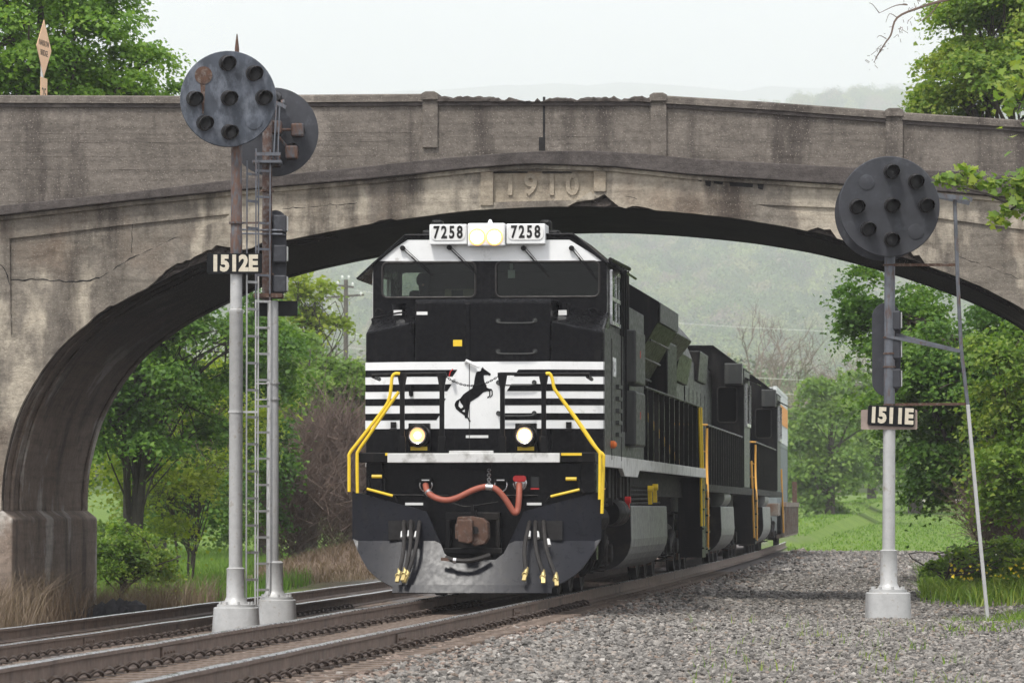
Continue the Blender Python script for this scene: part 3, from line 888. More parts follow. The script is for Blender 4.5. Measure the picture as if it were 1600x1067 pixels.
for yy, pa, pb in ((59, -400, 645), (72, -400, 648), (95, -400, 640), (115, -400, 340), (66, 700, 840), (66, 862, 1010), (74, 1050, 1380)):
    pxs = list(range(pa, pb, 12)); a_ = [BP(p, interp(p, PTOP) + yy + 1.5 * noise.noise(Vector((p / 60, yy, 0)))) for p in pxs]
    b = MB(); b.tube([(x, -0.031, z) for x, z in a_], [0.001 + 0.008 * max(0, noise.noise(Vector((p / 55, yy, 1))) + .15) for p in pxs], 4); b.build('board_seam', M['par'], bridge)
# road deck and far parapet
band('road_deck', [(x, z + 0.15) for x, z in ctop], [(x, z + 0.004) for x, z in ctop], 0.33, BW - 0.33, M['cor'], bridge)
band('far_parapet', curve(PTOP, PXS, 20), ctop, BW - 0.32, BW + 0.03, M['par'], bridge)
# piers with a sloped seat
for sg in (-1, 1):
    xi = intr[0][0] if sg < 0 else intr[-1][0]
    xe = xl if sg < 0 else xr
    q = 0.17 * (1 if sg < 0 else -1)
    b = MB()
    b.prism([(xe, -1.6), (xi + q, -1.6), (xi + q, ZS - 0.13), (xi, ZS + 0.0005), (xe, ZS + 0.0005)], 'y', 0.005, BW - 0.01)
    b.build('pier', M['pier'], bridge, bevel=0.03)
    # lower barrel, washed brown and white where water runs down it
    half = [p for p in intr if (p[1] < ZS + 4.15 and (p[0] - 0.5) * sg > 0)]
    P = [[(x - sg * 0.012, yy, z) for yy in np.linspace(0.11, BW - 0.02, 24)] for x, z in half]
    b = MB(); b.grid(P); b.build('soffit_lining', M['pier'], bridge, smooth=True)
    for yy, wd in ((0.55, 0.05), (1.15, 0.035), (BW - 0.5, 0.04)):
        b = MB(); b.grid([[(x - sg * (0.03 + 0.02 * (k == 1)), yy + wd * (k - 1), z) for k in range(3)] for x, z in half]); b.build('form_rib', M['pier'], bridge, solid=0.02)

# ================================================================== leading locomotive
S1 = 1.2
L_ORG = TF(0, S1); L_RZ = track_rot(S1)
loco = empty('locomotive', L_ORG, L_RZ)
tag(loco, 'leading black locomotive with white nose stripes, horse emblem and lit headlights, numbered 7258', 'locomotive')
def LP(px, py, yl=0.0): return plane_local(px, py, L_ORG, L_RZ, yl)
def L3(px, py, yl=0.0):
    x, z = LP(px, py, yl); return Vector((x, yl, z))
XC = LP(754, 600)[0]         # the nose's own centre
HW = 1.555
DECK = 1.80

# ---- nose
NC = 0.885; CH = 0.20
def nose_y(x):
    a = abs(x - XC)
    return -0.0 if a <= NC else CH * (a - NC) / (HW - NC)
ztc = LP(700, 467)[1]
b = MB()
b.prism([(0.0, DECK), (1.16, DECK), (1.16, ztc + 0.02), (0.06, ztc), (0.0, ztc - 0.05)], 'x', XC - NC, XC + NC)
nose = b.build('nose', M['black'], loco, bevel=0.02)
for sg in (-1, 1):
    zi, zo = LP(643, 503)[1], LP(566, 519)[1]
    xa, xb = XC + sg * (NC + 0.001), XC + sg * HW
    vs = [(xa, 0.002, DECK), (xb, CH, DECK), (xb, 1.16, DECK), (xa, 1.16, DECK), (xa, 0.002, zi), (xb, CH, zo), (xb, 1.16, zo + 0.30), (xa, 1.16, zi + 0.26)]
    b = MB().add(vs, [(0, 1, 5, 4), (1, 2, 6, 5), (2, 3, 7, 6), (3, 0, 4, 7), (4, 5, 6, 7), (0, 3, 2, 1)])
    b.build('nose_shoulder', M['black'], loco, bevel=0.03)
# door, seams, grab irons on the nose face
def strip(name, x0, x1, z0, z1, off, m, parent, sl0=0.0, sl1=0.0):
    """thin skin following the nose's plan; sl0/sl1 slant the ends"""
    xs = [x0] + [XC + t for t in (-NC, NC) if x0 < XC + t < x1] + [x1]
    P = []
    for k, z in enumerate((z0, z1)):
        row = []
        for i, x in enumerate(xs):
            xx = x + ((sl0 if i == 0 else (sl1 if i == len(xs) - 1 else 0)) if k == 1 else 0)
            row.append((xx, nose_y(xx) - off, z))
        P.append(row)
    return MB().grid(P).build(name, m, parent, solid=0.003)
wtop, wbot = LP(754, 565)[1], LP(754, 669.5)[1]
strip('white_panel', XC - HW + 0.002, XC + HW - 0.002, wbot, wtop, 0.006, M['white'], nose)
for k, (ya, yb, le, re_) in enumerate(((577.5, 588, 714.5, 803), (600, 611, 706, 792), (622.5, 633, 697, 789), (645.5, 656, 689, 785))):
    zt, zb = LP(754, ya)[1], LP(754, yb)[1]
    sl = 0.06
    strip('black_stripe', XC - HW + 0.001, LP(le, ya)[0] - sl, zb, zt, 0.0105, M['black'], nose, sl1=sl)
    strip('black_stripe', LP(re_, ya)[0], XC + HW - 0.001, zb, zt, 0.0105, M['black'], nose, sl0=sl if k < 2 else 0)
# stripes wrap on to the right-hand flank
for (ya, yb) in ((565, 577.5), (588, 600), (611, 622.5), (633, 645.5), (656, 669.5)):
    zt, zb = LP(754, ya)[1], LP(754, yb)[1]
    for sg in (-1, 1):
        b = MB(); b.box(XC + sg * (HW + 0.002), XC + sg * (HW + 0.007), CH + 0.01, CH + 0.62, zb, zt); b.build('white_stripe', M['white'], nose)
b = MB()
xs_, zs0 = LP(731, 566); b.box(xs_ - 0.035, xs_ + 0.035, -0.022, 0.0, wtop + 0.004, ztc - 0.06)
b.build('door_post', M['black'], nose, bevel=0.01)
b = MB(); xd = LP(733.5, 600)[0]
b.box(xd - 0.004, xd + 0.004, -0.014, -0.002, DECK + 0.1, wtop + 0.01); b.build('door_seam', M['under'], nose)
xh = LP(643, 540)[0]
b = MB(); 
for py in (512, 610): 
    z = LP(643, py)[1]; b.box(xh - 0.03, xh + 0.02, -0.03, 0.0, z - 0.07, z + 0.06); b.cyl((xh, -0.03, z - 0.08), (xh, -0.03, z + 0.07), 0.014, n=8)
b.build('door_hinge', M['black'], nose)
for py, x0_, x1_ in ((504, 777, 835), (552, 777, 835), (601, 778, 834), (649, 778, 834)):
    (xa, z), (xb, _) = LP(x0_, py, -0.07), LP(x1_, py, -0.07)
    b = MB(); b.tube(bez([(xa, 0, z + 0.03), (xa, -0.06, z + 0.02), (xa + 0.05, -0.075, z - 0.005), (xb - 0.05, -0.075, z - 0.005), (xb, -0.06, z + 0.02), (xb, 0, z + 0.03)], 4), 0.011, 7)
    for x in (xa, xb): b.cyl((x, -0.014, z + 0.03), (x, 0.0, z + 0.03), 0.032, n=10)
    b.build('grab_iron', M['sidegrey'], nose, smooth=True)  # lighter grey than the nose puts the irons' highlights into their colour
# horse emblem
HO = [(625, 125), (640, 155), (690, 190), (745, 230), (746, 245), (730, 262), (700, 250), (640, 255), (640, 290), (650, 350), (680, 400), (685, 440), (720, 455), (760, 462), (775, 490), (776, 555), (745, 590), (730, 600), (760, 545), (758, 490), (740, 488), (740, 570), (715, 592), (695, 603), (692, 585), (722, 565), (722, 500), (690, 495), (630, 515), (560, 580), (440, 655), (415, 760), (400, 880), (440, 945), (440, 957), (415, 955), (395, 905), (355, 900), (350, 865), (280, 815), (220, 765), (200, 715), (202, 680), (225, 640), (285, 605), (330, 545), (370, 515), (465, 450), (490, 395), (505, 290), (525, 215), (560, 185), (600, 150), (615, 150)]
HH = [[(275, 630), (258, 690), (258, 725), (295, 758), (328, 735), (325, 715), (290, 670)], [(355, 768), (318, 790), (320, 805), (355, 812)]]
cv = lambda P_: [LP(690 + a * 110 / 1067, 560 + c * 110 / 1067) for a, c in P_]
MB().plate(cv(HO), [cv(h) for h in HH], 'y', -0.013, -0.009).build('horse_emblem', M['black'], nose)
# small labels
for (xa, ya, xb, yb, mk) in ((651, 487, 668, 492, 'tape'), (708, 531, 722, 541, 'yellow')):
    (x0_, z1_), (x1_, z0_) = LP(xa, ya), LP(xb, yb)
    MB().box(x0_, x1_, -0.006, -0.003, z0_, z1_).build('label_plate', M[mk], nose)
b = MB(); (x0_, z_) = LP(727, 562, -0.05)
b.tube([(LP(728, 567)[0], -0.02, LP(728, 567)[1]), (LP(730, 563)[0], -0.06, LP(730, 564)[1]), (LP(749, 572)[0], -0.06, LP(749, 573)[1])], 0.022, 8)
b.lathe([(0.028, -0.02), (0.028, 0.02)], (LP(749, 576)[0], -0.05, LP(749, 577)[1]), (0, 1, 0)); b.build('door_handle', M['white'], nose, smooth=True)
(x0_, z_) = LP(708, 593); b = MB(); b.cyl((x0_, 0, z_), (x0_, -0.12, z_), 0.03, 0.022, 12); b.build('door_stop', M['white'], nose, smooth=True)
b = MB(); b.tube([(LP(703, 588)[0], -0.08, LP(703, 588)[1]), (LP(705, 581)[0], -0.09, LP(705, 581)[1]), (LP(709, 578)[0], -0.1, LP(709, 577)[1])], 0.008, 6); b.build('red_tag', M['red'], nose)
(xa, z_), (xb, _) = LP(728, 682), LP(763, 682)
b = MB(); b.box(xa, xb, -0.012, -0.002, z_ - 0.018, z_ + 0.018); b.build('kick_plate', M['tape'], nose)
# sand fillers and side rails on the shoulders
for pxc, sgn in ((623, -1), (880, 1)):
    (xa, zt), (_, zb) = LP(pxc, 474, 0.6), LP(pxc, 500, 0.6)
    b = MB(); b.lathe([(0.085, zb - 0.05), (0.085, zt - 0.02), (0.10, zt - 0.02), (0.10, zt)], (xa, 0.6, 0), (0, 0, 1), 16)
    sf = b.build('sand_filler', M['black'], loco, smooth=True)
    MB().box(xa - 0.055, xa + 0.055, 0.505, 0.512, zb + 0.06, zb + 0.125).build('label_plate', M['tape'], sf)
b = MB(); b.tube(bez([L3(583, 502, 0.3), L3(585, 497, 0.3), L3(630, 488, 0.35), L3(634, 494, 0.35)], 5), 0.012, 7); b.cyl(L3(583, 508, 0.3), L3(583, 500, 0.3), 0.02)
b.build('shoulder_rail', M['black2'], loco, smooth=True)
for pts in (((587, 488), (590, 483), (597, 486), (602, 489)), ((920, 489), (922, 483), (929, 482), (935, 487))):
    b = MB(); b.tube(bez([L3(a, c, 1.0) for a, c in pts], 4), 0.015, 7); b.build('mirror_bracket', M['black2'], loco, smooth=True)

# ---- cab
CY0, CY1 = 1.165, 3.6
cabx = LP(765, 430, CY0)[0]
def cab_pt(px, py): return LP(px, py, CY0)
cz = lambda py: LP(765, py, CY0)[1]
CW = HW
xl_, xr_ = cabx - CW, cabx + CW
z_sh, z_tp = cz(409), cz(369)
x_tl, x_tr = cab_pt(636, 372)[0], cab_pt(894, 372)[0]
wl = rrect(cab_pt(598, 0)[0], cab_pt(743, 0)[0], cz(464.5), cz(409.5), 0.07)
wr = rrect(cab_pt(775, 0)[0], cab_pt(936, 0)[0], cz(464.5), cz(409.5), 0.07)
b = MB(); b.plate([(xl_, DECK), (xr_, DECK), (xr_, z_sh), (x_tr, z_tp), (x_tl, z_tp), (xl_, z_sh)], [wl, wr], 'y', CY0, CY0 + 0.09)
cab = b.build('cab_front', M['black'], loco)
b = MB(); b.prism([cab_pt(585, 408), cab_pt(944, 408), cab_pt(890, 375), cab_pt(637, 375)], 'y', CY0 - 0.006, CY0 - 0.001); b.build('white_panel', M['white'], cab)
for hole in (wl, wr):
    pts = [(x, CY0 - 0.008, z) for x, z in hole]; b = MB(); b.tube(pts + pts[:1], 0.016, 6, cap=False); b.build('window_seal', M['rubber'], cab, smooth=True)
    b = MB(); b.plate(hole, [], 'y', CY0 + 0.03, CY0 + 0.036); b.build('windshield', M['glass'], cab)
b = MB(); xm = cab_pt(697, 0)[0]
# side walls with cab-side windows
for sg in (-1, 1):
    x0_ = xl_ if sg < 0 else xr_ - 0.05
    hole = rrect(CY0 + 0.35, CY0 + 1.75, cz(500), cz(425), 0.06)
    b = MB(); b.plate([(CY0 + 0.09, DECK), (CY1, DECK), (CY1, z_sh), (CY0 + 0.09, z_sh)], [hole], 'x', x0_, x0_ + 0.05)
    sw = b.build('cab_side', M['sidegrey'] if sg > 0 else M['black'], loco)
    xo = xl_ - 0.03 if sg < 0 else xr_ + 0.03
    b = MB()
    ya, yb, za, zb = CY0 + 0.33, CY0 + 1.77, cz(503), cz(423)
    for (p, q) in (((ya, za), (yb, za)), ((yb, za), (yb, zb)), ((yb, zb), (ya, zb)), ((ya, zb), (ya, za)), (((ya + yb) / 2, za), ((ya + yb) / 2, zb)), ((ya, za + 0.32), (yb, za + 0.32))):
        b.obox((xo, p[0], p[1]), (xo, q[0], q[1]), 0.035, 0.05)
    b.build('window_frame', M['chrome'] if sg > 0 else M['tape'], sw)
    b = MB(); b.plate([(ya, za), ((ya + yb) / 2, za), ((ya + yb) / 2, zb), (ya, zb)], [], 'x', xo, xo + 0.004); b.build('window_pane', M['glass'], sw)
    # awning above the window
    b = MB(); xq = xo + sg * 0.22
    vs = [(xo - sg * 0.02, ya - 0.1, zb + 0.13), (xo - sg * 0.02, yb + 0.1, zb + 0.13), (xq, yb + 0.1, zb - 0.09), (xq, ya - 0.1, zb - 0.09)]
    if sg > 0: vs = [(a, c, d + (0.06 if a == xq else 0)) for a, c, d in vs]
    b.add(vs, [(0, 1, 2, 3)]); b.build('awning', M['black'], sw, solid=0.03)
# handrails and roof line pipes at the right-hand cab edge
b = MB()
for yy in (2.9, 3.3, 3.7, 4.1): b.tube([(xr_ + 0.05, yy, 2.2), (xr_ + 0.05, yy, z_sh + 0.02)], 0.018, 6)
b.tube([(xr_ + 0.03, CY0 + 0.2, z_sh + 0.03), (xr_ + 0.05, 4.3, z_sh + 0.06)], 0.03, 8)
b.build('side_grab_iron', M['black2'], loco)
b = MB(); b.plate([(xl_ + 0.06, DECK), (xr_ - 0.06, DECK), (xr_ - 0.06, z_sh), (xl_ + 0.06, z_sh)], [rrect(LP(622, 0, CY1)[0], LP(669, 0, CY1)[0], LP(0, 466, CY1)[1], LP(0, 430, CY1)[1], 0.06)], 'y', CY1 - 0.08, CY1); b.box(xl_ + 0.06, xr_ - 0.06, CY0 + 0.1, CY1, DECK + 0.2, DECK + 0.3)
b.box(xl_ + 0.06, xr_ - 0.06, CY0 + 0.1, CY1 - 0.09, z_sh - 0.015, z_sh + 0.02)
b.build('cab_lining', M['interior'], loco)
b = MB(); b.box(cab_pt(690, 0)[0], cab_pt(737, 0)[0], CY0 + 0.35, CY0 + 0.8, 3.0, cz(449)); cs = b.build('control_desk', M['beige'], loco, bevel=0.02)
MB().box(cab_pt(701, 0)[0], cab_pt(719, 0)[0], CY0 + 0.335, CY0 + 0.348, cz(462), cz(451)).build('gauge_panel', M['interior'], cs)
b = MB(); b.box(cab_pt(792, 0)[0], cab_pt(803, 0)[0], CY0 + 0.13, CY0 + 0.16, cz(434), cz(421)); b.box(cab_pt(795, 0)[0], cab_pt(800, 0)[0], CY0 + 0.12, CY0 + 0.15, cz(420), cz(410)); b.build('camera_unit', M['tape'], cab)
for px_ in (822, 650):
    b = MB(); x = cab_pt(px_, 0)[0]; b.box(x - 0.25, x + 0.25, CY0 + 1.2, CY0 + 1.32, 3.4, cz(446)); b.box(x - 0.26, x + 0.26, CY0 + 0.75, CY0 + 1.2, 3.2, 3.34); b.build('cab_seat', M['interior'], loco, bevel=0.05)
# wipers
for p0, p1 in (((629, 389), (671, 427)), ((702, 388), (744, 428)), ((818, 389), (853, 428)), ((893, 389), (928, 432))):
    a, c = L3(*p0, CY0 - 0.05), L3(*p1, CY0 - 0.03)
    b = MB(); b.obox(a, c, 0.014, 0.014); b.obox(a + Vector((0.04, 0, 0)), c + Vector((0, 0, 0.03)), 0.008, 0.008); b.cyl(a + Vector((0, 0.05, 0.01)), a + Vector((0, -0.02, 0.01)), 0.035, n=10)
    m_ = (a + c) / 2 + (c - a) * 0.25; d = (c - a).normalized() * 0.2
    b.obox(m_ - d, c + d * 0.3, 0.012, 0.02); b.build('wiper', M['black2'], cab)
# roof
b = MB()
rp = [(xl_ - 0.03, z_sh - 0.03), (x_tl - 0.02, z_tp + 0.03), (x_tr + 0.02, z_tp + 0.03), (xr_ + 0.03, z_sh - 0.03), (xr_ - 0.03, z_sh - 0.03), (x_tr - 0.02, z_tp - 0.005), (x_tl + 0.02, z_tp - 0.005), (xl_ + 0.03, z_sh - 0.03)]
b.prism(rp, 'y', CY0 - 0.04, CY1 + 0.3); roof = b.build('cab_roof', M['black'], loco, bevel=0.012)
for pxa, pxb in ((676, 693), (845, 862)):
    (xa, zt), (xb, zb) = LP(pxa, 345, CY0 + .7), LP(pxb, 368, CY0 + .7); b = MB(); b.box(xa, xb, CY0 + .55, CY0 + .8, zb, zt); b.box(xa - 0.12, xb + 0.12, CY0 + .5, CY0 + .9, zb - 0.03, zb + 0.06); b.build('antenna', M['black2'], roof, bevel=0.03)
for px_ in (718, 807):
    (xa, zt), (_, zb) = LP(px_, 348, CY0 + .5), LP(px_, 370, CY0 + .5); b = MB(); b.cyl((xa, CY0 + .5, zb), (xa, CY0 + .5, zt), 0.025); b.build('antenna', M['black2'], roof)
(xa, zt), (_, zb) = LP(766, 343, CY0 + .1), LP(766, 356, CY0 + .1)
b = MB(); b.lathe([(0.05, zb - 0.02), (0.045, zb + 0.03), (0.02, zt - 0.01), (0.008, zt)], (xa, CY0 + .1, 0), (0, 0, 1), 14); b.build('antenna', M['white'], roof, smooth=True)
# number boards and headlight
YB = CY0 - 0.16
hb = empty('headlight_housing', parent=loco)
def nb(xa, xb, ya, yb): return LP(xa, 0, YB)[0], LP(xb, 0, YB)[0], LP(0, yb, YB)[1], LP(0, ya, YB)[1]
for xa, xb in ((671, 729.5), (791, 851.5)):
    x0_, x1_, z0_, z1_ = nb(xa, xb, 355, 386.5)
    b = MB(); b.box(x0_, x1_, YB + 0.01, CY0 + 0.35, z0_, z1_); o = b.build('number_board', M['white'], hb, bevel=0.014)
    b = MB(); b.plate(rrect(x0_ + 0.02, x1_ - 0.02, z0_ + 0.055, z1_ - 0.02, 0.07), [], 'y', YB - 0.002, YB + 0.004); b.build('number_glass', M['tape'], o)
    text_mesh('numerals', '7258', 0.225, 0.002, M['hole'], o, ((x0_ + x1_) / 2, YB - 0.006, (z0_ + z1_) / 2 + 0.02), sx=0.70, bold=0.007, space=1.32)
x0_, x1_, z0_, z1_ = nb(731, 789.5, 354, 389.5)
b = MB(); b.box(x0_, x1_, YB - 0.035, CY0 + 0.3, z0_, z1_); hl = b.build('headlight_box', M['white'], hb, bevel=0.02)
for px_ in (746, 773):
    xa, za = LP(px_, 371, YB)
    b = MB(); b.lathe([(0.112, 0.0), (0.108, 0.012), (0.07, 0.014)], (xa, YB - 0.036, za), (0, -1, 0), 24); b.build('halo_reflector', M['halo_reflector'], hl, smooth=True)  # emissive ring stands in for the headlight's warm fringe
    b = MB(); b.lathe([(0.088, 0.0), (0.083, 0.008), (0.05, 0.02), (0.001, 0.024)], (xa, YB - 0.0505, za), (0, -1, 0), 20); b.build('headlight', M['lamp'], hl, smooth=True)

# ---- body behind the cab: right-hand flank cabinets, hood, flared brake housing
X_R = XC + HW
b = MB(); b.box(XC - 0.98, X_R - 0.06, 3.62, 8.0, DECK, 4.0); b.box(XC - 1.2, XC + 1.2, 3.62, 8.0, 4.0, 4.5)
body = b.build('equipment_cabin', M['sidegrey'], loco, bevel=0.02)
b = MB(); b.box(X_R - 0.02, X_R + 0.012, 0.24, 3.55, DECK + 0.02, 3.5); flank = b.build('nose_flank', M['sidegrey'], loco, bevel=0.006)
text_mesh('numerals', '7258', 0.34, 0.002, M['white'], flank, (X_R + 0.016, 1.75, 3.02), rot=(math.pi / 2, 0, math.pi / 2), sx=0.8, bold=0.01)
b = MB(); 
for k in range(5): b.box(X_R + 0.012, X_R + 0.06, 2.0, 2.5, 2.12 + k * 0.16, 2.17 + k * 0.16)
b.build('louvre', M['sidegrey'], flank)
b = MB(); b.lathe([(0.05, 0), (0.05, 0.05), (0.02, 0.08)], (X_R + 0.012, 1.2, 2.0), (1, 0, 0)); b.build('marker_lamp', M['amber'], flank, smooth=True)
b = MB(); b.box(X_R + 0.005, X_R + 0.02, 1.3, 1.32, DECK, 3.4); b.box(X_R + 0.005, X_R + 0.02, 2.9, 2.92, DECK, 3.4); b.build('door_seam', M['under'], flank)
for (ya, yb, za, zb) in ((3.9, 5.6, 2.88, 3.62), (3.9, 5.6, 2.02, 2.78)):
    b = MB(); b.box(X_R - 0.06, X_R + 0.14, ya, yb, za, zb); bx_ = b.build('equipment_box', M['sidegrey'], loco, bevel=0.03)
    MB().box(X_R + 0.142, X_R + 0.146, ya + 0.7, ya + 0.78, (za + zb) / 2, (za + zb) / 2 + 0.1).build('label_plate', M['red'], bx_)
HX = 0.98
b = MB(); b.prism([(XC - HX, DECK), (XC + HX, DECK), (XC + HX, 4.25), (XC + 0.7, 4.55), (XC - 0.7, 4.55), (XC - HX, 4.25)], 'y', 8.0, 21.3)
hood = b.build('hood', M['black2'], loco, bevel=0.02)
fl = [(HX - 0.05, 2.95), (1.52, 3.98), (1.55, 4.30), (0.85, 4.72), (-0.85, 4.72), (-1.55, 4.30), (-1.52, 3.98), (-HX + 0.05, 2.95)]
b = MB(); b.prism([(XC + a, c) for a, c in fl], 'y', 10.4, 14.6); fh = b.build('brake_housing', M['black2'], loco, bevel=0.02)
b = MB()
for sg in (-1, 1):
    b.obox((XC + sg * 1.557, 10.45, 4.14), (XC + sg * 1.557, 14.55, 4.14), 0.012, 0.30, up=(0, 0, 1))
    for k in range(3):
        t = 0.25 + 0.25 * k; x = HX - 0.03 + (1.52 - HX + 0.05) * t; z = 2.95 + 1.03 * t
        b.tube([(XC + sg * (x + 0.015), 10.45, z), (XC + sg * (x + 0.015), 14.55, z)], 0.02, 5)
b.build('housing_trim', M['sidegrey'], fh)
b = MB(); b.box(XC + 1.2, XC + 1.22, 10.38, 10.39, 3.9, 4.1); b.obox((XC + 1.15, 10.385, 4.12), (XC + 1.28, 10.385, 3.92), 0.01, 0.035); b.build('label_plate', M['tape'], fh)
b = MB(); b.box(XC + HX + 0.005, XC + HX + 0.35, 15.4, 17.6, 2.9, 3.9); b.build('filter_box', M['black2'], loco, bevel=0.03)
b = MB(); b.prism([(XC - 1.35, 4.1), (XC - 0.9, 4.6), (XC + 0.9, 4.6), (XC + 1.35, 4.1), (XC + HX, 3.6), (XC - HX, 3.6)], 'y', 17.4, 21.25); b.build('radiator_housing', M['black2'], loco, bevel=0.02)
b = MB()
for k in range(5):
    z = 2.05 + k * 0.22
    b.box(XC + HX + 0.002, XC + HX + 0.006, 8.6, 9.3, z, z + 0.12); b.box(XC + HX + 0.002, XC + HX + 0.006, 9.7, 10.4, z, z + 0.12)
b.build('white_stripe', M['sillwhite'], hood)
for k in range(3):
    b = MB(); b.box(XC + HX + 0.004, XC + HX + 0.03, 11.2 + k * 1.6, 12.5 + k * 1.6, 2.0, 3.3); b.build('hood_door', M['sidegrey' if k == 0 else 'black2'], hood, bevel=0.012)
# walkway, sill and railing
b = MB(); b.box(XC - 1.52, XC + 1.50, 0.3, 21.9, DECK - 0.09, DECK - 0.02); b.box(XC - 1.2, XC + 1.2, -0.2, 21.9, 1.35, DECK - 0.09); wk = b.build('underframe', M['under'], loco)
b = MB(); b.prism([(0.25, 1.70), (3.1, 1.70), (3.5, 1.60), (5.8, 1.60), (6.2, 1.70), (21.6, 1.70), (21.6, 1.86), (0.25, 1.86)], 'x', X_R - 0.045, X_R + 0.015); b.build('side_sill', M['sillwhite'], loco, bevel=0.006)
b = MB(); b.box(XC - HW - 0.015, XC - HW + 0.04, 0.3, 21.6, 1.70, 1.86); b.build('side_sill', M['sillwhite'], loco)
for sg in (-1, 1):
    x = XC + sg * 1.5; rail_t = empty('side_railing', parent=loco)
    for k in range(12):
        yy = 8.2 + k * 1.15
        MB().obox((x, yy, 1.72), (x, yy, 2.92), 0.07, 0.05).build('stanchion', M['black2'], rail_t)
    MB().tube([(x, 8.0, 2.94), (x, 21.2, 2.94)], 0.022, 7).build('handrail', M['black2'], rail_t, smooth=True)
    for dz, ml in ((0, 'yellow'), (0.12, 'orange')):
        MB().tube([(x - sg * 0.25, 10.0 + dz * 4, 2.75), (x - sg * 0.3, 19.6 + dz * 6, 1.95)], 0.03, 6).build('handrail', M[ml], rail_t)
    for yy in (20.8, 21.35):
        MB().tube([(x, yy, 2.94), (x + sg * 0.03, yy, 1.9), (x + sg * 0.04, yy + 0.05, 0.85)], 0.024, 7).build('step_handrail', M['yellow'], loco, smooth=True)
    b = MB(); b.box(XC + sg * 1.15, XC + sg * 1.55, 20.9, 21.85, 0.3, 1.7)
    for k in range(4): b.box(XC + sg * 1.2, XC + sg * 1.58, 20.86, 21.9, 0.45 + 0.34 * k, 0.48 + 0.34 * k)
    b.build('step_well', M['black2'], loco)
# under the sill: piping, lamps, fuel tank
b = MB()
rnd = random.Random(4)
for k in range(9):
    yy = 1.2 + k * 0.62
    b.box(X_R - 0.3 - rnd.random() * 0.2, X_R - 0.12, yy, yy + rnd.uniform(0.12, 0.4), rnd.uniform(1.15, 1.35), 1.7)
for k in range(5): b.tube([(X_R - 0.2, 1.5, 1.2 + 0.07 * k), (X_R - 0.2 - 0.03 * k, 13.0, 1.25 + 0.06 * k)], 0.025, 6)
b.build('underfloor_piping', M['under'], loco)
for (pp, mk, nm) in (((X_R - 0.08, 5.1, 1.28), 'red', 'cutout_handle'), ((X_R - 0.02, 8.6, 1.45), 'yellow', 'cutout_handle'), ((X_R - 0.02, 9.6, 1.48), 'yellow', 'cutout_handle')):
    b = MB(); b.obox(pp, (pp[0], pp[1] + 0.1, pp[2] - 0.22), 0.06, 0.05); b.cyl((pp[0] - 0.03, pp[1], pp[2]), (pp[0] + 0.05, pp[1], pp[2]), 0.05, n=10); b.build(nm, M[mk], loco)
b = MB(); b.lathe([(0.09, 0), (0.10, 0.05), (0.06, 0.16), (0.03, 0.25)], (X_R - 0.1, 0.75, 1.42), (0, 0, 1)); wl_ = b.build('ground_light', M['black2'], loco, smooth=True)
b = MB(); b.lathe([(0.085, 0), (0.05, -0.02)], (X_R - 0.1, 0.75, 1.42), (0, 0, 1)); b.build('lens', M['ditch_dim'], wl_)
ft = [(XC - 1.45, 1.2), (XC + 1.45, 1.2), (XC + 1.46, 0.72)] + [(XC + 1.02 + 0.44 * math.cos(a), 0.72 + 0.44 * math.sin(a) * 1.02) for a in np.linspace(-0.25, -1.45, 6)] + [(XC - 1.02 - 0.44 * math.cos(a), 0.72 + 0.44 * math.sin(a) * 1.02) for a in np.linspace(-1.45, -0.25, 6)] + [(XC - 1.46, 0.72)]
b = MB(); b.prism(ft, 'y', 6.1, 13.4); tk = b.build('fuel_tank', M['tank'], loco, bevel=0.02)
b = MB(); b.prism([(x * 0.995 + XC * 0.005, z * 0.99 + 0.007) for x, z in ft], 'y', 6.07, 6.098); b.build('tank_end', M['under'], tk)
b = MB(); b.lathe([(0.17, 0), (0.18, 0.05), (0.18, 0.5), (0.12, 0.56)], (X_R - 0.2, 3.2, 1.1), (0.2, 1, 0), 18); b.build('air_filter', M['black2'], loco, smooth=True)

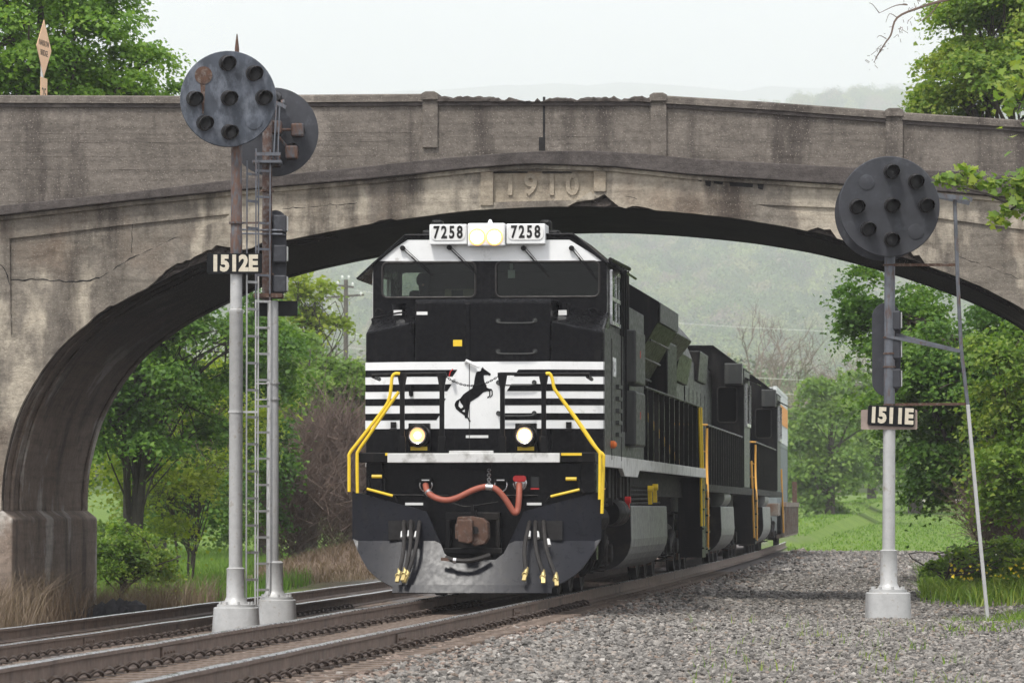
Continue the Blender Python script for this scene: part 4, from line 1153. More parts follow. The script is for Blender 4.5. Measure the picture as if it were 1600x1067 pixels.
# ---- trucks
def truck(parent, yc, n_ax=3, sp=1.75, m='under', wheel_r=0.53):
    t = empty('truck', (XC if parent is loco else 0, yc, 0), parent=parent)
    ya = [(i - (n_ax - 1) / 2) * sp for i in range(n_ax)]
    for y in ya:
        for sg in (-1, 1):
            b = MB(); x = sg * 0.755
            b.lathe([(0.15, -0.09), (0.2, -0.08), (0.2, -0.05), (wheel_r - 0.08, -0.045), (wheel_r - 0.07, -0.065), (wheel_r - 0.005, -0.065), (wheel_r, 0.03), (wheel_r + 0.025, 0.045), (wheel_r + 0.025, 0.065), (0.1, 0.06)], (x, y, wheel_r), (-sg, 0, 0), 28)
            b.build('wheel', M['under'], t, smooth=True)
        MB().cyl((-0.72, y, wheel_r), (0.72, y, wheel_r), 0.09).build('axle', M['under'], t)
    e = ya[-1] + 0.5
    for sg in (-1, 1):
        b = MB(); x = sg * 1.05
        prof = [(-e, 0.62), (-e + 0.1, 0.85), (-sp * 0.55, 0.92), (0, 0.80), (sp * 0.55, 0.92), (e - 0.1, 0.85), (e, 0.62), (e - 0.25, 0.55), (sp * 0.6, 0.62), (0, 0.5), (-sp * 0.6, 0.62), (-e + 0.25, 0.55)]
        b.prism(prof, 'x', x - 0.07, x + 0.07)
        for y in ya:
            b.box(x - 0.1, x + 0.14, y - 0.17, y + 0.17, 0.36, 0.72); b.cyl((x + sg * 0.02, y, wheel_r), (x + sg * 0.2, y, wheel_r), 0.13)
        sf = b.build('side_frame', M[m], t, bevel=0.02)
        b = MB()
        for k in range(n_ax - 1):
            yy = (ya[k] + ya[k + 1]) / 2
            for q in range(5): b.torus((x + sg * 0.06, yy, 0.30 + q * 0.06), (0, 0, 1), 0.09, 0.016, 12, 5)
            b.cyl((x + sg * 0.1, yy - 0.35, 0.5), (x + sg * 0.12, yy + 0.3, 0.75), 0.07)
        b.build('springs', M[m], t)
        b = MB()
        for y in ya:
            for d in (-1, 1): b.box(x - 0.32, x - 0.22 if sg > 0 else x + 0.32, y + d * 0.58 - 0.04, y + d * 0.58 + 0.04, 0.2, 0.75)
        b.build('brake_rigging', M['rust'], t)
    return t
truck(loco, 3.55); truck(loco, 17.3)

# ---- front platform, railing, lights
YP = -0.62
pf = empty('front_platform', parent=loco)
xa, zt = LP(560, 707, YP); xb, _ = LP(930, 707, YP)
b = MB(); b.box(xa, xb, YP, 0.35, DECK - 0.05, zt); b.build('deck_plate', M['black2'], pf, bevel=0.01)
(xa, zt), (xb, zb) = LP(606, 708, YP - 0.03), LP(875, 722.5, YP - 0.03)
b = MB(); b.box(xa, xb, YP - 0.08, YP - 0.002, zb, zt); ac = b.build('anticlimber', M['sillwhite'], pf, bevel=0.008)
(xa, zt), (xb, zb) = LP(702, 704, YP - 0.03), LP(771, 708, YP - 0.03); MB().box(xa, xb, YP - 0.07, YP, zb - 0.01, zt).build('drop_step', M['sillwhite'], pf, bevel=0.006)
for a0, a1 in ((602, 606), (877, 909)):
    (xa, zt), (xb, zb) = LP(a0, 707.5, YP - 0.01), LP(a1, 711.5, YP - 0.01); MB().box(xa, xb, YP - 0.02, YP - 0.003, zb, zt).build('step_edge', M['yellow'], pf)
for px_ in (628.5, 690.5, 785, 849.5):
    (x, zt), (_, zb) = LP(px_, 582, YP), LP(px_, 706, YP)
    b = MB(); b.box(x - 0.03, x + 0.03, YP - 0.02, YP + 0.03, zb, zt - 0.1)
    b.prism([(x - 0.03, zt - 0.2), (x + 0.03, zt - 0.2), (x + 0.06, zt - 0.04), (x + 0.06, zt), (x - 0.06, zt), (x - 0.06, zt - 0.04)], 'y', YP - 0.025, YP + 0.035)
    b.box(x - 0.045, x + 0.045, YP - 0.03, YP + 0.02, zb, zb + 0.2); b.build('stanchion', M['black2'], pf, bevel=0.006)
def ftube(name, pts, r, m, yl, n=5): 
    b = MB(); b.tube(bez([L3(p[0], p[1], yl if len(p) < 3 else p[2]) for p in pts], n), r, 9); return b.build(name, m, pf, smooth=True)
for pts in (((581, 586), (625, 584.5)), ((625, 584.5), (697, 583)), ((781, 584), (855, 584)), ((855, 584.5), (921, 584))):
    b = MB(); b.tube([L3(*p, YP) for p in pts], 0.021, 9); b.build('top_rail', M['black2'], pf, smooth=True)
for px_, dz in ((583, 588), (918, 588)):
    b = MB(); p = L3(px_, dz, YP); b.cyl(p, p + Vector((0, 0.6, -0.02)), 0.025); b.build('rail_bracket', M['black2'], pf)
ftube('handrail', ((625, 584), (617, 584), (612.5, 590), (611, 605), (608, 622), (600, 638), (560, 690), (546.5, 708), (545.5, 720), (545.5, 768)), 0.022, M['yellow'], YP - 0.02)
ftube('handrail', ((623, 612), (600, 645), (575, 682), (560, 704), (558, 716), (558.5, 770)), 0.022, M['yellow'], YP - 0.02)
ftube('handrail', ((853, 584), (859, 584), (863, 592), (866, 606), (873, 617), (900, 655), (925, 692), (936, 706), (937.5, 718), (937, 780)), 0.022, M['yellow'], YP - 0.02)
ftube('handrail', ((871, 614), (905, 660), (932, 700), (942, 710), (943, 722), (940.5, 802)), 0.022, M['yellow'], YP + 0.15)
# chain across the gangway
b = MB(); a, c = L3(692, 585, YP - 0.02), L3(781, 586, YP - 0.02)
n = 30
for i in range(n):
    t = (i + 0.5) / n; p = a.lerp(c, t); p.z -= 0.56 * t * (1 - t)
    t2 = t + 0.01; q = a.lerp(c, t2); q.z -= 0.56 * t2 * (1 - t2)
    d = (q - p).normalized()
    nrm = Vector((0, 1, 0)) if i % 2 else d.cross(Vector((0, 1, 0)))
    u = nrm.cross(d).normalized(); Pp = []
    for k in range(9):
        an = 2 * math.pi * k / 8; Pp.append(p + d * (0.019 * math.cos(an)) + u * (0.010 * math.sin(an)))
    b.tube(Pp, 0.0042, 4, cap=False)
b.build('chain', M['black2'], pf)
# ditch lights
for px_, mk in ((653, 'ditch_dim'), (820, 'ditch')):
    yl = -0.42
    (x, z) = LP(px_, 680, yl)
    d = empty('ditch_light', parent=loco)
    (xa, zt), (xb, zb) = LP(px_ - 16, 661, yl), LP(px_ + 17, 697, yl)
    MB().box(xa, xb, yl + 0.07, yl + 0.2, DECK - 0.05, zt).build('light_bracket', M['black2'], d, bevel=0.01)
    b = MB(); b.lathe([(0.15, -0.1), (0.155, 0.0), (0.150, 0.10), (0.128, 0.11), (0.122, 0.04)], (x, yl + 0.02, z), (0, -1, 0), 24); b.build('light_housing', M['black2'], d, smooth=True)
    b = MB(); b.torus((x, yl - 0.055, z), (0, 1, 0), 0.108, 0.014, 24, 6); b.build('lens_ring', M['chrome'], d, smooth=True)
    b = MB(); b.lathe([(0.116, 0.0), (0.11, 0.01), (0.001, 0.012)], (x, yl - 0.03, z), (0, -1, 0), 24); b.build('halo_reflector', M['halo_reflector'] if mk == 'ditch' else M['ditch_dim'], d, smooth=True)  # glowing disc paints a warm halo behind the lens
    rl_ = 0.082 if mk == 'ditch' else 0.048
    b = MB(); b.lathe([(rl_, 0.0), (rl_ * .9, 0.014), (rl_ * .5, 0.03), (0.001, 0.034)], (x, yl - 0.04, z), (0, -1, 0), 24); b.build('lens', M['ditch'], d, smooth=True)
    (xa, zt), (xb, zb) = LP(px_ - 12, 697.5, yl), LP(px_ + 14, 703.5, yl); MB().box(xa, xb, yl + 0.03, yl + 0.04, zb, zt).build('warning_label', M['yellow'], d)
for px_ in (613.5, 888):
    (x, z) = LP(px_, 665, -0.02); b = MB(); b.box(x - 0.035, x + 0.035, -0.05 + nose_y(x), 0.0 + nose_y(x), z - 0.03, z + 0.05); b.box(x - 0.045, x + 0.045, -0.06 + nose_y(x), nose_y(x), z - 0.06, z - 0.035); b.build('latch', M['black2'], nose)

# ---- pilot
YF = -0.40
b = MB(); (xa, zt), (xb, zb) = LP(572, 712, YF), LP(932, 800, YF); b.box(xa, xb, YF, -0.15, 0.5, DECK - 0.06)
b.box(LP(575, 0, YF)[0], LP(600, 0, YF)[0], YF - 0.1, YF, LP(0, 770, YF)[1], LP(0, 715, YF)[1]); b.box(LP(908, 0, YF)[0], LP(930, 0, YF)[0], YF - 0.1, YF, LP(0, 770, YF)[1], LP(0, 715, YF)[1])
pil = b.build('pilot_plate', M['black'], loco, bevel=0.01)
def plow_z(x):
    a = abs(x)
    zb = interp(a, [(0, .11), (.8, .11), (1.0, .14), (1.2, .24), (1.36, .36), (1.5, .56), (1.6, .76)])
    if a < 0.62: zt = interp(a, [(0, .50), (.28, .50), (.38, .58), (.56, .98), (.62, 1.10)])
    else: zt = interp(a, [(.62, 1.12), (1.6, 1.38)])
    return zb, zt
def plow_y(x, z):
    a = abs(x)
    q = max(0, (0.74 - z) / 0.63)
    return -0.60 - 0.36 * q + 0.075 * a * a
pxc = LP(742, 850, -0.6)[0]
xsP = sorted(set([round(-1.6 + 3.2 * i / 44, 4) for i in range(45)] + [-.62, .62, -.38, .38, -.56, .56, -.28, .28]))
P = []
for x in xsP:
    zb, zt = plow_z(x); zk = min(max(0.74, zb + 0.004), zt - 0.004); zr = [zb + (zk - zb) * k / 4 for k in range(4)] + [zk + (zt - zk) * k / 3 for k in range(4)]; P.append([(pxc + x, plow_y(x, z), z) for z in zr])
pl = MB().grid(P).build('snow_plow', M['plow'], loco, solid=0.03)
P = [[(pxc - 1.02 + 2.04 * i / 20, plow_y(-1.02 + 2.04 * i / 20, .11) - 0.012 - 0.05 * k, 0.085 + 0.10 * (1 - k)) for k in (0, 1)] for i in range(21)]
MB().grid(P).build('plow_lip', M['plow'], pl, solid=0.02)
for sg in (-1, 1):
    b = MB(); b.box(pxc + sg * 0.9 - 0.22, pxc + sg * 0.9 + 0.22, -0.57, -0.44, 0.76, 1.0); b.build('hose_recess', M['hole'], pl)
    # side returns behind the plow ends
    b = MB(); b.add([(pxc + sg * 1.6, -0.42, 1.36), (pxc + sg * 1.6, -0.42, 0.76), (pxc + sg * 1.45, 0.6, 0.7), (pxc + sg * 1.45, 0.6, 1.36)], [(0, 1, 2, 3)]); b.build('plow_side', M['plow'], pl, solid=0.02)
for pts in (((567, 768), (571, 763), (616, 775), (621, 783)), ((853, 784), (858, 776), (908, 764), (912, 770))):
    b = MB(); p = [L3(a, c, -0.56) for a, c in pts]; b.tube(p, 0.012, 7); gi = b.build('step_grab_iron', M['black2'], pl, smooth=True)
    b = MB(); b.tube([p[1].lerp(p[2], .05), p[1].lerp(p[2], .95)], 0.018, 8); b.build('grip', M['yellow'], gi, smooth=True)
for pts in (((577, 768), (577, 745), (581, 744), (597, 744), (601, 747), (601, 770)), ((884, 748), (901, 748), (905, 752), (905, 768))):
    b = MB(); p = [L3(a, c, -0.5) for a, c in pts]; b.tube(p, 0.02, 7); gi = b.build('step_grab_iron', M['black2'], pl, smooth=True)
    i0 = 2 if len(pts) == 6 else 0
    b = MB(); b.tube([p[i0] + Vector((0, -0.004, 0)), p[i0 + 1] + Vector((0, -0.004, 0))], 0.024, 8); b.build('grip', M['yellow'], gi, smooth=True)
for a0, a1, yy in ((633, 661, 787), (823, 846, 787)):
    (xa, zt), (xb, zb) = LP(a0, yy - 2, YF - 0.02), LP(a1, yy + 2, YF - 0.02); MB().box(xa, xb, YF - 0.012, YF - 0.003, zb, zt).build('label_plate', M['tape'], pil)
# jumper sockets, cable, chain
for px_, py_, mk in ((666, 752, 'black2'), (783, 752, 'black2'), (812.5, 750, 'red')):
    x, z = LP(px_, py_, YF - 0.05); s_ = empty('jumper_socket', parent=loco)
    b = MB(); b.lathe([(0.085, 0), (0.09, 0.06), (0.075, 0.07)], (x, YF, z - 0.03), (0, -1, 0), 18); b.build('socket', M['black2'] if mk != 'red' else M['chrome'], s_, smooth=True)
    b = MB(); b.prism(rrect(x - 0.085, x + 0.085, z - 0.02, z + 0.06, 0.035), 'y', YF - 0.125, YF - 0.08); b.build('socket_lid', M[mk], s_, bevel=0.01)
    if mk != 'red': MB().box(x - 0.05, x + 0.05, YF - 0.13, YF - 0.126, z + 0.01, z + 0.025).build('label_plate', M['tape'], s_)
    b = MB(); b.torus((x, YF - 0.08, z - 0.05), (0, 1, 0), 0.08, 0.008, 16, 5); b.build('bail', M['chrome'], s_, smooth=True)
YH = YF - 0.2
cable = [(665, 757, YF - .1), (668, 768, YH), (680, 777, YH - .05), (697, 781, YH - .08), (715, 777, YH - .1), (738, 766, YH - .1), (756, 760.5, YH - .1), (768, 761, YH - .1), (778, 766, YH - .1), (790, 780, YH - .08), (800, 796, YH - .06), (805, 801, YH - .05), (809, 795, YH - .03), (811, 775, YH), (811.5, 755, YF - .1)]
b = MB(); b.tube(bez([L3(*p) for p in cable], 6), 0.04, 10); cb = b.build('jumper_cable', M['redhose'], loco, smooth=True)
b = MB(); a, c = L3(759, 760.5, YH - .1), L3(770, 761.5, YH - .1); b.tube([a, c], 0.047, 10); a = L3(667, 766, YH); b.cyl(a, a + Vector((0.04, 0, -0.05)), 0.048); b.build('cable_clamp', M['chrome'], cb, smooth=True)
b = MB(); a, c = L3(764, 733, YH + .1), L3(764, 758, YH - .1)
for i in range(7):
    p = a.lerp(c, (i + .5) / 7); b.torus(p, (1, 0, 0) if i % 2 else (0, 1, 0), 0.022, 0.006, 8, 4)
b.build('cable_chain', M['chrome'], cb)
b = MB(); b.tube([L3(705, 726, YF - .05), L3(705, 732, YF - .08), L3(764, 733, YF - .08), L3(766, 727, YF - .05)], 0.008, 5); b.build('uncoupling_lever', M['black2'], pil)
(xa, zt), (xb, zb) = LP(830, 744, YF), LP(843, 762, YF); MB().box(xa, xb, YF - 0.07, YF - 0.002, zb, zt).build('receptacle', M['sidegrey'], pil, bevel=0.012)
MB().box(xa, xb, YF - 0.072, YF - 0.003, zb - 0.02, zb - 0.002).build('receptacle_lid', M['red'], pil)
b = MB(); b.tube([L3(605, 773, YF - .04), L3(700, 774, YF - .04)], 0.012, 6); b.tube([L3(780, 774, YF - .04), L3(840, 774, YF - .04)], 0.012, 6); b.tube(bez([L3(702, 784, YF - .1), L3(725, 791, YF - .12), L3(740, 790, YF - .12), L3(778, 784, YF - .1)], 5), 0.009, 6); b.build('lever_rod', M['black2'], pil)
# coupler and its pocket
cp = empty('coupler', parent=loco); YK = -0.95
kx = lambda p, y=YK: LP(p, 830, y)[0]
kz = lambda p, y=YK: LP(740, p, y)[1]
b = MB()
y0 = -0.55
for (a0, a1, c0, c1) in ((698, 782, 800, 812), (698, 705, 812, 855), (776, 782, 812, 855), (694, 786, 855, 864)):
    b.box(LP(a0, 0, y0)[0], LP(a1, 0, y0)[0], y0 - 0.08, y0 + 0.1, LP(0, c1, y0)[1], LP(0, c0, y0)[1])
b.build('coupler_pocket', M['black2'], cp, bevel=0.01)
MB().box(LP(705, 0, -.45)[0], LP(776, 0, -.45)[0], -0.44, -0.41, LP(0, 862, -.45)[1], LP(0, 810, -.45)[1]).build('pocket_back', M['hole'], cp)
hd = [(712, 820), (714, 807), (735, 806), (752, 809), (761, 816), (762, 840), (756, 850), (740, 853), (733, 846), (739, 838), (739, 824), (733, 818)]
b = MB(); b.prism([(kx(a), kz(c)) for a, c in hd], 'y', YK + 0.05, YK + 0.32); b.box(kx(727), kx(752), YK + 0.3, -0.4, kz(842), kz(818)); b.build('coupler_head', M['rust'], cp, bevel=0.014)
b = MB(); b.prism([(kx(a), kz(c)) for a, c in ((716, 812), (739, 812), (739, 846), (733, 849), (717, 846))], 'y', YK - 0.09, YK + 0.12); b.box(kx(711), kx(718), YK, YK + 0.2, kz(842), kz(818)); b.build('knuckle', M['rust'], cp, bevel=0.016)
b = MB(); b.cyl((kx(741), YK + 0.02, kz(828)), (kx(741), YK + 0.1, kz(828)), 0.05); b.build('knuckle_pocket', M['hole'], cp)
b = MB(); b.obox(L3(738, 788, -.6), L3(738, 800, -.62), 0.03, 0.03); b.box(kx(735), kx(742), YK + 0.1, YK + 0.2, kz(806), kz(797)); b.build('lift_rod', M['black2'], cp)
b = MB(); b.tube(bez([L3(697, 871, -.9), L3(712, 875, -.95), L3(738, 875, -.95), L3(765, 867, -.85)], 5), [0.032] * 16, 9); th = b.build('train_line_hose', M['rubber'], cp, smooth=True)
b = MB(); b.cyl(L3(708, 875, -.95), L3(713, 875.5, -.95), 0.038); b.build('hose_clamp', M['chrome'], th); b = MB(); b.obox(L3(690, 873, -.9), L3(704, 874, -.93), 0.05, 0.04); b.build('glad_hand', M['rust'], th)
# brake hoses hanging on the plow
for (x0_, y0_, x1_, y1_) in ((631, 818, 624, 895), (642, 817, 633, 893), (655, 818, 637, 896), (827, 818, 822, 893), (836.5, 818, 849, 897), (849.5, 818, 869, 901)):
    h = empty('brake_hose', parent=loco)
    yA, yB2 = -0.60, -0.98
    p0, p1 = L3(x0_, y0_, yA), L3(x1_, y1_, yB2); mid = p0.lerp(p1, .5) + Vector((0.035 if x0_ < 700 else -0.035, -0.06, 0))
    b = MB(); b.tube(bez([p0 + Vector((0, 0.1, 0.02)), p0, mid, p1], 5), 0.026, 8); b.build('hose', M['rubber'], h, smooth=True)
    q = p0.lerp(p1, 0.22 if x0_ != 849.5 else 0.35); d = (p1 - p0).normalized(); b = MB(); b.cyl(q - d * 0.04, q + d * 0.05, 0.031); b.build('hose_band', M['tape'], h, smooth=True)
    b = MB(); b.cyl(p1 - d * 0.06, p1 + d * 0.02, 0.03); b.obox(p1, p1 + d * 0.13 + Vector((-.02, 0, 0)), 0.05, 0.03); b.torus(p1 + d * 0.04 + Vector((-.015, -.01, 0)), (0.2, 1, 0), 0.026, 0.014, 10, 5); b.build('glad_hand', M['brass'], h, smooth=True)
# wheel-side bits seen beyond the plow's right end
b = MB(); b.lathe([(0.17, 0), (0.17, 0.3), (0.1, 0.36)], (X_R - 0.25, 0.9, 1.02), (0.3, 1, 0), 16); b.tube(bez([(X_R - .3, .6, .9), (X_R - .2, .7, .5), (X_R - .35, .9, .3)], 5), 0.05, 8); b.tube(bez([(X_R - .1, 1.2, 1.0), (X_R - .12, 1.25, .6), (X_R - .2, 1.3, .4)], 5), 0.05, 8); b.build('brake_cylinder', M['black2'], loco, smooth=True)

# driver behind the left windshield
def person_in_cab():
    px_ = 649; base = Vector((cab_pt(px_, 0)[0], CY0 + 0.95, 3.36))
    o = bpy.data.objects.new('person', None); o.location = L_ORG + Matrix.Rotation(L_RZ, 3, 'Z') @ base; o.rotation_euler = (0, 0, L_RZ); col.objects.link(o)
    tag(o, 'person in dark clothing seated behind the left windshield of the leading locomotive', 'person')
    J = {'pel': ((0, 0, 0.08), .15), 'ab': ((0, 0.02, .25), .14), 'ch': ((0, 0.03, .48), .165), 'nk': ((0, 0.0, .63), .055), 'hd0': ((0, -.02, .70), .06), 'hd1': ((0, -.03, .78), .082), 'hd2': ((0, -.03, .87), .075),
         'sl': ((-.19, .02, .55), .07), 'el': ((-.25, -.1, .30), .048), 'wl': ((-.2, -.32, .25), .033), 'hl': ((-.18, -.4, .25), .036), 'sr': ((.19, .02, .55), .07), 'er': ((.26, -.1, .30), .048), 'wr': ((.2, -.34, .27), .033), 'hr': ((.18, -.42, .27), .036),
         'kl': ((-.14, -.45, .08), .075), 'kr': ((.14, -.45, .08), .075), 'fl': ((-.14, -.5, -.1), .055), 'fr': ((.14, -.5, -.1), .055)}
    E = [('pel', 'ab'), ('ab', 'ch'), ('ch', 'nk'), ('nk', 'hd0'), ('hd0', 'hd1'), ('hd1', 'hd2'), ('ch', 'sl'), ('sl', 'el'), ('el', 'wl'), ('wl', 'hl'), ('ch', 'sr'), ('sr', 'er'), ('er', 'wr'), ('wr', 'hr'), ('pel', 'kl'), ('pel', 'kr'), ('kl', 'fl'), ('kr', 'fr')]
    ks = list(J); me = bpy.data.meshes.new('body'); me.from_pydata([J[k][0] for k in ks], [(ks.index(a), ks.index(c)) for a, c in E], [])
    bo = bpy.data.objects.new('body', me); col.objects.link(bo); bo.parent = o
    sk = bo.modifiers.new('skin', 'SKIN')
    for v, k in zip(me.skin_vertices[0].data, ks): v.radius = (J[k][1], J[k][1]); v.use_root = (k == 'pel')
    bo.modifiers.new('sub', 'SUBSURF').levels = 2; bo.modifiers['sub'].render_levels = 2
    me.materials.append(M['cloth'])
    b = MB(); b.lathe([(0.088, 0.80), (0.10, 0.84), (0.098, 0.90), (0.06, 0.955), (0.005, 0.965)], (0, -.03, 0), (0, 0, 1), 16); b.build('hair', M['cloth'], o, smooth=True)
    b = MB(); b.lathe([(0.02, 0), (0.015, 0.03)], (0, -.105, .80), (0, -1, -.3), 8); b.build('nose_of_face', M['skin'], o)
person_in_cab()

# ================================================================== position-light signals
def disc_head(parent, c, r, lamps, face, m, plugs=(), s=1.0, aim=0.0):
    """c centre of the backing disc, face -1 shows its lamps to the camera"""
    d = empty('signal_head', parent=parent)
    b = MB(); b.lathe([(r - 0.02, 0.03), (r, 0.025), (r, 0.0), (r - 0.01, -0.012), (0.001, -0.012)], c, (0, -face, 0), 56); b.build('backing_disc', m, d, smooth=True)
    hr = 0.105 * s
    for (dx, dz) in lamps:
        p = Vector(c) + Vector((dx, 0, dz))
        l = empty('lamp_unit', parent=d)
        b = MB(); b.lathe([(hr * 0.8, 0.0), (hr * 1.0, 0.05), (hr * 1.0, 0.17), (hr * 0.6, 0.23)], p, (0, -face, 0), 16)
        b.build('lamp_case', M['hood'], l, smooth=True)
        b = MB(); b.lathe([(hr * 1.12, 0.0), (hr * 1.12, 0.03), (hr * 0.9, 0.035)], p + Vector((0, face * 0.012, 0)), (0, face, 0), 18); b.build('lamp_ring', M['hood'], l, smooth=True)
        b = MB(); b.lathe([(hr * 0.85, 0), (hr * 0.5, 0.012), (0.001, 0.016)], p + Vector((0, face * 0.025, 0)), (0, face, 0), 16); b.build('lens', M['lens'], l, smooth=True)
        # visor: tube slanting off the disc, its lip cut back underneath
        dv = Vector((aim, face, -0.07)).normalized(); rows = []
        for k in range(25):
            a = 2 * math.pi * k / 24
            o_ = Vector((hr * math.cos(a), 0, hr * math.sin(a)))
            rows.append([p + o_ + Vector((0, face * 0.012, 0)), p + o_ * 0.97 + dv * (0.24 + 0.06 * math.sin(a))])
        MB().grid(rows).build('visor', M['hood'], l, smooth=True, solid=0.006)
    for (dx, dz, pr) in plugs:
        p = Vector(c) + Vector((dx, face * 0.004, dz)); b = MB(); b.lathe([(pr, 0), (pr, 0.012), (pr - 0.01, 0.014)], p + Vector((0, face * 0.008, 0)), (0, face, 0), 20); b.build('blanking_plate', M['rust'] if pr > 0.12 else m, d, smooth=True)
    return d

def pill_head(parent, c, w, h, face, m):
    d = empty('signal_head', parent=parent)
    pts = []
    for k in range(13): a = math.pi * k / 12; pts.append((c[0] + w / 2 * math.cos(a), c[2] + h / 2 - w / 2 + w / 2 * math.sin(a)))
    for k in range(13): a = math.pi + math.pi * k / 12; pts.append((c[0] + w / 2 * math.cos(a), c[2] - h / 2 + w / 2 + w / 2 * math.sin(a)))
    b = MB(); b.prism(pts, 'y', c[1], c[1] + 0.02); b.build('backing_plate', m, d, bevel=0.006)
    for t in (-1, 0, 1):
        z = c[2] + t * (h / 2 - w * 0.62)
        l = empty('lamp_unit', parent=d)
        b = MB(); b.box(c[0] - 0.02, c[0] + 0.17, c[1] - 0.19, c[1] - 0.002, z - 0.13, z + 0.12); b.build('lamp_case', M['disc2'], l, bevel=0.02)
        b = MB(); b.box(c[0] + 0.172, c[0] + 0.19, c[1] - 0.17, c[1] - 0.02, z - 0.11, z + 0.1); b.build('case_lid', M['silver'], l, bevel=0.01)
    return d

def number_plate(parent, x0, x1, z0, z1, y, text, size, tilt=0.0, sx=1.0):
    b = MB(); b.plate(rrect(x0 - (x0 + x1) / 2, x1 - (x0 + x1) / 2, z0 - (z0 + z1) / 2, z1 - (z0 + z1) / 2, 0.03), [], 'y', 0, 0.02)
    o = b.build('number_plate', M['plate'], parent, bevel=0.004); o.location = ((x0 + x1) / 2, y, (z0 + z1) / 2); o.rotation_euler = (0, tilt, 0)
    text_mesh('numerals', text, size, 0.004, M['cream'], o, (0, -0.004, -0.005), sx=sx, bold=0.016 * size / 0.3, space=1.02)
    return o

def footing(parent, P, x0, x1, ztop, zbot, yc, wide):
    """block, flange with bolts; x0..x1 block width at the top"""
    xc = (x0 + x1) / 2; h = (x1 - x0) / 2
    b = MB(); n = 20
    sq = lambda s_: [(xc + math.copysign(abs(math.cos(a)) ** 0.55, math.cos(a)) * s_, yc + math.copysign(abs(math.sin(a)) ** 0.55, math.sin(a)) * s_) for a in [2 * math.pi * k / n for k in range(n)]]
    rows = [[(x, y, z) for x, y in sq(s_)] for s_, z in ((h * wide * 1.03, zbot), (h * wide, zbot + 0.1), (h, ztop - 0.01), (h - 0.012, ztop))]
    vs = [p for r_ in rows for p in r_]; fs = [(i * n + k, i * n + (k + 1) % n, (i + 1) * n + (k + 1) % n, (i + 1) * n + k) for i in range(3) for k in range(n)] + [tuple(range(3 * n, 4 * n)), tuple(range(n - 1, -1, -1))]
    b.add(vs, fs); b.build('footing', M['silver'], parent, smooth=True)
    b = MB(); b.lathe([(h * 0.86, 0), (h * 0.86, 0.035), (h * 0.7, 0.04)], (xc, yc, ztop), (0, 0, 1), 24)
    for k in range(8):
        a = 2 * math.pi * k / 8 + .2; p = Vector((xc + h * 0.72 * math.cos(a), yc + h * 0.72 * math.sin(a), ztop + 0.04)); b.cyl(p, p + Vector((0, 0, 0.035)), 0.022, n=6)
    b.build('base_flange', M['silver'], parent, smooth=True)

def ladder(parent, xa, xb, ya, yb, z0, z1, mlow, mhigh, zsplit, step=0.355, off=0.0):
    ld = empty('ladder', parent=parent)
    for x, y in ((xa, ya), (xb, yb)):
        for (p, q, m) in ((z0, zsplit, mlow), (zsplit, z1, mhigh)):
            if q > p: MB().obox((x, y, p), (x, y, q), 0.02, 0.04).build('ladder_rail', m, ld)
    z = z0 + 0.1 + off
    while z < z1 - 0.05:
        MB().obox((xa, ya, z), (xb, yb, z), 0.03, 0.032).build('rung', mlow if z < zsplit else mhigh, ld); z += step
    return ld

# ---- left pair, nearer mast 1512E
Y1 = 61.5
c0 = at(368, 965, Y1); c0.z = gz(c0.x, c0.y) - 0.02
s1 = empty('signal_mast', c0)
tag(s1, 'position light signal with grey disc facing the camera and number plate 1512E', 'railway signal', 'position light signals beside the track')
Q = lambda px, py, Y=Y1: at(px, py, Y) - c0
q = lambda px, py, dy=0.0, Y=Y1: (lambda v: Vector((v.x, dy, v.z)))(at(px, py, Y + dy) - c0)
fz = q(368, 948).z
footing(s1, None, q(334, 948).x, q(404, 948).x, fz, 0.0, 0.0, 1.06)
mz = lambda py: q(368, py).z
xm = q(368.5, 700).x
b = MB(); b.lathe([(0.20, fz + 0.03), (0.155, fz + 0.08), (0.125, fz + 0.14), (0.122, mz(890)), (0.128, mz(888)), (0.1, mz(886))], (xm, 0, 0), (0, 0, 1), 24); b.build('mast_sleeve', M['silver'], s1, smooth=True)
b = MB(); b.lathe([(0.093, mz(888)), (0.093, mz(490)), (0.098, mz(489)), (0.098, mz(484)), (0.083, mz(483)), (0.08, mz(400))], (xm, 0, 0), (0, 0, 1), 24); b.build('mast', M['silver'], s1, smooth=True)
b = MB(); b.lathe([(0.082, mz(402)), (0.084, mz(365)), (0.078, mz(364)), (0.076, mz(225)), (0.07, mz(100))], (xm, 0, 0), (0, 0, 1), 20); b.build('upper_mast', M['oldmast'], s1, smooth=True)
b = MB(); b.lathe([(0.034, mz(90)), (0.03, mz(75)), (0.012, mz(57)), (0.006, mz(53))], (xm, 0.05, 0), (0, 0, 1), 12); b.build('finial', M['rust'], s1, smooth=True)
for py in (645, 428, 350):
    b = MB(); b.lathe([(0.105, mz(py)), (0.105, mz(py - 3))], (xm, 0, 0), (0, 0, 1), 18); b.box(xm + 0.09, xm + 0.3, -0.01, 0.01, mz(py), mz(py - 3)); b.build('clamp', M['silver'] if py > 430 else M['oldmast'], s1)
dc = q(356.5, 155, -0.17); s_ = 61.33 / 7000
lm = [((px - 356.5) * s_, (155 - py) * s_) for px, py in ((354, 99), (396, 115), (303, 155), (357, 154), (411, 153), (319, 193), (358, 207))]
disc_head(s1, dc, 75.5 * s_, lm, -1, M['disc'], [((318 - 356.5) * s_, (155 - 118) * s_, 0.122), ((397 - 356.5) * s_, (155 - 190) * s_, 0.115)], s=0.92, aim=0.24)
b = MB(); (ra, rb) = (q(318, 122, -0.19), q(316, 178, -0.19)); b.prism([(ra.x - .05, ra.z), (ra.x + .03, ra.z), (rb.x + .02, rb.z), (rb.x, rb.z)], 'y', -0.185, -0.1825); b.build('rust_run', M['rust'], s1)
